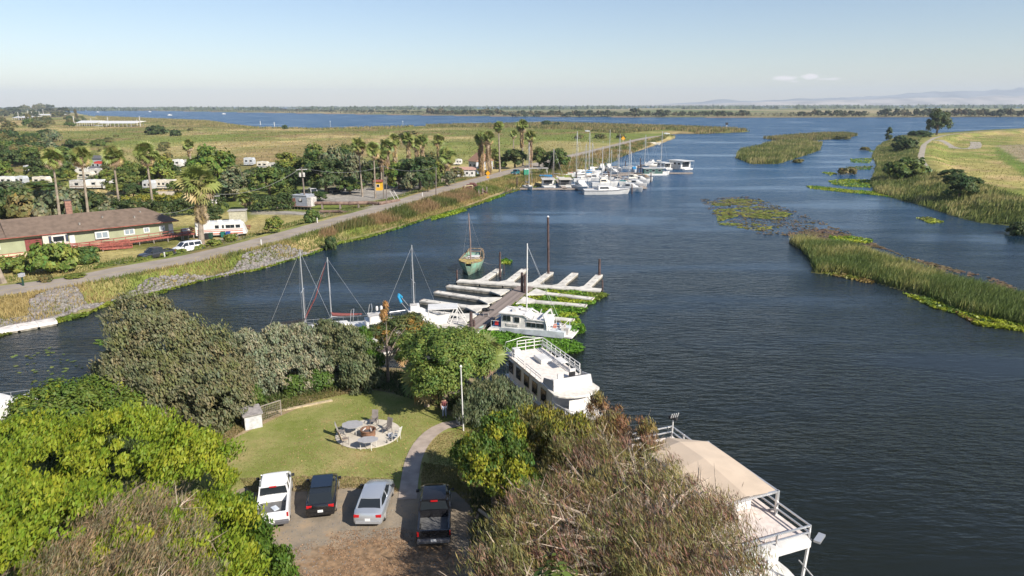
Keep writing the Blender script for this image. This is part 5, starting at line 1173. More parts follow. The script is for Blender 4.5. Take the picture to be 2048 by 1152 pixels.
# --- central dock
def wp(px, py, z=0): p = Wz(px, py, z); return p
def dock():
    A = wp(964, 640, .5); B_ = wp(1054, 570, .5); d = (B_ - A).normalized(); A2 = A - d * 8.5; n = Vector((d.y, -d.x, 0))
    t = thing('marina_dock', 'pale concrete finger dock with brown plank walkway running out into the channel', 'dock', (A.x, A.y, 0)); O = Vector((A.x, A.y, 0))
    def lb(mb, name, m): return mb.build(name, m, t)
    L = (B_ - A2).length; fl = MB(); c = (A2 + B_) / 2 - O; ang = math.atan2(d.y, d.x)
    fl.box((c.x, c.y, .15), (L, 2.1, .5), ang); lb(fl, 'walkway_float', concs())
    k = 0; s = 0
    base = MB().box((0, 0, 0), (.17, 2.35, .06)).mesh('plank', wood())
    while s < L:
        q = A2 + d * (s + .1) - O; o = link('plank', base, t); o.location = (q.x, q.y, .44 + (k % 3) * .004); o.rotation_euler = (0, 0, ang + random.Random(k).uniform(-.01, .01)); s += .2 if L / .2 < 290 else L / 290; k += 1
    def finger(r0, r1, w=1.05, g=1.5, sgn=0):
        a = wp(*r0, .45) - O; b = wp(*r1, .45) - O; dd = (b - a).normalized(); nn = Vector((-dd.y, dd.x, 0)); a.z = b.z = 0
        mb = MB(); P = [a - nn * (w / 2 + g * .9), a + dd * g * 1.5 - nn * w / 2, b - nn * w / 2, b + nn * w / 2, a + dd * g * 1.5 + nn * w / 2, a + nn * (w / 2 + g * .9)]
        mb.prism([(p.x, p.y) for p in P], .30, .48); o = mb.build('finger_pier', conc(), t)
        m2 = MB(); Q = [a - nn * w * .47 + dd * .2, b - nn * w * .47 - dd * .05, b + nn * w * .47 - dd * .05, a + nn * w * .47 + dd * .2]; m2.prism([(p.x, p.y) for p in Q], -.25, .297); m2.build('float', concs(), o)
        m3 = MB()
        for i in range(4):
            q = a.lerp(b, .25 + .22 * i); m3.box((q.x, q.y, .50), (.3, .08, .05), math.atan2(dd.y, dd.x))
        m3.box((b.x - dd.x * .1, b.y - dd.y * .1, .5), (.12, w, .06), math.atan2(dd.y, dd.x)); m3.build('cleat', wood(), o)
    # fingers reaching left of the walkway
    for r0, r1 in [((1012, 584), (895, 571)), ((990, 601), (871, 583)), ((966, 617), (843, 600)), ((947, 634), (850, 622)), ((925, 656), (860, 650))]: finger(r0, r1)
    for r0, r1 in [((1062, 583), (1187, 597)), ((1040, 600), (1173, 611)), ((1012, 627), (1148, 640)), ((985, 650), (1090, 660))]: finger(r0, r1)
    # cross head and its outer fingers
    a = wp(916, 561, .45) - O; b = wp(1202, 580, .45) - O; a.z = b.z = 0; dd = (b - a).normalized(); ang2 = math.atan2(dd.y, dd.x)
    nseg = 6
    for i in range(nseg):
        q = a.lerp(b, (i + .5) / nseg); sl = (b - a).length / nseg - .04
        o = MB().box((q.x, q.y, .40), (sl, 1.5, .2), ang2).build('head_pier', conc(), t); MB().box((q.x, q.y, .02), (sl - .2, 1.35, .55), ang2).build('float', concs(), o)
    for r0, r1 in [((962, 562), (998, 538)), ((1014, 565), (1050, 537)), ((1066, 569), (1101, 544)), ((1117, 573), (1150, 546)), ((1170, 577), (1199, 549))]: finger(r0, r1, 1.05, .9)
    # landing and shore arm
    a = wp(948, 660, .45) - O; b = wp(690, 716, .45) - O; a.z = b.z = 0; dd = (b - a).normalized(); an3 = math.atan2(dd.y, dd.x); Ls = (b - a).length
    q = (a + b) / 2; MB().box((q.x, q.y, .12), (Ls, 1.9, .5), an3).build('walkway_float', concs(), t)
    base2 = MB().box((0, 0, 0), (.24, 1.7, .06)).mesh('plank', mat('shore_dock_wood', (.12, .085, .075), .9, var=.2, scale=2))
    for i in range(int(Ls / .3)):
        p = a + dd * (.15 + .3 * i); o = link('plank', base2, t); o.location = (p.x, p.y, .41); o.rotation_euler = (0, 0, an3)
    nn = Vector((-dd.y, dd.x, 0))
    for sg in (-1, 1):
        q = (a + b) / 2 + nn * sg * 1.0; MB().box((q.x, q.y, .40), (Ls, .22, .16), an3).build('edge_beam', conc(), t)
    rmp = MB(); r0 = wp(905, 676, .45) - O; r1 = wp(905, 790, 1.2) - O; rmp.bar((r0.x, r0.y, .5), (r1.x, r1.y, 1.35), 1.3, .1); rmp.build('gangway', wood(), t)
dock()
def piling(label, px, by_, ty_, r=.17, cap=True, lean=0, m=None):
    g_ = Wz(px, by_, 0); d = ray(px + lean, ty_); k = g_.y / d.y; z = CAMZ + d.z * k; t = thing('piling', label, 'piling', (g_.x, g_.y, 0), group='dock pilings')
    x1 = d.x * k - g_.x; MB().tube([(0, 0, -1.5), (x1 * .5, 0, z * .5), (x1, 0, z)], [r * 1.1, r, r * .92], 9).build('post', m or pilem(), t, smooth=True)
    if cap: MB().lathe([(r * 1.0, 0), (r * .9, .08), (r * .2, .22)], (x1, 0, z), 9).build('cap', mat('pile_cap_white', (.7, .7, .7), .5, var=0), t)
for a in [('short grey piling at the left end of the dock head', 914, 563, 540, .15, False), ('dark piling at the tip of the first outer finger', 1000, 553, 504, .17, False), ('tall dark piling at the top end of the plank walkway', 1044, 590, 545, .2, False), ('second dark piling beside the one at the walkway end', 1050, 592, 549, .2, False),
          ('tallest piling with a white cap beyond the dock head', 1097, 553, 434, .19, True, -1), ('dark piling at the tip of the rightmost outer finger', 1199, 556, 518, .2, False), ('thin piling at the right end of the dock head', 1205, 582, 560, .12, False), ('rusty piling at the lower left of the plank walkway', 942, 664, 624, .2, False), ('rusty pile beside the landing near the canoe', 948, 660, 640, .15, False),
          ('thin brown stake between the first two outer fingers', 1008, 548, 528, .06, False)]: piling(*a)
# left floating dock by the levee
def side_dock():
    a = wp(-90, 676, .4); b = wp(112, 641, .4); d = (b - a).normalized(); an = math.atan2(d.y, d.x); L = (b - a).length; t = thing('floating_dock', 'white floating dock lying along the levee rocks at the left edge', 'dock', (a.x, a.y, 0), an)
    n = 5
    for i in range(n):
        o = MB().box((L * (i + .5) / n, 0, .38), (L / n - .03, 1.9, .34)).build('deck_section', mat('whitewashed_deck', (.68, .63, .58), .8, var=.15, scale=1.5), t); MB().box((L * (i + .5) / n, 0, -.02), (L / n - .3, 1.8, .45)).build('float', concs(), o)
    MB().box((L - .1, 0, .58), (.15, 1.7, .06)).build('end_board', conc(), t)
side_dock()

# --- old green wooden boat
def green_boat():
    a = wp(938, 550, 0); b = wp(957, 500, .9); d = a - b; d.z = 0; L = 11.5; d.normalize(); c = a - d * (L * .46); rz = math.atan2(d.y, d.x)
    t = boat('wooden_boat', 'old green wooden boat with open weathered deck and mast at the dock head', c.x, c.y, rz)
    gm = mat('green_hull_paint', (.17, .33, .245), .75, var=.25, scale=1.3, dirt=(.20, .22, .15)); wm_ = mat('weathered_brown_wood', (.23, .165, .105), .9, var=.45, scale=2.2, bump=.6); mo = mat('mossy_rail', (.36, .27, .09), .9, var=.4, scale=3)
    rings = []
    for i in range(13):
        s = i / 12; x = (s - .5) * L; b_ = 1.9 * (.62 + .38 * math.sin(min(1, s * 1.9) * math.pi / 2)) if s < .5 else 1.9 * max(.05, 1 - ((s - .5) / .5) ** 5.5)
        if s > .97: b_ = .55
        h = 1.55 + .75 * abs(s - .45) ** 1.5 * 1.6; xl = x - .35 * max(0, s - .6) * 2.5; bl = b_ * .72 * (1 - .75 * max(0, (s - .6) / .4) ** 1.5)
        rings.append([(xl, -bl * .2, -.4), (xl, -bl, 0), (x, -b_ * .97, h * .75), (x, -b_, h), (x, -b_ + .14, h), (x, -b_ * .85 + .05, h - .55), (x, b_ * .85 - .05, h - .55), (x, b_ - .14, h), (x, b_, h), (x, b_ * .97, h * .75), (xl, bl, 0), (xl, bl * .2, -.4)])
    MB().loft(rings).build('hull', gm, t, smooth=True)
    rl = MB()
    for k, sg in ((3, -1), (8, 1)):
        P = [r_[k] for r_ in rings]
        for p, q in zip(P[:-1], P[1:]): rl.bar((p[0], p[1] - sg * .07, p[2] + .06), (q[0], q[1] - sg * .07, q[2] + .06), .26, .12)
    rl.build('gunwale', wm_, t)
    P = rings[-1]; fd = MB(); Q = [(r_[3][0], r_[3][1]) for r_ in rings[9:]] + [(r_[8][0], r_[8][1]) for r_ in rings[9:][::-1]]; fd.prism(Q, rings[-1][3][2] - .12, rings[-1][3][2] + .03); fd.build('foredeck', mo, t)
    MB().box((L * .08, 0, 1.35), (L * .34, 3.0, .5)).build('hatch_coaming', wm_, t); MB().box((L * .08, 0, 1.62), (L * .28, 2.2, .06)).build('cargo_hatch', mat('grey_driftwood', (.33, .29, .25), .9, var=.3, scale=2), t)
    MB().box((-L * .1, .3, 1.72), (1.0, 1.6, .12)).build('white_board', white(), t); MB().box((0, -.1, 1.85), (.5, 1.3, .08)).build('white_board', white(), t)
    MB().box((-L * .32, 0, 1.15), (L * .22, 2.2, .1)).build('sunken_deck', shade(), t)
    fr = MB()
    for x in (-L * .44, -L * .24):
        for sy in (-1, 1): fr.bar((x, sy * 1.1, 1.1), (x, sy * 1.1, 2.2), .1)
        fr.bar((x, -1.1, 2.2), (x, 1.1, 2.2), .12)
    for sy in (-1, 1): fr.bar((-L * .44, sy * 1.1, 2.2), (-L * .24, sy * 1.1, 2.2), .12)
    fr.build('stern_frame', wm_, t)
    rnd = random.Random(4); jk = MB()
    for i in range(18): jk.box((rnd.uniform(.0, L * .36), rnd.uniform(-1.1, 1.1), 1.72 + rnd.random() * .12), (rnd.uniform(.15, .5), rnd.uniform(.1, .4), rnd.uniform(.08, .3)), rnd.random() * 3)
    jk.build('deck_clutter', mat('deck_junk', (.4, .35, .29), .9, var=.5, scale=5), t)
    MB().tube([(L * .30, .1, 1.4), (L * .30, .1, 5.2), (L * .30, -.1, 9.6)], [.13, .11, .07], 8).build('mast', mat('old_mast_wood', (.22, .16, .14), .8, var=.2, scale=1), t, smooth=True)
    rg = MB(); stays(rg, [((L * .3, -.1, 9.4), (-L * .1, 1.7, 1.6)), ((L * .3, -.1, 9.4), (-L * .1, -1.7, 1.6))], .012); rg.build('rigging', alu(), t)
    ln = MB(); w0 = Vector((c.x, c.y, 0)); q = wp(1000, 553, 0); R_ = Matrix.Rotation(-rz, 3, 'Z'); e = R_ @ (q - w0); ln.tube([(L * .2, -1.7 if e.y < 0 else 1.7, 1.6), ((L * .2 + e.x) / 2, e.y * .6, 1.55), (e.x, e.y, 1.8)], .03, 4, False); ln.build('mooring_rope', mat('rope', (.45, .42, .36), .9, var=0), t)
green_boat()

# --- white cabin boat moored at the plank walkway
def cabin_boat():
    a = wp(980, 663, 0); b = wp(1128, 680, 0); d = (b - a).normalized(); L = (b - a).length; rz = math.atan2(d.y, d.x); n = Vector((-d.y, d.x, 0)); B = 3.1; c = (a + b) / 2 + n * B / 2
    t = boat('cabin_boat', 'weathered white cabin boat with white mast moored at the plank walkway', c.x, c.y, rz)
    bl = mat('pale_blue_hull', (.52, .56, .58), .6, var=.15, scale=1.2); w_ = mat('chalky_white', (.70, .67, .63), .6, var=.12, scale=1.5)
    rings = []
    for s, bw, h, x in ((0, .86, .55, -L / 2), (.12, .95, .6, -L / 2 + .8), (.5, 1, .75, 0), (.82, 1, .9, L * .32), (1, .96, .85, L / 2)):
        b_ = B / 2 * bw; rings.append([(x, -b_ * .8, -.3), (x, -b_, .15), (x, -b_ * 1.01, h), (x, b_ * 1.01, h), (x, b_, .15), (x, b_ * .8, -.3)])
    MB().loft(rings).build('hull', bl, t)
    x0, x1 = -L * .35, L * .27
    MB().loft([[(x0, -B * .46, .6), (x0, -B * .44, 2.35), (x0, B * .44, 2.35), (x0, B * .46, .6)], [(-L * .04, -B * .46, .7), (-L * .07, -B * .44, 2.35), (-L * .07, B * .44, 2.35), (-L * .04, B * .46, .7)], [(.1, -B * .46, .75), (.1, -B * .44, 1.95), (.1, B * .44, 1.95), (.1, B * .46, .75)], [(x1, -B * .46, .8), (x1, -B * .44, 1.9), (x1, B * .44, 1.9), (x1, B * .46, .8)]]).build('cabin', w_, t)
    MB().box((-L * .21, 0, 2.40), (L * .34, B * 1.0, .1)).build('roof', w_, t); MB().box((L * .14, 0, 1.95), (L * .28, B * .98, .08)).build('roof', w_, t)
    fr = MB()
    for sy in (-1, 1): fr.bar((-L * .04, sy * B * .46, 2.4), (L * .06, sy * B * .46, 2.0), .16, .12); fr.bar((L * .27, sy * B * .46, 1.3), (L * .22, sy * B * .46, 2.6), .14); fr.bar((L * .08, sy * B * .45, 2.0), (L * .1, sy * B * .45, 2.5), .1)
    fr.bar((L * .22, -B * .46, 2.6), (L * .22, B * .46, 2.6), .16); fr.bar((-L * .03, -B * .46, 2.45), (-L * .03, B * .46, 2.45), .2); fr.build('frame', white(), t)
    for sy in (-1, 1):
        for cx, cz, w, h in ((-L * .27, 1.85, 1.0, .6), (-L * .13, 1.8, .6, .6), (.55, 1.35, 1.15, .5), (L * .18, 1.35, .95, .5), (-L * .2, 1.05, 1.5, .25)):
            f = MB().box((cx, sy * B * .455, cz), (w + .12, .06, h + .1)).build('window_frame', w_, t); g = MB()
            for k in range(2): g.box((cx + (k - .5) * w * .5, sy * B * .47, cz), (w * .44, .05, h))
            g.build('window', glass() if cz > 1.2 else dull(), f)
    MB().box((-L * .42, 0, .9), (.9, B * .75, .55)).build('blue_locker', mat('blue_tarp', (.035, .12, .27), .6), t)
    MB().box((-L * .42, -B * .36, 1.05), (.45, .35, .5), taper=.8).build('red_crate', mat('red_plastic', (.5, .03, .03), .5), t)
    MB().box((-L * .38, 0, 1.9), (.8, B * .8, .06), ry=-.3).build('front_awning', w_, t)
    r_ = MB()
    for sy in (-1, 1):
        r_.tube([(-L / 2 + .1, sy * B * .44, .6), (-L / 2 + .1, sy * B * .44, 1.35), (-L * .38, sy * B * .44, 1.35)], .03, 4)
        r_.tube([(L * .3, sy * B * .46, .9), (L * .3, sy * B * .46, 1.6), (L * .48, sy * B * .46, 1.6), (L * .48, sy * B * .46, .9)], .035, 4)
    r_.tube([(L * .48, -B * .46, 1.6), (L * .48, B * .46, 1.6)], .035, 4); r_.build('railing', white(), t)
    MB().box((L * .55, 0, .3), (.9, B * .95, .16)).build('swim_platform', w_, t); MB().box((L * .505, -B * .18, .75), (.45, .6, .7)).build('outboard_motor', dull(), t)
    rnd = random.Random(9)
    for i, m in enumerate((mat('red_box', (.5, .18, .12), .7), mat('blue_tarp', (.035, .12, .27), .6), dull(), white(), mat('deck_junk', (.4, .35, .29), .9), dull())):
        MB().box((L * (.33 + .025 * i), rnd.uniform(-.9, .9), 1.05), (.35, .5, rnd.uniform(.3, .6)), rnd.random()).build('stored_gear', m, t)
    cl = MB(); cl.loft([[(L * .24, -B * .5, 2.4), (L * .24, -B * .3, 2.5)], [(L * .27, -B * .52, 1.5), (L * .29, -B * .35, 1.6)], [(L * .27, -B * .5, .9), (L * .30, -B * .4, .9)]], cap=False, closed=False); cl.build('hanging_cloth', white(), t)
    MB().tube([(-.5, 0, 1.9), (-.45, 0, 10.6)], [.085, .07], 8).build('mast', white(), t, smooth=True)
    g = MB(); stays(g, [((-.45, 0, 10.4), (L * .4, 0, 1.6)), ((-.45, 0, 10.4), (L * .3, B * .4, 1.6))], .012); g.build('rigging', alu(), t)
    MB().lathe([(.05, 0), (.05, .3), (.35, .35), (.3, .42)], (-L * .16, .4, 2.45), 12).build('dish', white(), t); MB().box((-L * .2, -.3, 2.6), (.5, .8, .35)).build('roof_box', white(), t)
cabin_boat()
# canoe and bicycle-like clutter on the landing
t = boat('canoe', 'pale green canoe lying by the landing beside the cabin boat', *tuple(wp(952, 668, 0))[:2], math.radians(62)); mb, _r = hull_mb(3.6, .85, .35, .3, 1.6, .3); mb.build('hull', mat('pale_green_shell', (.38, .55, .47), .5), t, smooth=True); MB().box((0, 0, .36), (2.2, .5, .04)).build('seat_well', mat('canoe_inside', (.6, .62, .58), .6), t)
def grill():
    p = wp(975, 633, .5); t = thing('barbecue', 'black barbecue with open frame standing at the end of the plank walkway', 'barbecue', (p.x - .2, p.y + .3, .48))
    MB().lathe([(.05, .55), (.3, .65), (.36, .85), (.3, 1.0), (.05, 1.08)], (0, 0, 0), 12, 1.5).build('bowl', blackc(), t)
    for x in (-.35, .35):
        for y in (-.2, .2): MB().tube([(x, y, 0), (x * .6, y * .6, .65)], .025, 5).build('leg', alu(), t)
    MB().box((.75, 0, .8), (.5, .4, .04)).build('side_shelf', blackc(), t)
grill()

# --- big houseboat with roof deck
def big_houseboat():
    A = wp(1052, 700, 3.4); B0 = wp(1132, 762, 3.4); d = (B0 - A); d.z = 0; d.normalize(); rz = math.atan2(d.y, d.x); L = 15.0; c = A + d * (L * .40)
    t = boat('big_houseboat', 'large white houseboat with railed roof deck and flybridge moored behind the olive tree', c.x, c.y, rz)
    W_ = 4.0; w_ = white(); x0 = -L * .42; xf = L * .26
    rings = []
    for x, b, h in ((-L * .46, .9, .9), (-L * .2, 1, .95), (L * .2, 1, 1.1), (L * .38, .82, 1.3), (L * .47, .5, 1.42), (L * .53, .08, 1.5)):
        b_ = b * W_ / 2; rings.append([(x - .5 * (x > L * .3), -b_ * .55, -.4), (x - .3 * (x > L * .3), -b_ * .8, .1), (x, -b_, h), (x, b_, h), (x - .3 * (x > L * .3), b_ * .8, .1), (x - .5 * (x > L * .3), b_ * .55, -.4)])
    MB().loft(rings).build('hull', w_, t, smooth=True)
    MB().loft([[(x0 + .3, -W_ * .44, .9), (x0 + .3, -W_ * .44, 3.1), (x0 + .3, W_ * .44, 3.1), (x0 + .3, W_ * .44, .9)], [(xf - .2, -W_ * .44, 1), (xf - .6, -W_ * .44, 3.1), (xf - .6, W_ * .44, 3.1), (xf - .2, W_ * .44, 1)]]).build('cabin', mat('hull_side_white', (.72, .72, .72), .45, var=.06), t)
    MB().box(((x0 + xf) / 2 - .3, 0, 3.17), (xf - x0 - .2, W_ * .98, .14)).build('roof_deck', mat('roof_deck_cream', (.72, .66, .60), .7, var=.08), t)
    # rounded brim ahead of the bridge
    P = [(xf - .8, -W_ * .52)] + [(xf + 1.35 * math.cos(a) + .2, W_ * .54 * math.sin(a)) for a in [math.radians(v) for v in (-78, -60, -40, -20, 0, 20, 40, 60, 78)]] + [(xf - .8, W_ * .52)]
    MB().prism(P, 3.1, 3.28).build('brim', mat('brim_beige', (.66, .62, .55), .6, var=.1), t, bevel=.03)
    MB().loft([[(xf - .1, -W_ * .46, 3.27), (xf - .35, -W_ * .44, 4.15), (xf - .35, W_ * .44, 4.15), (xf - .1, W_ * .46, 3.27)][::-1], [(xf - .25, -W_ * .46, 3.27), (xf - .5, -W_ * .44, 4.15), (xf - .5, W_ * .44, 4.15), (xf - .25, W_ * .46, 3.27)][::-1]]).build('flybridge_front', w_, t)
    for sy in (-1, 1):
        MB().loft([[(xf - .1, sy * W_ * .46, 3.27), (xf - .35, sy * W_ * .44, 4.15), (xf - 2.0, sy * W_ * .46, 3.8), (xf - 2.2, sy * W_ * .46, 3.27)], [(xf - .1, sy * W_ * .44, 3.27), (xf - .35, sy * W_ * .42, 4.15), (xf - 2.0, sy * W_ * .44, 3.8), (xf - 2.2, sy * W_ * .44, 3.27)]]).build('flybridge_side', mat('bridge_grey', (.45, .45, .47), .5, var=.05), t)
        for i, cx in enumerate((-L * .36, -L * .24, -L * .12, L * .0, L * .12)):
            f = MB().box((cx, sy * W_ * .443, 2.15), (1.15, .06, 1.25)).build('window_frame', alu(), t, bevel=.02); MB().box((cx, sy * W_ * .453, 2.15), (1.0, .06, 1.1)).build('window', glass(), f)
        # side rails low on the roof
        for k, (a0, a1) in enumerate(((x0, x0 + 4.2), (x0 + 4.6, xf - 2.4))):
            r = MB()
            for z in (3.55, 3.8): r.tube([(a0, sy * W_ * .47, z), (a1, sy * W_ * .47, z)], .035, 5)
            for q in range(4): xx = a0 + (a1 - a0) * q / 3; r.tube([(xx, sy * W_ * .47, 3.2), (xx, sy * W_ * .47, 3.8)], .03, 5)
            r.build('roof_railing', w_, t)
    r = MB()
    for z in (3.65, 4.0, 4.3):
        r.bar((x0, -W_ * .2, z), (x0, W_ * .47, z), .06); r.bar((x0, W_ * .47, z), (xf - 2.6, W_ * .47, z), .06)
    for q in range(9): xx = x0 + (xf - 2.6 - x0) * q / 8; r.bar((xx, W_ * .47, 3.2), (xx, W_ * .47, 4.3), .06)
    for q in range(4): yy = -W_ * .2 + W_ * .67 * q / 3; r.bar((x0, yy, 3.2), (x0, yy, 4.3), .06)
    r.build('rear_railing', w_, t)
    h = MB()
    for xx in (x0 - .4,): h.tube([(xx, -W_ * .5, 3.2), (xx, -W_ * .45, 4.2), (xx, 0, 4.5), (xx, W_ * .45, 4.2), (xx, W_ * .5, 3.2)], .022, 5)
    h.build('bimini_hoops', alu(), t)
    for i, (xx, yy) in enumerate(((xf - 1.3, .6), (xf - 1.3, -.5), (xf - 2.0, 1.0))):
        o = MB().box((xx, yy, 3.5), (.55, .55, .45)).build('helm_seat', w_ if i else blackc(), t, bevel=.04); MB().box((xx - .25, yy, 3.85), (.12, .55, .5)).build('seat_back', w_ if i else blackc(), o)
    MB().box((xf - .75, .3, 3.75), (.35, 1.6, .55)).build('helm_console', blackc(), t); MB().box((x0 + 3.2, .4, 3.45), (1.7, 1.1, .4)).build('sun_lounge', w_, t, bevel=.05); MB().box((x0 + 1.1, -W_ * .34, 3.6), (.7, .6, .8)).build('roof_locker', w_, t)
    MB().box((x0 + 5.4, 1.2, 3.95), (1.4, .7, .06)).build('roof_table', w_, t)
    MB().box((L * .33, 0, 2.0), (.12, 2.0, 1.6)).build('front_door_panel', w_, t); MB().box((L * .34, 0, 1.7), (L * .12, W_ * .62, .7)).build('foredeck_locker', w_, t, bevel=.06)
    b = MB()
    for sy in (-1, 1):
        for z in (2.0, 2.35): b.tube([(L * .24, sy * W_ * .48, z), (L * .38, sy * W_ * .42, z + .1), (L * .50, sy * W_ * .15, z + .15)], .035, 5)
        for xx, yy in ((L * .25, .48), (L * .38, .42), (L * .46, .25)): b.tube([(xx, sy * W_ * yy, 1.1), (xx, sy * W_ * yy, 2.4)], .03, 5)
    b.build('bow_railing', w_, t)
    MB().box((L * .45, .0, 1.62), (.9, 1.0, .3)).build('anchor_locker', dull(), t, bevel=.05)
    r2 = MB()
    for sy in (-1, 1): r2.tube([(-L * .46, sy * W_ * .42, .9), (-L * .46, sy * W_ * .42, 2.0), (x0 + .2, sy * W_ * .44, 2.0)], .035, 5)
    r2.tube([(-L * .46, -W_ * .42, 2.0), (-L * .46, W_ * .42, 2.0)], .035, 5); r2.build('stern_railing', w_, t); MB().box((-L * .45, -.8, 1.5), (.6, .7, .7), taper=.8).build('stern_chair', mat('tan_cushion', (.42, .33, .24), .8), t)
big_houseboat()

# --- canopy houseboat at lower right
def canopy_boat():
    R1 = wp(1345, 872, 3.6); R2 = wp(1624, 1078, 3.6); d = R2 - R1; d.z = 0; L0 = d.length; d.normalize(); rz = math.atan2(d.y, d.x); n = Vector((d.y, -d.x, 0)); W_ = 4.6
    c = (R1 + R2) / 2 + n * W_ / 2; w_ = white(); L = L0
    t = boat('canopy_houseboat', 'large white houseboat with tan canopy over its roof deck at lower right', c.x, c.y, rz)
    # local +y is the water side (left of heading), -y the land side
    MB().loft([[(x, -b, -.4), (x, -b * 1.05, .9), (x, b * 1.05, .9), (x, b, -.4)] for x, b in ((-L * .56, 1.9), (L * .4, 2.1), (L * .62, 1.6), (L * .72, .7))]).build('hull', w_, t)
    MB().box((-L * .06, 0, 2.2), (L * .84, W_ * .84, 2.5)).build('cabin', mat('hull_side_white', (.72, .72, .72), .45, var=.06), t)
    MB().box((0, 0, 3.5), (L, W_, .18)).build('roof_deck', mat('roof_deck_pale', (.66, .58, .53), .7, var=.1), t)
    for sy in (-1, 1):
        for i in range(5):
            cx = -L * .38 + i * L * .16; f = MB().box((cx, sy * W_ * .423, 2.2), (1.35, .06, 1.1)).build('window_frame', alu(), t); MB().box((cx, sy * W_ * .433, 2.2), (1.2, .06, .95)).build('window', glass(), f)
    r = MB(); r5 = MB(); hy = W_ * .48
    for z in (3.95, 4.35):
        r.bar((-L * .5, hy, z), (-L * .28, hy, z), .08); r.bar((-L * .5, -hy, z), (-L * .5, hy, z), .08); r5.bar((L * .12, hy, z), (L * .49, hy, z), .08); r5.bar((L * .49, -hy, z), (L * .49, hy, z), .08)
    for xx in (-.5, -.39, -.28, .12, .3, .49): (r if xx < 0 else r5).bar((L * xx, hy, 3.55), (L * xx, hy, 4.4), .09)
    for yy in (-.48, 0): r5.bar((L * .49, W_ * yy, 3.55), (L * .49, W_ * yy, 4.4), .09); r.bar((-L * .5, W_ * yy, 3.55), (-L * .5, W_ * yy, 4.4), .09)
    r.build('roof_railing', alu(), t)
    r5.build('roof_railing', alu(), t)
    # canopy: hipped fabric top
    z0, z1 = 5.1, 5.5; ca, cb = -L * .29, L * .30; k = MB(); yy = W_ * .47
    k.loft([[(ca, -yy * .35, z0 - .15), (ca + .01, 0, z0 + .1), (ca, yy * .35, z0 - .15)], [(ca + 1.3, -yy, z0), (ca + 1.3, 0, z1), (ca + 1.3, yy, z0)], [(0, -yy, z0 + .03), (0, 0, z1 + .1), (0, yy, z0 + .03)], [(cb, -yy, z0 - .05), (cb, 0, z1 - .3), (cb, yy, z0 - .05)]], cap=False, closed=False)
    k.build('canopy', mat('tan_canvas', (.55, .44, .33), .85, var=.06, scale=.6), t)
    f = MB()
    for xx in (ca + 1.3, cb):
        f.bar((xx, -yy, z0 - .06), (xx, yy, z0 - .06), .12)
        for sy in (-1, 1): f.bar((xx, sy * yy, 3.55), (xx, sy * yy, z0), .14)
    for sy in (-1, 1): f.bar((ca + 1.3, sy * yy, z0 - .06), (cb, sy * yy, z0 - .06), .1); f.bar((cb, sy * yy, 3.9), (cb - .5, sy * yy, 3.6), .1)
    f.build('canopy_frame', alu(), t)
    MB().loft([[(L * .46, -hy, 3.4), (L * .46, -hy, 3.75), (L * .46, hy, 3.75), (L * .46, hy, 3.4)], [(L * .52, -hy * .92, 3.3), (L * .52, -hy * .92, 3.7), (L * .52, hy * .92, 3.7), (L * .52, hy * .92, 3.3)]]).build('front_fascia', w_, t, bevel=.04)
    MB().box((L * .52, hy * 1.15, 3.75), (.35, .9, .12), .5).build('side_light_board', alu(), t)
    MB().box((L * .2, .6, 4.0), (.8, 1.2, .7)).build('helm_console', w_, t, bevel=.06); o = MB().box((L * .12, .7, 3.95), (.6, .6, .6), taper=.8).build('helm_seat', mat('brown_vinyl', (.24, .17, .10), .6), t); MB().box((L * .12 - .3, .7, 4.4), (.12, .6, .6)).build('seat_back', mat('brown_vinyl', (.24, .17, .10), .6), o)
    MB().lathe([(.55, 3.6), (.6, 4.2), (.55, 4.3)], (L * .06, -.6, 0), 14).build('round_table', dull(), t)
    MB().box((L * .02, .9, 3.9), (.7, .7, .6)).build('deck_chair', mat('tan_cushion', (.42, .33, .24), .8), t)
    mb = MB(); mb.tube([(-L * .47, hy * .9, 3.6), (-L * .47, hy * .9, 5.1)], .05, 6); mb.build('mast_pole', w_, t)
    o = MB().box((-L * .47, hy * .9, 5.2), (.6, .25, .18), .4).build('radar', blackc(), t); g = MB()
    for i in range(4): g.bar((-L * .47 + .15, hy * .9 - .3 + i * .17, 5.3), (-L * .47 + .3, hy * .9 - .3 + i * .17, 5.65), .05)
    g.build('antenna_array', w_, o)
    for i, (xx, yy_, s_, m) in enumerate(((L * .56, -.9, .6, w_), (L * .6, .2, .5, mat('blue_cushion', (.05, .12, .25), .6)), (L * .64, 1.0, .6, w_), (L * .55, .9, .45, dull()), (L * .7, .2, .5, w_))): MB().box((xx, yy_, 1.25), (s_ * 1.2, s_, .7), .4 * i).build('foredeck_gear', m, t, bevel=.06)
    b = MB()
    for sy in (-1, 1): b.tube([(L * .46, sy * 2.1, 2.0), (L * .62, sy * 1.6, 2.0), (L * .71, sy * .5, 2.05)], .04, 5); b.tube([(L * .62, sy * 1.6, .9), (L * .62, sy * 1.6, 2.0)], .04, 5); b.bar((L * .5, sy * 1.9, .9), (L * .5, sy * 2.1, 3.4), .12)
    b.build('bow_railing', w_, t)
canopy_boat()

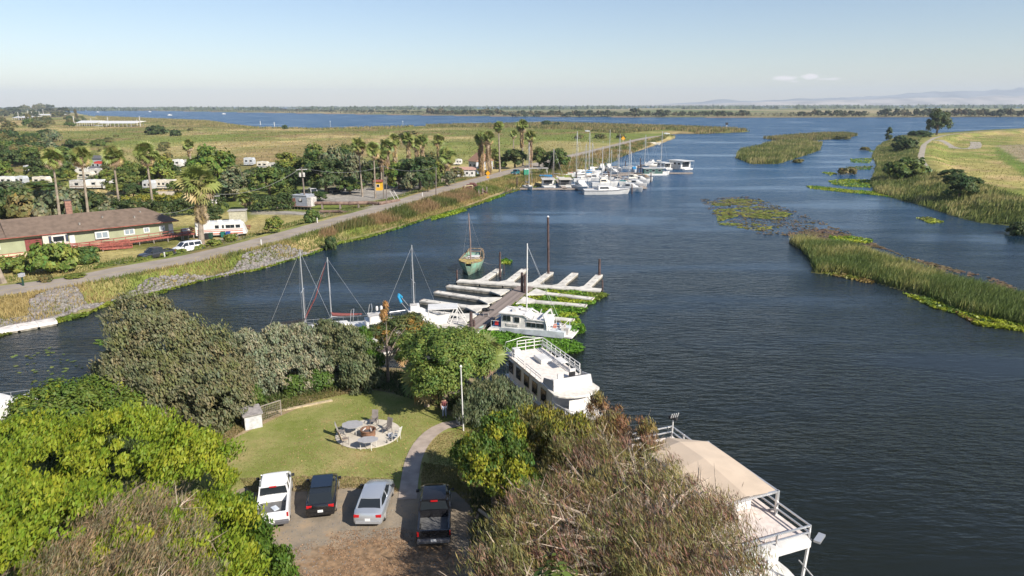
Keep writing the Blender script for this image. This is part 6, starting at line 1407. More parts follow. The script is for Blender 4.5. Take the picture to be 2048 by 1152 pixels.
# --- boats behind the shrub row
def at(px, py): p = wp(px, py, 0); return p.x, p.y
def mast_boat(label, base_px, base_py, top_py, **kw):
    """sailing boat whose mast foot and top sit where the photograph has them"""
    z = kw.pop('foot_z', 1.3); p = wp(base_px, base_py, z); d = ray(base_px, top_py); k = p.y / d.y; h = CAMZ + d.z * k
    L = kw.get('L', 8); rz = kw.pop('rz'); off = L * .06
    H = .75 + L * .025
    return sailboat(label, p.x - math.cos(rz) * off, p.y - math.sin(rz) * off, rz, mast=h - H, **kw)
redc = mat('dark_red_canvas', (.17, .045, .04), .8); blk = blackc()
mast_boat('sailboat with black sail cover, its mast leftmost of the two close together', 611, 660, 501, L=8.0, rz=math.radians(8), cover=blk, group='sailing boats behind the shrub row', lean=.5)
mast_boat('sailboat with dark red sail cover and red furled jib', 664, 648, 516, L=8.5, rz=math.radians(196), cover=redc, furl=redc, group='sailing boats behind the shrub row', lean=-.4)
mast_boat('sailboat whose grey mast stands left of the concrete fingers', 829, 632, 490, L=7.5, rz=math.radians(20), group='sailing boats behind the shrub row')
x, y = at(768, 676); t = cruiser('white motor cruiser with rounded stern behind the pine tree', x, y, math.radians(18), 10, 'white motor boats behind the pine', far=False, fly=True, canvas=None)
hp = MB(); hp.tube([(-3.6, -1.4, 1.6), (-3.4, -1.2, 3.4), (-3.2, 0, 3.8), (-3.4, 1.2, 3.4), (-3.6, 1.4, 1.6)], .035, 5); hp.tube([(-1.6, -1.3, 2.3), (-1.3, -1.1, 3.9), (-1.2, 0, 4.2), (-1.3, 1.1, 3.9), (-1.6, 1.3, 2.3)], .035, 5); hp.build('radar_arch', alu(), t)
for i in range(2): MB().lathe([(.14, 0), (.16, .35), (.08, .5)], (-.6 + i * .5, .3, 3.3), 8).build('fender', white(), t)
x, y = at(842, 654); t = cruiser('white cruiser with sky blue folded bimini next to the concrete fingers', x, y, math.radians(8), 7.2, 'white motor boats behind the pine', far=False, fly=True)
bm_ = MB(); bm_.tube([(-2.2, -1.2, 3.5), (-2.5, -.6, 4.0), (-2.5, .6, 4.0), (-2.2, 1.2, 3.5)], .17, 8); bm_.build('folded_bimini', mat('sky_blue_canvas', (.02, .28, .50), .7), t, smooth=True)
bm2 = MB(); 
for sy in (-1, 1): bm2.tube([(-.6, sy * 1.15, 1.3), (-2.2, sy * 1.2, 3.5)], .03, 5)
bm2.build('bimini_frame', alu(), t)
def pontoon():
    x, y = at(890, 650); t = boat('pontoon_boat', 'pontoon boat with flat white awning beside the landing', x, y, math.radians(6), 'white motor boats behind the pine')
    for sy in (-1, 1): MB().tube([(-2.8, sy * .95, .05), (2.5, sy * .95, .05), (3.0, sy * .95, .2)], [.3, .3, .08], 9).build('pontoon', alu(), t)
    MB().box((0, 0, .4), (5.4, 2.4, .1)).build('deck', dull(), t); MB().box((-.2, 0, 2.35), (3.6, 2.4, .08)).build('awning', white(), t, bevel=.02)
    f = MB()
    for xx in (-1.9, 1.5):
        for sy in (-1, 1): f.bar((xx, sy * 1.15, .4), (xx, sy * 1.15, 2.35), .07)
    for sy in (-1, 1): f.bar((1.5, sy * 1.15, 2.35), (2.6, sy * 1.15, .5), .09); f.bar((1.5, sy * 1.15, 2.35), (.6, sy * 1.15, .5), .09)
    f.build('awning_frame', white(), t); MB().box((-1.5, 0, .75), (.8, 2.0, .6)).build('bench_seat', white(), t)
pontoon()
x, y = at(-18, 838); t = cruiser('white boat bow showing at the left picture edge', x, y, math.radians(25), 7.5, None, far=False, fly=False)
t = boat('dinghy', 'small grey dinghy tied between the two leftmost sailing boats', *at(586, 680), math.radians(10)); mb, _r = hull_mb(3, 1.4, .4, .2, 1.6, .9); mb.build('hull', dull(), t, smooth=True); MB().box((0, 0, .42), (1.8, .9, .04)).build('floor', shade(), t)

# --- far marina
GA = 'boats of the far marina'
def pile_far(px, by_, ty_): piling('far marina piling', px, by_, ty_, .2, False)
def far_docks():
    t = thing('far_dock', 'brown dock walkways threading the far marina boats', 'dock', (0, 0, 0))
    for a, b, w in (((1040, 377), (1270, 378), 1.8), ((1105, 348), (1130, 378), 1.5), ((1150, 352), (1300, 348), 1.6), ((1150, 335), (1235, 333), 1.5), ((1235, 352), (1290, 376), 1.5), ((1240, 346), (1385, 346), 1.6), ((1262, 334), (1345, 334), 1.6)):
        p, q = wp(*a, .4), wp(*b, .4); MB().bar((p.x, p.y, .35), (q.x, q.y, .35), w, .35).build('walkway', mat('far_dock_wood', (.30, .25, .21), .9, var=.2), t)
far_docks()
for i, (px, b, tt) in enumerate([(1034, 377, 354), (1153, 362, 343), (1208, 358, 344), (1216, 352, 342), (1218, 368, 343), (1282, 348, 328), (1276, 348, 331), (1302, 364, 344), (1264, 388, 368), (1251, 338, 322), (1281, 336, 316)]):
    piling(['piling at the left end of the far marina', 'piling left of the mid marina sailboats', 'piling in the centre of the far marina', 'piling behind the centre of the far marina', 'tall piling near the long white cruiser', 'piling at the green houseboat left end', 'second piling at the green houseboat', 'piling in front of the green houseboat', 'rusty piling at the stern of the long white cruiser', 'piling by the far white sloops', 'piling at the far end near the trawler'][i], px, b, tt, .19, False)
teal = mat('teal_canvas', (.03, .16, .17), .7); bluec = mat('blue_canvas', (.02, .20, .42), .7); cream = mat('cream_gelcoat', (.62, .57, .48), .5)
def msail(lb, px, by_, top, rz, L, cover=None, hm=None): return mast_boat(lb, px, by_, top, L=L, rz=math.radians(rz), cover=cover, hullm=hm, group=GA, far=True, foot_z=1.3)
msail('white sloop leftmost in the far marina near the green toilet cabin', 1058, 371, 285, -70, 7, mat('grey_canvas', (.3, .33, .36), .8))
msail('sloop with very tall mast at the upper left of the far marina', 1153, 345, 262, 200, 8.5, None); msail('sloop behind the tall white catamaran bow', 1171, 355, 288, 10, 8, blackc())
msail('sloop whose tall white mast rises by the white trawler cabin', 1178, 340, 263, 190, 8.5, None); msail('small sloop right of the white trawler cabin', 1184, 346, 287, 15, 7, bluec); msail('sloop in the middle row behind the white trawler', 1204, 352, 292, 180, 7.5, None)
msail('tallest masted sloop in the back row of the far marina', 1218, 334, 259, -100, 9, None); msail('grey masted sloop standing over the long white cruiser', 1221, 372, 300, 5, 8, None); msail('sloop with thin mast in the back row by open water', 1238, 335, 268, -80, 7, teal)
msail('white sloop with the brightest mast in the centre right of the far marina', 1257, 362, 278, -160, 8.5, cream); msail('small white sloop behind the blue covered boat', 1262, 332, 303, -20, 6, None); msail('sloop beside the far trawlers', 1289, 330, 270, -60, 7.5, None)
msail('sloop with tall mast behind the green houseboat', 1321, 343, 263, 10, 8.5, None); msail('sloop in front of the pontoon awnings with bare mast', 1107, 352, 297, 160, 7, None); msail('dark hulled sloop at the rear right of the long cruiser', 1235, 358, 308, 30, 7, blackc(), mat('slate_hull', (.2, .22, .25), .5))
def mcr(lb, px, py, rz, L, **kw): x, y = at(px, py); return cruiser(lb, x, y, math.radians(rz), L, GA, **kw)
mcr('long low white motor yacht broadside at the front of the far marina', 1214, 388, 2, 14.2, stripe=mat('grey_stripe', (.2, .2, .21), .5), fly=False)
MBx = mcr('high bowed white trawler facing the camera left of the long yacht', 1163, 380, -75, 11, stripe=None, fly=True); mcr('white fishing boat with square wheelhouse in the back row', 1184, 349, -85, 9, fly=True); mcr('white cruiser in the back row left of centre', 1204, 342, -95, 8, fly=True)
mcr('white cabin cruiser with round window in the back row', 1218, 342, -80, 8, fly=True); mcr('white cruiser nose out in the middle of the far marina', 1228, 350, -60, 7.5, fly=False); mcr('white runabout behind the tall trawler', 1192, 362, -10, 8, fly=False, canvas=bluec)
mcr('cream cruiser with orange door behind the long yacht', 1210, 372, 4, 9, top=cream, fly=True); mcr('cream canvas covered boat at the right of the far marina', 1268, 362, -35, 8, top=cream, fly=False); mcr('white speedboat, uppermost of three at the right side', 1281, 366, -35, 7, fly=False)
mcr('white speedboat, middle of three at the right side', 1273, 374, -35, 7.5, fly=False); mcr('white speedboat, lowest of three beside the rusty piling', 1262, 382, -40, 8.5, fly=False, canvas=teal); mcr('small brown topped runabout behind the front piling', 1290, 362, -35, 6, top=mat('brown_vinyl', (.24, .17, .10), .6), fly=False)
mcr('white powerboat with sky blue cover by the green houseboat', 1268, 345, -95, 6.5, top=bluec, fly=False); mcr('white motor boat under the mast of the leftmost tall sloop', 1160, 354, -150, 8, fly=False); mcr('white trawler by the far piling', 1301, 333, -140, 8, fly=True); mcr('white bowrider with pale canopy near the far trawler', 1306, 335, 190, 7.5, fly=False, canvas=cream)
def hb(lb, px, py, rz, L, **kw): x, y = at(px, py); return houseboat(lb, x, y, math.radians(rz), L, group=GA, **kw)
hb('low pontoon boat with flat grey awning second from the left', 1096, 373, -88, 7, B=4.4, H=1.9, open_front=.5, roof=dull()); hb('dark pontoon boat with white awning third from the left', 1130, 373, -88, 6.5, B=4.2, H=1.9, open_front=.5, wall=mat('dark_side', (.09, .09, .1), .7), roof=cream)
hb('long green sided houseboat with white roof', 1308, 350, 3, 9.5, B=3.4, wall=mat('green_side', (.055, .12, .10), .7), H=2.0, open_front=.2); hb('white houseboat with small wheelhouse left of the biggest one', 1329, 338, -75, 8.5, B=3.6, H=2.0); hb('big white square houseboat rightmost in the far marina', 1361, 338, -62, 10, B=5.6, H=2.9, open_front=.2)
def kayak(lb, px, py, z, m, L=3.4, rz=0):
    p = wp(px, py, z); t = thing('kayak', lb, 'kayak', (p.x, p.y, z), rz, 'kayaks on the far bank'); mb, _r = hull_mb(L, .75, .3, .3, 1.6, .3, .1); mb.build('hull', m, t, smooth=True); MB().box((0, 0, .3), (1, .4, .05)).build('seat', shade(), t)
kayak('red kayak on the bank at the left of the far marina', 1046, 362, .6, mat('red_shell', (.55, .07, .04), .5)); kayak('orange kayak beside the red one', 1047, 366, .5, mat('orange_shell', (.6, .15, .04), .5), rz=.1); kayak('white kayak behind the low pontoon boats', 1130, 350, .8, white(), 5); kayak('red canoe beside the white kayak', 1134, 347, .9, mat('red_shell', (.55, .07, .04), .5), 5.5, .1)
t = thing('storage_box', 'bright blue box on the bank behind the flat awning boat', 'box', (*at(1091, 362), .4), 0); MB().box((0, 0, .9), (4.6, 2, 1.6)).build('shell', bluec, t); MB().box((0, -1.02, .9), (4.2, .05, 1.3)).build('door_panel', mat('blue_panel', (.03, .16, .33), .6), t)
t = thing('stranded_boat', 'upturned white hull on the shore near the levee tip', 'boat', (*at(1302, 290), .3), .1); mb, _r = hull_mb(14, 3, 1.1, .1); mb.build('hull', cream, t, smooth=True); MB().box((0, 0, 1.3), (6, 1.6, .5)).build('cabin', cream, t)
t = thing('channel_marker', 'dark channel marker post in the far water off the reed spit', 'marker', (*at(1453, 257), 0)); MB().tube([(0, 0, -1), (0, 0, 4)], .5, 6).build('post', mat('marker_grey', (.6, .6, .6), .6), t); MB().box((0, 0, 5.2), (2.6, 1.6, 2.4)).build('platform', shade(), t)
for lb, px, py, h in (('white channel marker near the tiny dark river bush', 549, 253, 5), ('thin daymark left of the white channel marker', 521, 250, 5), ('thin daymark in the river right of the white channel marker', 661, 254, 7), ('thin daymark beyond the shaggy palms', 806, 254, 7)):
    t = thing('daymark', lb, 'marker', (*at(px, py), 0), group='daymarks in the wide river'); MB().tube([(0, 0, -1), (0, 0, h)], .18 if h > 5 else .5, 5).build('post', dull(), t); MB().box((0, 0, h), (.9, .3, .9)).build('board', white(), t)
for i, (px, py) in enumerate(((196, 224.5), (300, 224), (448, 228.5), (340, 231))):
    t = boat('distant_boat', ['tiny white boat far out on the left river', 'tiny white boat far out, second from the left', 'tiny white boat far out, rightmost', 'tiny white boat nearest to the marsh on the left river'][i], *at(px, py), .4, 'tiny boats on the far river'); mb, _r = hull_mb(12, 4, 1.6); mb.build('hull', white(), t, smooth=True); MB().box((-1, 0, 2.6), (5, 2.6, 2)).build('cabin', white(), t)

# ------------------------------------------------------------------ the brown roofed house
def ranch_house():
    C0 = Vector((-64.4, 131.6, 1.3)); ang = math.atan2(17.5, 20.0)
    t = thing('ranch_house', 'long green ranch house with brown roof, red decks and two brick chimneys', 'house', C0, ang)
    gw = mat('green_siding', (.30, .32, .20), .8, var=.06, scale=1); rf = mat('brown_shingle', (.155, .112, .083), .95, var=.14, scale=1.2, bump=.3); red = mat('red_deck_paint', (.27, .075, .055), .7, var=.25, scale=1.5); cr = mat('cream_skirting', (.60, .50, .34), .8, var=.1); wt = mat('white_trim', (.62, .61, .58), .6, var=.05)
    X0 = -46; D = 9.5; zf = .9; ze = 3.7
    MB().box(((X0) / 2, D / 2, zf + (ze - zf) / 2), (-X0, D, ze - zf)).build('wall', gw, t)
    MB().box((X0 / 2, D / 2, .42), (-X0 - .1, D - .1, .9)).build('foundation', cr, t)
    # roof: low hip at the right, lower wing to the left
    def hip(name, xa, xb, y0, y1, z0, z1, hip_r, hip_l):
        ym = (y0 + y1) / 2
        v = [(xa, y0, z0), (xb, y0, z0), (xb, y1, z0), (xa, y1, z0), (xa + hip_l, ym, z1), (xb - hip_r, ym, z1)]
        mb = MB(); mb.add([(p[0], p[1], p[2]) for p in v] + [(p[0], p[1], p[2] - .16) for p in v[:4]], [(0, 1, 5, 4), (1, 2, 5), (2, 3, 4, 5), (3, 0, 4), (0, 6, 7, 1), (1, 7, 8, 2), (2, 8, 9, 3), (3, 9, 6, 0), (6, 9, 8, 7)])
        return mb.build(name, rf, t)
    hip('roof', -26, 1.0, -1.0, D + 1.2, ze + .05, ze + 2.35, 4.5, .0); hip('roof', X0 - 1, -24, -.8, D + .8, ze + .02, ze + 1.75, 1.5, 4)
    MB().box((X0 / 2, -.98, ze - .06), (-X0 + 1.6, .08, .13)).build('fascia', red, t)
    bk = mat('chimney_brick', (.26, .14, .105), .9, var=.2, scale=3)
    for cx, h in ((-15.5, 2.3), (-38, 1.5)):
        c = MB().box((cx, D / 2 + 1.2, ze + 1.8 + h / 2), (1.0, .9, h + 1)).build('chimney', bk, t); n_ = MB()
        for i in range(6):
            MB().box((cx, D / 2 + 1.2, ze + 1.55 + (h + .6) * i / 6 + .1), (1.04, .94, .12)).build('brick_course', mat('chimney_brick_b', (.20, .105, .08), .9, var=.2, scale=3), c)
        MB().box((cx, D / 2 + 1.2, ze + 2.35 + h), (1.2, 1.1, .12)).build('chimney_cap', mat('cap_dark', (.08, .07, .065), .8), c)
    for cx, cy in ((-15, .8), (-11, 2.5), (-4.5, 3.2), (-6, 1.4)): MB().lathe([(.14, 0), (.14, .35), (.2, .4)], (cx, cy, ze + .5 + .35 * cy * .9), 8).build('roof_vent', mat('vent_grey', (.3, .28, .25), .6), t)
    # windows right to left along the front
    for x, w, h in ((-1.9, .7, .8), (-4.6, .75, .8), (-7.5, 1.5, .9), (-12.0, 1.9, 1.1), (-28.5, 2.8, 1.1), (-33.5, 1.6, 1.1), (-38, 1.4, 1.1)):
        bay = .35 if x == -12.0 else .06
        f = MB().box((x, -bay / 2, zf + 1.55), (w + .3, bay, h + .25)).build('window', wt, t)
        for k in (-1, 1): MB().box((x + k * w * .25, -bay - .015, zf + 1.55), (w * .42, .03, h * .82)).build('pane', mat('pale_glass', (.25, .3, .33), .1, var=0), f)
    f = MB().box((-.35, -.04, zf + 1.15), (.8, .08, 2.05)).build('front_door', wt, t)
    # entry bay with shuttered window, pink panel
    MB().box((-19.2, -.35, zf + 1.3), (3.6, .7, 2.6)).build('entry_bay', mat('entry_cream', (.55, .50, .42), .7), t)
    f = MB().box((-18.7, -.73, zf + 1.75), (1.9, .08, 1.1)).build('window', wt, t); MB().box((-18.7, -.78, zf + 1.75), (1.6, .04, .85)).build('pane', glass(), f)
    for k in (-1, 1): MB().box((-18.7 + k * 1.25, -.73, zf + 1.75), (.4, .06, 1.2)).build('shutter', mat('dark_shutter', (.03, .04, .07), .7), t)
    MB().box((-18.7, -.74, zf + .55), (2.9, .06, .95)).build('bay_panel', mat('pinkish_panel', (.62, .42, .36), .7), t)
    b = MB()
    for k in (-1, 1): b.add([(-18.7 + k * .05, -.78, zf + .75), (-18.7 + k * .75, -.78, zf + .98), (-18.7 + k * .6, -.78, zf + .6)], [(0, 1, 2)])
    b.build('bow_decoration', mat('dark_shutter', (.03, .04, .07), .7), t)
    MB().box((-22.3, -.03, zf + 1.1), (2.4, .06, 2.1)).build('recess_door', mat('deep_red_wall', (.18, .04, .035), .7), t); MB().box((-16.6, -.06, zf + 1.1), (.8, .1, 2.0)).build('white_door', wt, t)
    # decks and ramps
    def rail(x0, y0, z0, x1, y1, z1, n, h=.95):
        m = MB()
        for i in range(n + 1):
            k = i / n; x, y, z = x0 + (x1 - x0) * k, y0 + (y1 - y0) * k, z0 + (z1 - z0) * k; m.bar((x, y, z - .1), (x, y, z + h), .1)
        for hh in (.45, .92): m.bar((x0, y0, z0 + hh), (x1, y1, z1 + hh), .09, .13)
        m.build('deck_railing', red, t)
    def deckp(x0, x1, y0, y1, z0, z1):
        n = max(2, int((x1 - x0) / .45))
        bm_ = MB().box((0, (y0 + y1) / 2, 0), ((x1 - x0) / n - .03, y1 - y0, .08)).mesh('deck_board', red)
        for i in range(n):
            k = (i + .5) / n; o = link('deck_board', bm_, t); o.location = (x0 + (x1 - x0) * k, 0, z0 + (z1 - z0) * k)
        MB().bar((x0, y0 + .04, z0 - .16), (x1, y0 + .04, z1 - .16), .08, .24).build('deck_beam', red, t)
        m = MB(); mm = max(2, int((x1 - x0) / 2.2))
        for i in range(mm + 1): xx = x0 + .15 + (x1 - x0 - .3) * i / mm; m.bar((xx, y0 + .15, -.2), (xx, y0 + .15, z0 + (z1 - z0) * i / mm), .12)
        m.build('deck_post', mat('grey_post', (.30, .26, .22), .9), t)
    deckp(-16.4, 1.0, -1.9, -.4, .75, 1.15); rail(-16.4, -1.9, .75, 1.0, -1.9, 1.15, 9)
    deckp(-17.5, -8.2, -3.9, -2.3, .95, .35); rail(-17.5, -3.9, .95, -8.2, -3.9, .35, 6); rail(-17.5, -2.3, .95, -8.2, -2.3, .35, 6)
    deckp(-23.5, -16.4, -3.0, -1.2, .85, .85); rail(-23.5, -3.0, .85, -20.4, -3.0, .85, 3); rail(-17.9, -3.0, .85, -16.4, -3.0, .85, 2)
    deckp(1.0, 3.2, -1.9, .6, 1.15, 1.15); rail(1.0, -1.9, 1.15, 3.2, -1.9, 1.15, 2); rail(3.2, .6, 1.15, 3.2, -1.9, 1.15, 2)
    for i in range(5): MB().box((3.4 + i * .28, -.9, 1.0 - i * .22), (.3, 1.3, .08)).build('step', red, t)
    for i in range(6): MB().box((-19.2, -3.2 - i * .32, .75 - i * .15), (2.4, .34, .09)).build('step', red, t)
    rail(-20.4, -3.0, .85, -20.4, -5.0, -.1, 3); rail(-18.0, -3.0, .85, -18.0, -5.0, -.1, 3)
    rail(-45, -.8, .1, -24, -.8, .1, 10, .8)
    bx = MB().box((4.9, 1.5, .9), (1.9, .9, .9)).build('gas_cylinder', wt, t) if False else None
ranch_house()
p = G(372, 470); t = thing('gas_tank', 'white gas tank at the right end of the green house', 'tank', p, .7); MB().tube([(-.9, 0, .8), (-.7, 0, .8), (.7, 0, .8), (.9, 0, .8)], [.2, .55, .55, .2], 12).build('tank', white(), t, smooth=True); MB().box((-.5, 0, .15), (.15, .8, .35)).build('leg', dull(), t); MB().box((.5, 0, .15), (.15, .8, .35)).build('leg', dull(), t)

# ------------------------------------------------------------------ vehicles
tyre = lambda: mat('tyre_rubber', (.018, .018, .018), .85, var=0)
def paint(name, c, rough=.22, metal=0.0):
    if name in MATS: return MATS[name]
    m, n, l, b = new_mat(name); b.inputs['Base Color'].default_value = (*c, 1); b.inputs['Roughness'].default_value = rough; b.inputs['Metallic'].default_value = metal; b.inputs['Coat Weight'].default_value = .5; b.inputs['Coat Roughness'].default_value = .06
    MATS[name] = m; return m
def wheels(t, L, W, r, fx, bx):
    for x in (fx, bx):
        for sy in (-1, 1):
            y = sy * (W / 2 - .12); w = MB().tube([(x, y - .11, r), (x, y + .11, r)], r, 14).build('wheel', tyre(), t); MB().tube([(x, y + sy * .112, r), (x, y + sy * .125, r)], r * .6, 10).build('rim', alu(), w)
def body_loft(st, W, nm, m, t, zmid=.55):
    """stations (x, halfwidth factor, z bottom, z shoulder, z top)"""
    R = []
    for x, w, z0, zs, zt in st:
        h = W / 2 * w
        R.append([(x, -h * .92, z0), (x, -h, z0 + .18), (x, -h * 1.0, zs - .12), (x, -h * .96, zs), (x, -h * .82, zt), (x, -h * .4, zt + .02), (x, h * .4, zt + .02), (x, h * .82, zt), (x, h * .96, zs), (x, h * 1.0, zs - .12), (x, h, z0 + .18), (x, h * .92, z0)])
    return MB().loft(R).build(nm, m, t, smooth=True)
def greenhouse(st, W, m, t, nm='glazing'):
    R = []
    for x, wb, zb, wt_, zt in st: R.append([(x, -W / 2 * wb, zb), (x, -W / 2 * wt_, zt), (x, W / 2 * wt_, zt), (x, W / 2 * wb, zb)])
    return MB().loft(R).build(nm, m, t)
def car(name, label, px, py, heading, kind, pm, L=4.7, W=1.83, H=1.45, plate=True, group=None, rear_paint=None, at_world=None):
    p = at_world or G(px, py); t = thing(name, label, {'pickup': 'pickup truck', 'van': 'minivan'}.get(kind, 'car'), (p.x, p.y, p.z + .02), heading, group)
    h = L / 2; gl = glass(); red = mat('tail_light_red', (.45, .012, .015), .2, var=0); wl = mat('headlight_clear', (.75, .78, .8), .15, var=0)
    if kind == 'sedan':
        body_loft([(-h, .80, .42, .80, .86), (-h + .08, .93, .28, .92, 1.0), (-h + .5, .99, .22, .98, 1.06), (-.5, 1, .20, .98, 1.04), (.9, 1, .20, .95, 1.0), (h - .9, .98, .2, .86, .92), (h - .25, .9, .24, .74, .78), (h, .74, .35, .6, .62)], W, 'body', pm, t)
        greenhouse([(-h + .55, .80, 1.02, .78, 1.06), (-h + 1.15, .88, .98, .68, H - .07), (-.15, .90, .98, .70, H), (.35, .9, .96, .69, H - .03), (1.15, .86, .94, .80, .98)], W, gl, t)
        MB().loft([[(x, -W * w / 2, z), (x, -W * w * .3, z + .035), (x, W * w * .3, z + .035), (x, W * w / 2, z), (x, 0, z - .02)] for x, w, z in ((-h + 1.12, .70, H - .07), (-.4, .72, H + .005), (.38, .70, H - .025))]).build('roof', pm, t, smooth=True)
        PB = lambda *a: MB().bar(*a).build('pillar', pm, t)
        for sy in (-1, 1):
            PB((-h + .5, sy * W * .41, 1.04), (-h + 1.15, sy * W * .345, H - .05), .09, .05); PB((-.25, sy * W * .45, .98), (-.3, sy * W * .355, H - .01), .09, .05); PB((1.2, sy * W * .43, .95), (.38, sy * W * .35, H - .03), .07, .05); PB((-h + 1.15, sy * W * .352, H - .05), (.4, sy * W * .352, H - .02), .07, .05)
        tl = [(-h + .05, .72, .85)]
    elif kind == 'hatch':
        body_loft([(-h, .84, .42, .85, .92), (-h + .08, .95, .28, .98, 1.04), (-h + .5, 1, .22, 1.02, 1.1), (.2, 1, .20, 1.0, 1.06), (h - 1.0, .98, .2, .92, .98), (h - .25, .9, .24, .76, .8), (h, .74, .35, .6, .62)], W, 'body', pm, t)
        greenhouse([(-h + .12, .84, 1.0, .80, 1.06), (-h + .75, .90, 1.02, .72, H - .08), (-.2, .92, 1.0, .74, H), (.4, .9, .98, .72, H - .03), (1.2, .86, .96, .80, 1.0)], W, gl, t)
        MB().box((-.15, 0, H + .005), (1.5, W * .70, .035)).build('roof_glass', paint('dark_navy_glass', (.012, .02, .035), .1), t); tl = [(-h + .06, .72, .92)]
    elif kind == 'van':
        body_loft([(-h, .90, .4, 1.0, 1.05), (-h + .1, .97, .28, 1.1, 1.16), (.6, 1, .22, 1.08, 1.14), (h - 1.0, .98, .22, .98, 1.04), (h - .3, .92, .26, .82, .88), (h, .78, .35, .62, .66)], W, 'body', pm, t)
        greenhouse([(-h + .12, .90, 1.05, .86, 1.12), (-h + .4, .92, 1.08, .80, H - .1), (.3, .93, 1.08, .80, H - .04), (.75, .92, 1.06, .76, H - .08), (1.45, .88, 1.0, .84, 1.06)], W, gl, t)
        MB().loft([[(x, -W * w / 2, z - .06), (x, -W * w * .4, z + .04), (x, W * w * .4, z + .04), (x, W * w / 2, z - .06)] for x, w, z in ((-h + .3, .82, H - .08), (-.5, .84, H), (.75, .80, H - .05))]).build('roof', pm, t, smooth=True)
        PB = lambda *a: MB().bar(*a).build('pillar', pm, t)
        for sy in (-1, 1):
            for x in (-h + .35, -.9, .1): PB((x, sy * W * .47, 1.08), (x + .05, sy * W * .405, H - .05), .11, .05)
            PB((1.45, sy * W * .44, 1.02), (.76, sy * W * .39, H - .08), .09, .06)
        tl = [(-h + .04, .80, 1.05)]
    else:  # pickup
        bz = .72; bx0, bx1 = -h + .1, -h + 2.1
        body_loft([(-h + 2.12, 1, .32, 1.12, 1.18), (.2, 1, .32, 1.12, 1.18), (h - 1.5, .99, .32, 1.1, 1.16), (h - .35, .95, .34, 1.02, 1.08), (h, .84, .45, .9, .94)], W, 'body', pm, t)
        MB().box(((bx0 + bx1) / 2, 0, .52), (bx1 - bx0 + .05, W * .96, .36)).build('bed_floor', mat('bed_liner', (.12, .12, .12), .8), t)
        bw = MB()
        for sy in (-1, 1): bw.loft([[(bx0, sy * W * .5, .42), (bx0, sy * W * .5, 1.0), (bx0, sy * W * .47, 1.16), (bx0, sy * W * .41, 1.16), (bx0, sy * W * .41, .55)], [(bx1, sy * W * .5, .42), (bx1, sy * W * .5, 1.0), (bx1, sy * W * .47, 1.16), (bx1, sy * W * .41, 1.16), (bx1, sy * W * .41, .55)]])
        bw.build('bed_side', pm, t)
        MB().box((bx0 - .03, 0, .80), (.1, W * .95, .68)).build('tailgate', pm, t, bevel=.02); MB().box((-h - .08, 0, .52), (.22, W * .95, .22)).build('bumper', mat('bumper_dark', (.10, .10, .11), .5), t, bevel=.02); MB().box((bx1 - .02, 0, .9), (.08, W * .84, .5)).build('bed_front', pm, t)
        greenhouse([(bx1 + .02, .92, 1.15, .86, 1.22), (bx1 + .12, .92, 1.15, .80, H - .06), (bx1 + 1.5, .92, 1.15, .80, H - .04), (bx1 + 2.3, .88, 1.14, .84, 1.2)], W, gl, t)
        MB().loft([[(x, -W * w / 2, z - .07), (x, -W * w * .42, z + .05), (x, W * w * .42, z + .05), (x, W * w / 2, z - .07)] for x, w, z in ((bx1 + .08, .82, H - .06), (bx1 + .6, .85, H), (bx1 + 1.6, .82, H - .04))]).build('roof', pm, t, smooth=True)
        PB = lambda *a: MB().bar(*a).build('pillar', pm, t)
        for sy in (-1, 1): PB((bx1 + .08, sy * W * .455, 1.12), (bx1 + .1, sy * W * .40, H - .06), .16, .07); PB((bx1 + .95, sy * W * .465, 1.12), (bx1 + .95, sy * W * .41, H - .04), .09, .05); PB((bx1 + 2.35, sy * W * .44, 1.12), (bx1 + 1.6, sy * W * .40, H - .05), .09, .06)
        MB().box((bx1 + .02, 0, H - .1), (.06, .42, .07)).build('brake_light', red, t); tl = [(bx0 - .02, .90, .92)]
    wheels(t, L, W, .36 if kind != 'pickup' else .41, h - .95, -h + .95 if kind != 'pickup' else -h + 1.15)
    for x, f, z in tl:
        for sy in (-1, 1): MB().box((x, sy * W * .5 * f, z), (.12, .34 if kind not in ('pickup', 'van') else .14, .18 if kind != 'pickup' else .34)).build('tail_light', red, t, bevel=.02)
    for sy in (-1, 1):
        MB().box((h - .14, sy * W * .31, .56 if kind != 'pickup' else .80), (.2, .28, .12)).build('headlight', wl, t, bevel=.02); MB().box(((.95 if kind != 'pickup' else -h + 2.12 + 2.0), sy * (W * .5 + .1), 1.02 if kind != 'pickup' else 1.3), (.14, .2, .14)).build('mirror', blackc() if kind != 'hatch' else pm, t)
    if plate: MB().box((-h - (.2 if kind == 'pickup' else .005), 0, .62), (.02, .32, .16)).build('number_plate', mat('plate_white', (.75, .75, .75), .5, var=0), t)
    MB().box((-h + .02, 0, .45), (.08, W * .8, .18)).build('rear_bumper', pm if kind != 'pickup' else blackc(), t) if kind != 'pickup' else None
    return t
PC = 'cars parked by the lawn'
def near_car(name, label, rear, front, kind, pm, L, W, H, **kw):
    a = Wz(rear[0], rear[1], 1.25); b = Wz(front[0], front[1], 1.25); d = b - a; rz = math.atan2(d.y, d.x); c = a + d.normalized() * L / 2; c.z = 1.23
    return car(name, label, 0, 0, rz, kind, pm, L, W, H, group=PC, at_world=c, **kw)
tw = near_car('parked_pickup', 'white pickup truck with open empty bed parked leftmost', (546, 1060), (555, 983), 'pickup', paint('white_paint', (.78, .78, .78)), 5.4, 1.98, 1.80)
o = MB().box((-1.5, -.1, .74), (.5, .35, .06), .5).build('bed_litter', mat('pale_litter', (.5, .55, .62), .7), tw)
near_car('parked_car', 'black hatchback with dark glass roof parked second from the left', (642, 1040), (652, 970), 'hatch', paint('black_paint', (.012, .012, .014), .15), 4.5, 1.82, 1.5)
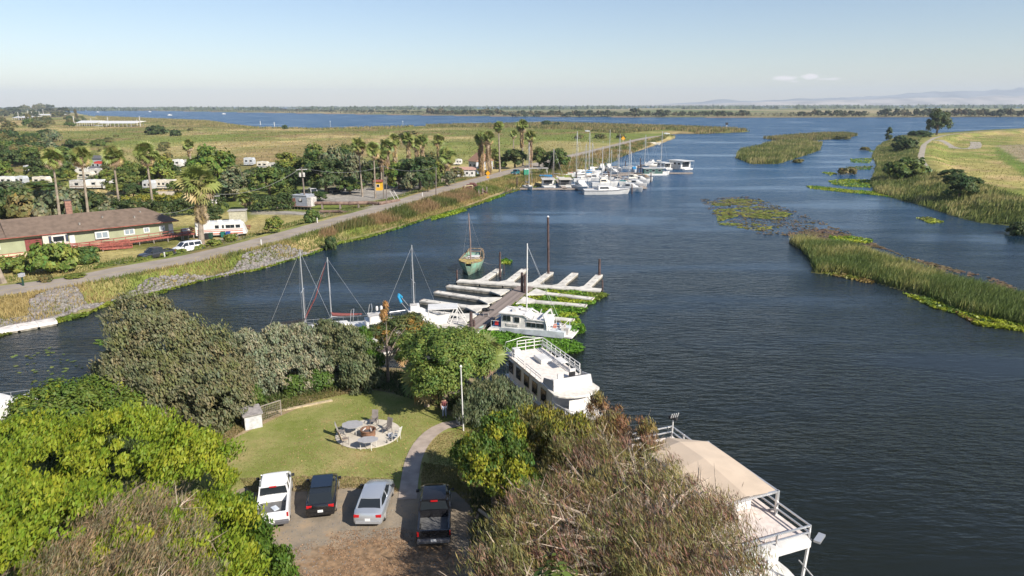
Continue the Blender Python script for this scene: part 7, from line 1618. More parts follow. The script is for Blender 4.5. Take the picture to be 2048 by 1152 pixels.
near_car('parked_car', 'silver sedan parked third from the left', (736, 1058), (762, 983), 'sedan', paint('silver_paint', (.50, .53, .57), .25, .5), 4.7, 1.83, 1.45)
near_car('parked_pickup', 'black pickup truck parked rightmost in the tree shade', (868, 1096), (872, 1008), 'pickup', paint('black_paint', (.012, .012, .014), .15), 5.5, 1.98, 1.85)
def road_car(name, label, rear, front, kind, pm, L, W, H, group=None, z=1.6):
    a = Wz(rear[0], rear[1], z); b = Wz(front[0], front[1], z); d = b - a; c = (a + b) / 2; c.z = hz(c.x, c.y)
    return car(name, label, 0, 0, math.atan2(d.y, d.x), kind, pm, L, W, H, group=group, at_world=c)
road_car('parked_pickup', 'dark grey pickup truck parked beside the road in front of the green house', (342, 508), (284, 519), 'pickup', paint('charcoal_paint', (.035, .037, .045), .25), 5.7, 1.98, 1.85)
road_car('parked_van', 'white minivan parked beside the road near the big palm', (400, 496), (350, 504), 'van', paint('white_paint', (.78, .78, .78)), 5.0, 1.95, 1.75)
road_car('parked_pickup', 'small teal and white pickup on the levee road near the marina', (1018, 352), (1044, 346), 'pickup', paint('teal_paint', (.03, .13, .16)), 5.0, 1.85, 1.8, z=2.2)
road_car('parked_van', 'white van parked in the caravan park near the pump house', (622, 388), (632, 393), 'van', paint('white_paint', (.78, .78, .78)), 5.2, 2.0, 2.2)
for i, (a, b, k, c, lb) in enumerate([((688, 381), (712, 380), 'sedan', 'black_paint', 'black car in the shade under the dark park trees'), ((660, 386), (680, 384), 'van', 'charcoal_paint', 'dark van in the shade left of the black car'), ((232, 384), (250, 380), 'pickup', 'black_paint', 'black pickup beside the white caravans'), ((820, 377), (806, 379), 'van', 'black_paint', 'black car in deep shade behind the roadside pole'),
    ((420, 384), (430, 380), 'sedan', 'white_paint', 'white car glimpsed behind the golden skirted palm'), ((1170, 263.5), (1180, 263.5), 'van', 'white_paint', 'tiny white car on the far levee road'), ((1329, 268.8), (1338, 268.8), 'van', 'white_paint', 'tiny white car at the levee tip')]):
    road_car('parked_car', lb, a, b, k, paint(c, (.5, .5, .5)) if c not in MATS else MATS[c], 4.8, 1.85, 1.5, 'distant parked cars', z=1.4)

# motorhome
def motorhome():
    a = Wz(392, 478, 1.4); b = Wz(482, 474, 1.4); d = b - a; c = (a + b) / 2; t = thing('motorhome', 'white motorhome with orange stripes parked behind the big palm', 'motorhome', (c.x, c.y + 2, hz(c.x, c.y)), math.atan2(d.y, d.x)); L = 9.2; w_ = white(); st = mat('orange_stripe', (.5, .14, .07), .6)
    MB().loft([[(-L / 2, -1.2, .5), (-L / 2, -1.2, 3.0), (-L / 2, 1.2, 3.0), (-L / 2, 1.2, .5)], [(L * .36, -1.2, .5), (L * .36, -1.2, 3.0), (L * .36, 1.2, 3.0), (L * .36, 1.2, .5)], [(L * .5, -1.15, .6), (L * .44, -1.1, 2.4), (L * .44, 1.1, 2.4), (L * .5, 1.15, .6)]]).build('body', w_, t)
    for z, h in ((1.55, .1), (1.25, .12), (.75, .22)): MB().box((-.2, -1.215, z), (L * .9, .02, h)).build('stripe', st, t)
    for x, w in ((-3.6, .5), (-.7, .7), (.4, .35), (1.3, .8), (2.1, .7), (3.1, .8)): MB().box((x, -1.22, 2.1), (w, .03, .6)).build('window', glass(), t)
    MB().add([(L * .452, -1.0, 1.6), (L * .452, 1.0, 1.6), (L * .435, 1.0, 2.35), (L * .435, -1.0, 2.35)], [(0, 1, 2, 3)]).build('windscreen', mat('pale_glass', (.25, .3, .33), .1, var=0), t)
    for x in (-2.5, -.3, 1.8): MB().box((x, 0, 3.1), (.8, .8, .25)).build('roof_vent', w_, t, bevel=.04)
    wheels(t, L, 2.4, .45, L * .3, -L * .25)
motorhome()
def bin_(lb, px, py, m):
    p = G(px, py); t = thing('wheelie_bin', lb, 'bin', p, group='bins beside the motorhome'); MB().box((0, 0, .6), (.6, .7, 1.0), taper=1.1).build('body', m, t); MB().box((0, 0, 1.14), (.7, .8, .08)).build('lid', m, t)
bin_('teal wheelie bin in front of the motorhome', 447, 475, mat('teal_plastic', (.02, .16, .13), .5)); bin_('blue wheelie bin in front of the motorhome', 457, 475, mat('blue_plastic', (.02, .08, .3), .5)); bin_('dark green wheelie bin nearest the big palm', 422, 478, mat('dark_green_plastic', (.02, .06, .04), .5)); bin_('black wheelie bin next to the dark green one', 414, 479, blackc())
p = G(437, 452); t = thing('garden_shed', 'small cream garden shed behind the motorhome', 'shed', (p.x + 2, p.y + 6, p.z), .2); MB().box((0, 0, 1.2), (3.4, 2.4, 2.4)).build('wall', mat('shed_cream', (.42, .4, .3), .8), t); MB().box((0, 0, 2.5), (3.8, 2.8, .15)).build('roof', mat('shed_roof', (.35, .33, .3), .8), t)
p = G(492, 459); t = thing('picnic_table', 'dark red picnic table right of the motorhome', 'table', p, .3); MB().box((0, 0, .75), (1.9, .8, .08)).build('table_top', mat('red_deck_paint', (.36, .085, .06)), t)
for s_ in (-1, 1): MB().box((0, s_ * .7, .42), (1.9, .28, .06)).build('bench', MATS['red_deck_paint'], t); MB().bar((s_ * .7, -.6, 0), (s_ * .7, .6, .7), .08).build('leg', MATS['red_deck_paint'], t)

# caravans and huts of the park
def caravan(lb, px0, px1, by_, h=2.9, wd=2.4, m=None, name='caravan', wins=3, tilt=0.0, cat='caravan', stripe=None, dy=0):
    a = G(px0, by_); b = G(px1, by_ + dy); d = b - a; L = max(d.length, 2.0); c = (a + b) / 2; t = thing(name, lb, cat, (c.x, c.y + wd / 2, c.z), math.atan2(d.y, d.x), 'caravans of the park'); w_ = m or white()
    MB().loft([[(-L / 2, -wd / 2, .55), (-L / 2 + .15, -wd / 2, h), (-L / 2 + .15, wd / 2, h), (-L / 2, wd / 2, .55)], [(L / 2 - .4, -wd / 2, .55), (L / 2 - .4, -wd / 2, h), (L / 2 - .4, wd / 2, h), (L / 2 - .4, wd / 2, .55)], [(L / 2, -wd / 2, .8), (L / 2, -wd / 2, h * .75), (L / 2, wd / 2, h * .75), (L / 2, wd / 2, .8)]]).build('body', w_, t)
    for i in range(wins): MB().box((-L / 2 + L * (i + .6) / (wins + .2), -wd / 2 - .01, h * .62), (min(1.1, L / wins * .45), .04, .65)).build('window', glass(), t)
    MB().box((L * .1, -wd / 2 - .01, h * .5), (.6, .03, h * .62)).build('door', dull(), t); MB().box((0, 0, h + .08), (.8, .7, .16)).build('roof_vent', dull(), t)
    if stripe: MB().box((0, -wd / 2 - .02, h * .35), (L * .9, .02, .2)).build('stripe', stripe, t)
    for x in (-.45, .45):
        for sy in (-1, 1): MB().tube([(x, sy * (wd / 2 - .2), .35), (x, sy * (wd / 2), .35)], .35, 10).build('wheel', tyre(), t)
    return t
_cv = 0
rs = mat('red_sign_paint', (.5, .06, .05), .6)
for a in [('long white caravan at the left edge of the park', -12, 26, 372), ('white caravan second from the left edge', 30, 50, 371), ('white caravan behind the leftmost slim palm', 66, 96, 372), ('white caravan left of the twin windowed one', 140, 170, 380), ('white caravan with two dark square windows', 170, 207, 379), ('white caravan with one small window beside the black pickup', 207, 232, 380),
          ('lone white trailer in the dry meadow at far left', 48, 58, 345, 2.6, 2.2), ('white fifth wheel caravan above the twin windowed one', 155, 185, 361), ('white caravan with red awning panel', 178, 206, 354), ('white caravan in the row under the grey cabin', 150, 176, 350),
          ('rounded white trailer behind the big palm crown', 388, 398, 388), ('white motorhome nose on facing left of the long bus', 286, 306, 383, 3.2, 2.6), ('long cream bus style motorhome with dark windows', 306, 350, 380, 3.0, 2.5, None, 'caravan', 5), ('white caravan behind the stout palm trunk', 366, 392, 334), ('small grey and white caravan left of the stout palm', 346, 364, 336, 3.4),
          ('white caravan glimpsed below the grey one', 345, 358, 356), ('tall pale pinkish trailer above the willow crowns', 488, 508, 332, 3.4), ('white caravan right of the tall pale trailer', 514, 536, 338), ('pinkish white caravan left of the yellow green tree', 536, 556, 340, 2.7), ('white boat on a trailer behind the hedge', 448, 482, 393, 2.0, 2.2),
          ('white caravan behind the signboard house', 906, 924, 331, 2.6), ('white caravan glimpsed under the lone shaggy palm', 866, 884, 336, 2.6)]:
    _cv = _cv + 1; _k = (_cv * 7) % 5
    a = list(a) + [2.9, 2.4, None, 'caravan', 3][len(a) - 4:] if len(a) < 9 else list(a)
    a[8] = a[8] if a[8] > 3 else 1 + _k % 3
    a[6] = a[6] or [None, cream, None, dull(), mat('pale_grey_shell', (.48, .50, .52), .5)][_k]
    caravan(*a, stripe=[mat('tan_stripe', (.36, .27, .17), .6), mat('slate_stripe', (.12, .15, .2), .6), None, mat('brown_stripe', (.2, .12, .08), .6), mat('slate_stripe', (.12, .15, .2), .6)][_k])
def hut(name, lb, px0, px1, by_, h, dep, wall, roof, gable=1.2, cat='house', wins=2, group=None, rz=None, over=.4):
    a = G(px0, by_); b = G(px1, by_); d = b - a; L = d.length; c = (a + b) / 2; t = thing(name, lb, cat, (c.x, c.y, c.z), math.atan2(d.y, d.x) if rz is None else rz, group)
    MB().box((0, dep / 2, h / 2), (L, dep, h)).build('wall', wall, t)
    r = MB(); v = [(-L / 2 - over, -over, h), (L / 2 + over, -over, h), (L / 2 + over, dep + over, h), (-L / 2 - over, dep + over, h), (-L / 2 - over, dep / 2, h + gable), (L / 2 + over, dep / 2, h + gable)]
    r.add(v, [(0, 1, 5, 4), (2, 3, 4, 5), (0, 4, 3), (1, 2, 5), (3, 2, 1, 0)]); r.build('roof', roof, t)
    for i in range(wins):
        f = MB().box((-L / 2 + L * (i + .5) / wins, -.02, h * .55), (min(1.2, L / wins * .5), .06, min(1.1, h * .35))).build('window', MATS['white_trim'], t); MB().box((-L / 2 + L * (i + .5) / wins, -.06, h * .55), (min(1.0, L / wins * .4), .03, min(.9, h * .28))).build('pane', glass(), f)
    return t
gry = mat('grey_siding', (.30, .31, .33), .8); t = hut('cabin', 'two storey grey cabin with red lettered panel in the park', 184, 212, 346, 5.4, 6, gry, mat('dark_roof', (.10, .10, .11), .9), 1.0, wins=3); MB().add([(-1.6, -.05, 3.6), (2.6, -.05, 3.3), (2.2, -.05, 4.3), (.6, -.05, 4.6), (-1.2, -.05, 4.2)], [(0, 1, 2, 3, 4)]).build('red_panel', rs, t)
t2 = hut('cabin', 'low grey porch cabin below the two storey one', 180, 200, 352, 2.6, 3, gry, mat('dark_roof', (.10, .10, .11), .9), .8, wins=3)
hut('cabin', 'small grey cabin with pointed roof left of the park signs', 136, 146, 340, 2.6, 4, gry, dull(), 2.0, wins=1); hut('cabin', 'small tan cabin behind the third slim palm', 246, 256, 344, 2.8, 4, mat('tan_siding', (.42, .3, .2), .8), mat('dark_roof', (.10, .10, .11), .9), .8, wins=1)
p = G(320, 396); t = thing('boundary_wall', 'low beige wall in front of the long cream bus', 'wall', (*G(292, 396)[:2], G(292, 396).z), math.atan2((G(350, 396) - G(292, 396)).y, (G(350, 396) - G(292, 396)).x)); Lw = (G(350, 396) - G(292, 396)).length
for i in range(6): MB().box((Lw * (i + .5) / 6, 0, .9), (Lw / 6 - .04, .15, 1.8)).build('panel', mat('beige_panel', (.50, .44, .37), .8), t)
hut('yellow_hut', 'small yellow and red kiosk hut in the caravan park', 750, 763, 381, 2.6, 2.4, mat('yellow_wall', (.62, .36, .02), .7), mat('red_deck_paint', (.36, .085, .06)), .5, 'hut', 1)
wg = hut('gabled_house', 'grey gabled house with brown roof beside the huge shaggy palms', 932, 958, 340, 3.4, 8, mat('pale_grey_siding', (.42, .44, .48), .8), mat('rust_brown_roof', (.30, .17, .11), .9), 3.0, wins=2, rz=-.9)
st = hut('roadside_shop', 'low shop with long pink brown roof and white posts', 908, 950, 354, 2.5, 4, MATS['white_trim'], mat('pink_brown_roof', (.40, .24, .19), .9), .9, 'shop', 4)
for i in range(5): MB().box((-3.2 + i * 1.6, -1.2, 1.2), (.14, .14, 2.4)).build('post', MATS['white_trim'], st)
p = G(959, 352); t = thing('round_sign', 'round white sign with yellow and blue bands beside the shop', 'sign', (p.x, p.y, p.z), .2); MB().box((0, 0, .7), (.15, .15, 1.6)).build('post', dull(), t)
MB().tube([(0, -.12, 2.1), (0, .12, 2.1)], 1.45, 18).build('disc', mat('sign_white_blue', (.45, .6, .7), .6), t); MB().box((0, -.14, 2.3), (1.8, .03, .7)).build('yellow_band', mat('sign_yellow', (.7, .62, .03), .6), t); MB().box((0, -.14, 1.5), (1.6, .03, .3)).build('white_band', white(), t)
p = G(976, 364); t = thing('road_sign', 'yellow diamond road sign beside the levee road', 'sign', p, -.1); MB().tube([(0, 0, 0), (0, 0, 3)], .06, 5).build('post', dull(), t); MB().add([(0, -.05, 1.9), (.75, -.05, 2.75), (0, -.05, 3.6), (-.75, -.05, 2.75), (0, .0, 1.9), (.75, 0, 2.75), (0, 0, 3.6), (-.75, 0, 2.75)], [(0, 1, 2, 3), (7, 6, 5, 4), (0, 4, 5, 1), (1, 5, 6, 2), (2, 6, 7, 3), (3, 7, 4, 0)]).build('board', mat('sign_orange', (.75, .36, .01), .5, var=0), t); MB().box((0, -.03, 1.5), (.9, .04, .6)).build('lower_board', mat('sign_orange', (.75, .36, .01), .5), t)
p = G(1246, 290); t = thing('road_sign', 'small yellow road sign on the far levee road', 'sign', p, -.1); MB().tube([(0, 0, 0), (0, 0, 4)], .1, 5).build('post', dull(), t); MB().add([(0, -.05, 2.6), (1.3, -.05, 3.9), (0, -.05, 5.2), (-1.3, -.05, 3.9)], [(0, 1, 2, 3)]).build('board', mat('sign_orange', (.75, .36, .01), .5), t)
p = G(1052, 352); t = thing('toilet_cabin', 'green portable toilet cabin with white roof by the marina', 'toilet', p, .3); MB().box((0, 0, 1.2), (1.7, 1.5, 2.4)).build('body', mat('toilet_green', (.03, .30, .18), .6), t); MB().box((0, 0, 2.5), (1.8, 1.6, .22), taper=.8).build('roof', white(), t); MB().box((0, -.77, 1.2), (.9, .04, 1.9)).build('door', mat('toilet_green_dark', (.02, .2, .12), .6), t)
p = G(1078, 350); t = thing('notice_shed', 'grey flat roofed carport beside the marina road', 'shed', p, .1)
MB().box((0, 2, 2.3), (7, 3.4, .15)).build('roof', mat('shed_roof', (.35, .33, .3), .8), t)
for x in (-3.2, 3.2):
    for y in (.6, 3.4): MB().box((x, y, 1.1), (.15, .15, 2.3)).build('post', dull(), t)
# covered docks far left
def covered(lb, px0, px1, by_, dep):
    a, b = G(px0, by_), G(px1, by_); d = b - a; L = d.length; t = thing('covered_dock', lb, 'boat shed', (*((a + b) / 2)[:2], .4), math.atan2(d.y, d.x), 'covered docks far left'); MB().loft([[(-L / 2, 0, 5.0), (-L / 2, dep / 2, 7.8), (-L / 2, dep, 7.0)], [(L / 2, 0, 5.0), (L / 2, dep / 2, 7.8), (L / 2, dep, 7.0)]]).build('roof', white(), t)
    n = 9
    for i in range(n):
        for y in (.2, dep - .2): MB().box((-L / 2 + L * (i + .1) / n, y, 2.6), (.35, .35, 5.2)).build('post', dull(), t)
    for i in range(n - 1):
        MB().box((-L / 2 + L * (i + .6) / n, dep * .4, 1.0), (L / n * .6, dep * .5, 1.8)).build('berth_deck', [dull(), gry, blackc()][i % 3], t)
covered('white roofed covered boat dock, right of two', 196, 270, 253.5, 26); covered('white roofed covered boat dock, left of two', 150, 192, 252.5, 26); covered('white roofed covered boat dock half hidden in the far left wood', 24, 66, 240, 30); covered('pale roofed dock beyond the far left wood', 66, 118, 234, 30)
for i, (px, by_, tp) in enumerate(((149, 252, 232), (217, 252, 234), (275, 252, 239), (281, 253, 233), (57, 236, 221), (65, 237, 223), (80, 237, 222), (88, 235, 218), (38, 240, 224), (183, 250, 237))):
    g_ = G(px, by_); d = ray(px, tp); z = CAMZ + d.z * g_.y / d.y; t = thing('dock_pile', ['pale pile at the left end of the left covered dock', 'pale pile between the two covered docks', 'tallest pale pile right of the covered docks', 'rightmost pale pile by the covered docks', 'pale pile in the far left wood, second from left', 'pale pile in the far left wood, third from left', 'pale pile in the far left wood, fourth from left', 'pale pile in the far left wood, rightmost', 'pale pile in the far left wood, leftmost', 'pale pile in front of the left covered dock'][i], 'piling', (g_.x, g_.y, 0), group='piles by the covered docks'); MB().tube([(0, 0, 0), (0, 0, z)], .5, 5).build('post', dull(), t)

# pump house, pipes, poles
def pump_house():
    a, b = G(584, 418), G(624, 420); c = (a + b) / 2; t = thing('pump_house', 'grey metal pump house raised on posts beside the long pipes', 'pump house', (c.x, c.y, c.z), math.atan2((b - a).y, (b - a).x)); m = mat('grey_metal_siding', (.27, .29, .33), .6); L = (b - a).length
    MB().box((-L * .1, 1.6, 2.1), (L * .72, 3.2, 2.6)).build('wall', m, t); MB().box((-L * .1, 1.6, 3.45), (L * .76, 3.5, .12)).build('roof', mat('grey_metal_roof', (.40, .42, .45), .5), t); MB().box((L * .38, 1.2, 1.9), (L * .2, 2.4, 2.2)).build('side_tank', dull(), t)
    MB().box((-L * .36, -.03, 1.8), (.8, .05, 1.8)).build('door', mat('rust_door', (.22, .10, .07), .8), t); MB().box((-L * .02, -.03, 2.2), (.7, .05, .7)).build('panel', shade(), t); MB().tube([(-L * .05, -.15, 2.4), (-L * .05, -.05, 2.4)], .35, 12).build('fan', dull(), t)
    for i in range(7): MB().box((-L * .48 + L * .95 * i / 6, -.3, .4), (.18, .18, .9)).build('post', wood(), t)
    for i in range(12): MB().box((-L * .48 + L * .96 * i / 11, -.2, .82), (L * .08, 1.1, .08)).build('deck_board', mat('brown_board', (.2, .13, .1), .9), t)
    r = MB()
    for z in (.5, .95, 1.4): r.bar((-L * .5, -.4, z + .4), (-L * 1.25, -1.6, z - .3), .08)
    for i in range(5): k = i / 4; r.bar((-L * (.5 + .75 * k), -.4 - 1.2 * k, -.2), (-L * (.5 + .75 * k), -.4 - 1.2 * k, 1.85 - .75 * k), .1)
    r.build('ramp_railing', mat('grey_post', (.30, .26, .22)), t)
pump_house()
rust = mat('rusty_pipe', (.17, .115, .085), .85, var=.35, scale=1.2, dirt=(.10, .06, .05))
def pipe(name, lb, pts, r, zs, group=None, supports=True):
    P = [G(*p) for p in pts]; o0 = P[0]; t = thing(name, lb, 'pipe', o0, group=group); Q = [Vector((p.x - o0.x, p.y - o0.y, z)) for p, z in zip(P, zs)]
    MB().tube(Q, r, 10).build('pipe', rust, t, smooth=True)
    if supports:
        for i in range(1, len(Q)):
            q = (Q[i] + Q[i - 1]) / 2; MB().box((q.x, q.y, q.z / 2 - .2), (.3, .9, max(.2, q.z))).build('support', wood(), t)
    for q in Q[1:-1]:
        MB().tube([q - Vector((.12, 0, 0)), q + Vector((.12, 0, 0))], r * 1.2, 10).build('flange', rust, t)
pipe('pipe', 'long rusty pipe running from the pump house towards the levee, upper one', [(628, 418), (662, 418), (700, 418), (735, 415), (760, 410), (798, 402)], .45, [1.4, 1.4, 1.4, 1.2, 1.2, 1.0], 'rusty pipes at the pump house')
pipe('pipe', 'lower rusty pipe in front of the pump house', [(640, 427), (680, 427), (714, 427)], .32, [.5, .5, .5], 'rusty pipes at the pump house')
for i in range(3):
    a = G(936 + i * 6, 384 - i * 2.5); b = wp(958 + i * 8, 397 - i * 2.5, .2); t = thing('drain_pipe', ['left of three rusty drain pipes running down the bank into the water', 'middle of three rusty drain pipes running down the bank into the water', 'right of three rusty drain pipes running down the bank into the water'][i], 'pipe', a, group='rusty drain pipes on the bank'); e = b - a
    MB().tube([(-1.2, .4, .9), (0, 0, .95), (e.x, e.y, e.z + .45)], .5, 9).build('pipe', mat('red_rust_pipe', (.17, .075, .06), .85, var=.3), t, smooth=True); MB().box((e.x, e.y, .2), (.3, .3, 1.4)).build('support', wood(), t)
t = thing('pipe_railing', 'pale yellow railing above the drain pipes', 'railing', G(930, 386)); r = MB(); r.bar((0, 0, 0), (0, 0, 1.6), .12); r.bar((0, 0, 1.6), (2.2, 1.4, 1.7), .12); r.bar((2.2, 1.4, 0), (2.2, 1.4, 1.7), .12); r.build('rail', mat('pale_yellow', (.6, .55, .3), .7), t)
def pole(lb, px, by_, ty_, r=.14, arm=True, box=False, top_px=None):
    g_ = G(px, by_); d = ray(top_px or px, ty_); k = g_.y / d.y; h = CAMZ + d.z * k - g_.z; dx = d.x * k - g_.x; t = thing('utility_pole', lb, 'pole', g_, group='utility poles'); MB().tube([(0, 0, -.3), (dx, 0, h)], [r * 1.2, r * .8], 7).build('post', mat('pole_wood', (.17, .14, .12), .9), t)
    if arm: MB().box((dx, 0, h - .5), (2.6, .12, .14), .4).build('cross_arm', mat('arm_grey', (.42, .41, .4), .8), t)
    if box:
        for s_ in (-.45, .45): MB().lathe([(.3, 0), (.32, .9), (.15, 1.0)], (dx + s_, -.2, h - 2.2), 10).build('transformer', dull(), t)
    return Vector((g_.x + dx, g_.y, g_.z + h))
tp = [pole('dark utility pole with transformers beside the pump house', 612, 418, 335, .2, True, True, 603), pole('utility pole with white box behind the hedge', 427, 428, 388, .13, True, True), pole('thin pole beside the rusty pipe', 773, 407, 352, .11, False), pole('thin pole left of the rusty pipe end', 767, 398, 332, .11, False), pole('roadside utility pole on the water side of the levee road', 872, 394, 334, .14, False),
      pole('leaning thin pole above the hedge', 490, 395, 345, .1, False, False, 483), pole('pole right of the very slim palm', 1107, 362, 300, .12, False), pole('short pole by the carport roof', 1104, 352, 332, .1, False)]
t = thing('guy_posts', 'pair of leaning white guy posts beside the levee road', 'post', G(792, 402)); MB().bar((0, 0, 0), (-1.5, 0, 2.6), .15).build('post', dull(), t); MB().bar((1.0, 0, 0), (-.5, 0, 2.7), .15).build('post', dull(), t)
def wire(lb, a, b, sag=1.0):
    m = MB(); m.tube([a.lerp(b, k / 8) - Vector((0, 0, sag * 4 * (k / 8) * (1 - k / 8))) for k in range(9)], .035, 3, False); o = m.build('power_line', mat('cable', (.25, .25, .25), .6, var=0)); props(o, lb, 'cable')
wire('power line from the boxed pole to the green house', tp[1], Vector((-68, 134, 6)), 1.2); wire('power line between the pump house pole and the boxed pole', tp[0], tp[1], 2); wire('power line between the pump house pole and the pipe pole', tp[0], tp[3], 1.5); wire('power line from the pipe pole to the roadside pole', tp[3], tp[4], 1.2)
for i, (px, by_) in enumerate(((523, 491), (801, 419), (635, 446), (330, 517), (845, 393), (940, 356), (1206, 285), (1240, 277))):
    t = thing('marker_post', ['white marker post above the riprap by the road', 'white marker post on the bank side of the road', 'white marker post at the dark bush', 'yellowish marker post before the dark pickup', 'white marker post below the very dark tree', 'white marker post near the road sign', 'tiny marker post on the far road', 'tiny marker post further on the far road'][i], 'post', G(px, by_), group='marker posts along the levee road'); MB().box((0, 0, .55), (.16, .16, 1.1)).build('post', white(), t)
p = G(47, 572); t = thing('letterbox', 'grey letterbox on a post by the road at left', 'letterbox', p); MB().box((0, 0, .7), (.18, .18, 1.4)).build('post', mat('dark_green_plastic', (.02, .06, .04)), t); MB().box((0, 0, 1.55), (.5, .7, .45)).build('box', mat('letterbox_grey', (.4, .4, .42), .5), t)

# ------------------------------------------------------------------ lawn furniture
c0 = Wz(737, 868, 1.2)
t = thing('patio', 'round pale concrete patio on the lawn', 'patio', (c0.x, c0.y, 1.2)); MB().lathe([(2.5, -.1), (2.52, .07), (2.42, .085)], (0, 0, 0), 48).build('slab', mat('patio_concrete', (.52, .47, .39), .85, var=.1, scale=1.2), t)
def on_patio(px, py): p = Wz(px, py, 1.28); return (p.x, p.y, 1.285)
t = thing('fire_pit', 'round rusty brown fire pit in the middle of the patio', 'fire pit', on_patio(737, 872)); MB().lathe([(.5, 0), (.55, .1), (.55, .5), (.62, .52), (.62, .58), (.5, .58), (.45, .35), (.1, .33)], (0, 0, 0), 20).build('drum', mat('rusty_drum', (.19, .10, .06), .85, var=.4, scale=3), t, smooth=True); MB().lathe([(.44, 0), (.2, .12)], (0, 0, .35), 10).build('ash', mat('ash', (.1, .09, .09), .9), t)
for s_ in (-.35, .3): MB().bar((s_, -.3, .6), (s_ * .6, .1, .62), .06).build('poker', white(), t)
taupe = mat('taupe_sling', (.20, .175, .16), .8); bar_m = mat('chair_frame', (.16, .14, .13), .5)
def chair(lb, px, py, rz, m=taupe, fm=None, s=1.0):
    t = thing('patio_chair', lb, 'chair', on_patio(px, py), rz, 'chairs round the fire pit', s); fm = fm or bar_m
    MB().box((0, 0, .42), (.52, .5, .04)).build('seat', m, t); MB().box((-.33, 0, .80), (.05, .5, .72), ry=-.28).build('backrest', m, t)
    for x, xt in ((.24, .24), (-.24, -.2)):
        for sy in (-1, 1): MB().bar((x, sy * .27, 0), (xt, sy * .27, .62 if x > 0 else .45), .03).build('leg', fm, t)
    for sy in (-1, 1): MB().bar((.26, sy * .28, .62), (-.28, sy * .28, .64), .045, .03).build('armrest', fm, t)
chair('brown sling chair at the back of the patio, nearer the middle', 749, 850, math.radians(-95)); chair('brown sling chair at the right back of the patio', 775, 866, math.radians(-120)); chair('grey chair at the left edge of the patio facing the fire pit', 683, 872, math.radians(15), mat('light_sling', (.30, .28, .26), .8)); chair('pale tan chair at the front left edge of the patio', 689, 888, math.radians(35), mat('tan_sling', (.38, .30, .23), .8))
chair('white plastic chair at the right edge of the patio', 793, 880, math.radians(160), white(), white(), .95)
def ptable(lb, px, py, rx, ry, rz, leg=.7):
    t = thing('patio_table', lb, 'table', on_patio(px, py), rz, 'tables on the patio'); n = 8; P = [(rx * math.cos(2 * math.pi * (i + .5) / n), ry * math.sin(2 * math.pi * (i + .5) / n)) for i in range(n)]
    MB().prism(P, leg, leg + .04).build('table_top', mat('frosted_glass_top', (.36, .35, .35), .35, var=.06), t)
    for i in range(0, 8, 2): x, y = P[i]; MB().bar((x * .75, y * .75, 0), (x * .8, y * .8, leg), .035).build('leg', white(), t)
ptable('octagonal glass table at the back left of the patio', 706, 866, .85, .75, .2); ptable('oval glass table at the front of the patio', 737, 897, .8, .55, .15)
t = thing('paper_stack', 'small pile of white papers on the patio by the right chair', 'papers', on_patio(781, 872)); MB().box((0, 0, .1), (.35, .3, .2), .4).build('papers', mat('paper_white_blue', (.62, .64, .72), .7), t); MB().box((.03, .02, .22), (.3, .22, .03), .7).build('cover', white(), t)
for i, (px, py) in enumerate(((774, 886), (782, 882))): t = thing('bottle', ['dark bottle left of two on the patio edge', 'dark bottle right of two on the patio edge'][i], 'bottle', on_patio(px, py), group='bottles on the patio'); MB().lathe([(.04, 0), (.04, .18), (.015, .24), (.015, .3)], (0, 0, 0), 8).build('bottle_body', blackc(), t); MB().lathe([(.018, .3), (.018, .33)], (0, 0, 0), 8).build('bottle_cap', white(), t)
# dog house with fence
p = Wz(505, 852, 1.2); t = thing('dog_house', 'grey white dog house with sloped shingle roof at the lawn edge', 'dog house', (p.x, p.y, 1.2), .55); m = mat('grey_white_panel', (.50, .50, .50), .7)
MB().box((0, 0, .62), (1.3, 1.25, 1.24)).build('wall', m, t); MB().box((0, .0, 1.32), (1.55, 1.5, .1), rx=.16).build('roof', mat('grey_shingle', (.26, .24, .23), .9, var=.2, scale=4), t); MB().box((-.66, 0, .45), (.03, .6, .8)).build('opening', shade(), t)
t = thing('wire_fence', 'short wire fence panel between the dog house and the silvery shrubs', 'fence', (*Wz(524, 843, 1.2)[:2], 1.2)); e = Wz(563, 830, 1.2) - Wz(524, 843, 1.2); gp = mat('grey_post', (.30, .26, .22))
for k in (0, 1): MB().bar((e.x * k, e.y * k, 0), (e.x * k, e.y * k, 1.35), .07).build('post', gp, t)
MB().bar((0, 0, 1.32), (e.x, e.y, 1.32), .06).build('top_rail', gp, t); n_ = MB()
for i in range(12): n_.bar((e.x * i / 12, e.y * i / 12, .05), (e.x * i / 12, e.y * i / 12, 1.3), .012)
for i in range(6): n_.bar((0, 0, .1 + i * .2), (e.x, e.y, .1 + i * .2), .012)
props(n_.build('wire_mesh', gp, t), kind='stuff')
t = props(MB().box((*Wz(600, 815, 1.2)[:2], 1.27), (5.5, .25, .12), math.atan2(2.2, 4)).build('timber_edging', mat('pale_timber', (.42, .34, .22), .9, var=.2)), 'pale timber edging between the lawn and the shrub row', 'edging')
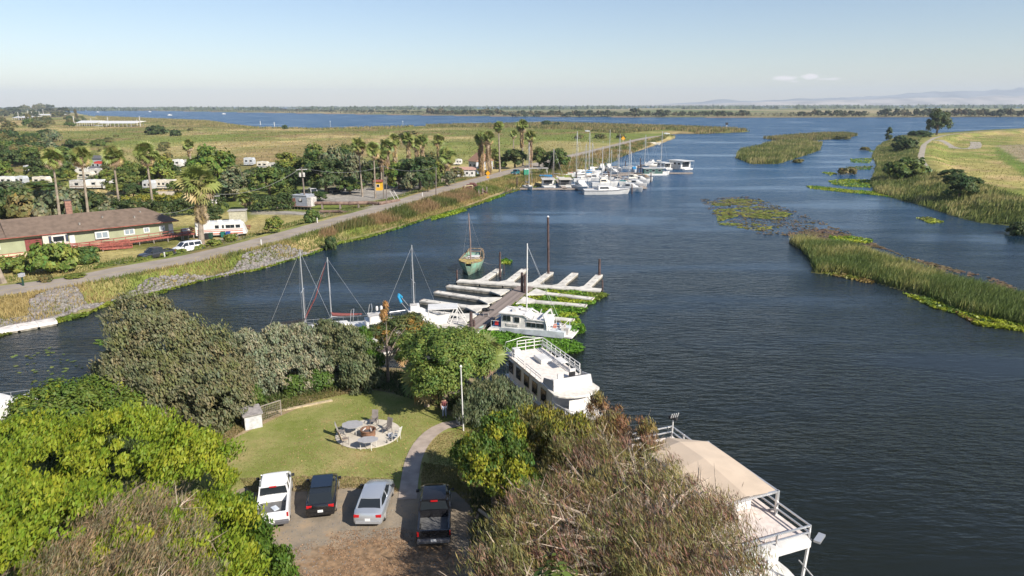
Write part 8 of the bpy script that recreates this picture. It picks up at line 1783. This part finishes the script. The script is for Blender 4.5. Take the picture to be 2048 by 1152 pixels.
# light pole, bench, bucket, person
def garden_pole():
    g_ = Wz(927, 862, 1.2); d = ray(924, 735); h = CAMZ + d.z * g_.y / d.y - 1.2; t = thing('flag_pole', 'thin white pole standing at the top of the garden path', 'pole', (g_.x, g_.y, 1.2)); MB().tube([(0, 0, 0), (-.1, 0, h)], [.055, .045], 8).build('post', white(), t); MB().lathe([(.08, 0), (.11, .1), (.03, .2)], (-.1, 0, h), 8).build('finial', white(), t)
garden_pole()
p = Wz(938, 850, 1.2); t = thing('garden_swing', 'white metal garden seat frame beside the pole', 'bench', (p.x, p.y, 1.2), -.05)
for z, nm in ((1.25, 'back_rail'), (.62, 'seat')): MB().box((0, 0, z), (1.5, .08 if z > 1 else .45, .07)).build(nm, white(), t)
for x in (-.75, .75): MB().bar((x, -.2, 0), (x, .05, 1.3), .05).build('leg', white(), t); MB().bar((x, .3, 0), (x, .05, 1.3), .05).build('leg', white(), t)
MB().tube([(-.75, 0, 1.25), (-1.1, 0, 1.1), (-1.25, 0, .85), (-1.2, 0, .6)], .025, 5).build('arm', white(), t)
p = Wz(917, 846, 1.2); t = thing('bucket', 'small white bucket at the head of the garden path', 'bucket', (p.x, p.y, 1.2)); MB().lathe([(.16, 0), (.2, .4), (.17, .4)], (0, 0, 0), 12).build('body', dull(), t); MB().tube([(-.2, 0, .4), (0, 0, .6), (.2, 0, .4)], .012, 4).build('handle', alu(), t)
def person():
    p = Wz(889, 834, 1.2); t = thing('person', 'person in dark red top and pale blue trousers standing by the path head', 'person', (p.x, p.y, 1.2), math.radians(-80))
    joints = {'pel': ((0, 0, .92), .14), 'sp': ((0, 0, 1.12), .125), 'ch': ((.01, 0, 1.34), .15), 'nk': ((.01, 0, 1.50), .055), 'hd': ((.03, 0, 1.62), .095), 'ht': ((.03, 0, 1.72), .085)}
    for s_, k in ((-1, 'r'), (1, 'l')):
        joints.update({k + 'h': ((0, s_ * .10, .88), .10), k + 'k': ((.02 * s_, s_ * .11, .50), .065), k + 'a': ((0, s_ * .12, .09), .045), k + 't': ((.16, s_ * .13, .04), .04), k + 's': ((0, s_ * .19, 1.42), .06), k + 'e': ((.0, s_ * .27, 1.14), .045), k + 'w': ((.12, s_ * .24, .94), .032), k + 'p': ((.17, s_ * .235, .88), .035)})
    E = [('pel', 'sp'), ('sp', 'ch'), ('ch', 'nk'), ('nk', 'hd'), ('hd', 'ht')]
    for k in 'rl': E += [('pel', k + 'h'), (k + 'h', k + 'k'), (k + 'k', k + 'a'), (k + 'a', k + 't'), ('ch', k + 's'), (k + 's', k + 'e'), (k + 'e', k + 'w'), (k + 'w', k + 'p')]
    def skin(nm, keys, edges, m, extra=0.0, root=None):
        me = bpy.data.meshes.new(nm); idx = {k: i for i, k in enumerate(keys)}; me.from_pydata([joints[k][0] for k in keys], [(idx[a], idx[b]) for a, b in edges], []); me.materials.append(m); o = link(nm, me, t)
        md = o.modifiers.new('skin', 'SKIN'); sv = me.skin_vertices[0].data
        for k in keys: r = joints[k][1] + extra; sv[idx[k]].radius = (r, r * (1.15 if k in ('pel', 'ch', 'sp') else 1))
        sv[idx[root or keys[0]]].use_root = True
        s2 = o.modifiers.new('sub', 'SUBSURF'); s2.levels = 2; s2.render_levels = 2; return o
    skin('body', list(joints), E, mat('skin_tone', (.42, .25, .17), .6, var=0))
    skin('shirt', ['ch', 'sp', 'pel', 'rs', 'ls'], [('ch', 'sp'), ('sp', 'pel'), ('ch', 'rs'), ('ch', 'ls')], mat('dark_red_shirt', (.16, .045, .05), .8), .022)
    skin('trousers', ['pel', 'rh', 'lh', 'rk', 'lk', 'ra', 'la'], [('pel', 'rh'), ('pel', 'lh'), ('rh', 'rk'), ('lh', 'lk'), ('rk', 'ra'), ('lk', 'la')], mat('pale_blue_denim', (.33, .38, .50), .8), .02)
    MB().lathe([(.02, .11), (.08, .09), (.115, .02), (.10, -.05)], (.015, 0, 1.68), 12).build('hair', mat('white_hair', (.55, .48, .42), .8), t, smooth=True); MB().box((.13, 0, 1.63), (.03, .025, .04)).build('nose', mat('skin_tone', (.42, .25, .17)), t)
    for k in 'rl':
        j = joints[k + 'p'][0]
        for i in range(4): MB().tube([(j[0], j[1] - .02 + i * .013, j[2]), (j[0] + .03, j[1] - .02 + i * .013, j[2] - .05), (j[0] + .025, j[1] - .02 + i * .013, j[2] - .085 + abs(i - 1.5) * .008)], .008, 5).build('finger', mat('skin_tone', (.42, .25, .17)), t)
        MB().box((joints[k + 'a'][0][0] + .07, joints[k + 'a'][0][1], .045), (.27, .09, .09)).build('shoe', shade(), t, bevel=.02)
person()

# ------------------------------------------------------------------ rough grass on the near land
def near_grass(name, px, n, h, w, cols, seed, inset=0.0, follow=0.0, hole=None):
    reeds(name, poly(px, 1.2), n, h, w, cols, seed, lean=(0, 0), inset=inset, spread=.5, zoff=.0, follow=follow)
LC = ((.12, .17, .035), (.17, .20, .055), (.30, .24, .10))
near_grass('lawn_blades', [(400, 905), (445, 872), (560, 822), (640, 797), (720, 782), (800, 795), (880, 820), (900, 838), (860, 860), (835, 890), (815, 965), (640, 958), (540, 962), (440, 985)], 30000, .06, .04, ((.18, .22, .05), (.24, .26, .08), (.33, .28, .13)), 301)
near_grass('lawn_edge_tufts', [(425, 890), (480, 845), (560, 805), (640, 782), (730, 772), (740, 780), (640, 800), (560, 826), (480, 866), (440, 900)], 5000, .2, .05, ((.13, .15, .04), (.25, .2, .08), (.34, .26, .13)), 302)
near_grass('shade_grass', [(845, 925), (905, 935), (985, 955), (1060, 1010), (1090, 1090), (1040, 1120), (960, 1030), (900, 975), (842, 978)], 11000, .16, .05, ((.18, .17, .05), (.29, .24, .09), (.38, .3, .14)), 303)
near_grass('shade_grass', [(860, 925), (850, 900), (880, 868), (930, 856), (1000, 870), (1010, 940), (950, 945), (890, 930)], 9000, .09, .04, LC, 304)
near_grass('parking_edge_grass', [(480, 958), (560, 955), (650, 952), (780, 958), (800, 985), (700, 978), (600, 984), (500, 985)], 7000, .12, .045, ((.18, .18, .055), (.28, .235, .1), (.36, .28, .14)), 305)
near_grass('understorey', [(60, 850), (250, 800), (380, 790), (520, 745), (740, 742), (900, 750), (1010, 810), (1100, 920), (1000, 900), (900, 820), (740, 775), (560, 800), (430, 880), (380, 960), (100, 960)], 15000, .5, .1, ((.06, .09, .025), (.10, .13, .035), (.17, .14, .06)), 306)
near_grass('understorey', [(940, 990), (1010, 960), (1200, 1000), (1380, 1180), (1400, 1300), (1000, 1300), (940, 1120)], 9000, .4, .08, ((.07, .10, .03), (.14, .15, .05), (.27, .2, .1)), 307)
def stones():
    rocks('parking_gravel_stones', poly([(500, 1000), (900, 1000), (940, 1120), (930, 1200), (560, 1200), (470, 1100)], 1.2), 1500, .06, 308, (.24, .21, .17))
    rng = np.random.default_rng(12); P = fill_poly(poly([(560, 1110), (660, 1065), (800, 1055), (930, 1100), (940, 1200), (560, 1200)], 1.2), 9000, rng); n = len(P)
    keep = fbm(P[:, 0] * .8, P[:, 1] * .8, 4, 4) + rng.random(n) * .25 > .58; P = P[keep]; n = len(P); c = np.concatenate([P, np.full((n, 1), 1.245)], 1)
    tint = np.array([.29, .18, .10])[None] * (.5 + .9 * rng.random((n, 1))); me = leaves_mesh('leaf_litter', c, np.array([[0, 0, 1.]]) + rng.normal(size=(n, 3)) * .35, .03 + .04 * rng.random(n), leaf_mat('dry_leaf', (1, 1, 1), .1), tint, 1.6, rng=rng)
    props(link('leaf_litter', me), kind='stuff')
stones()
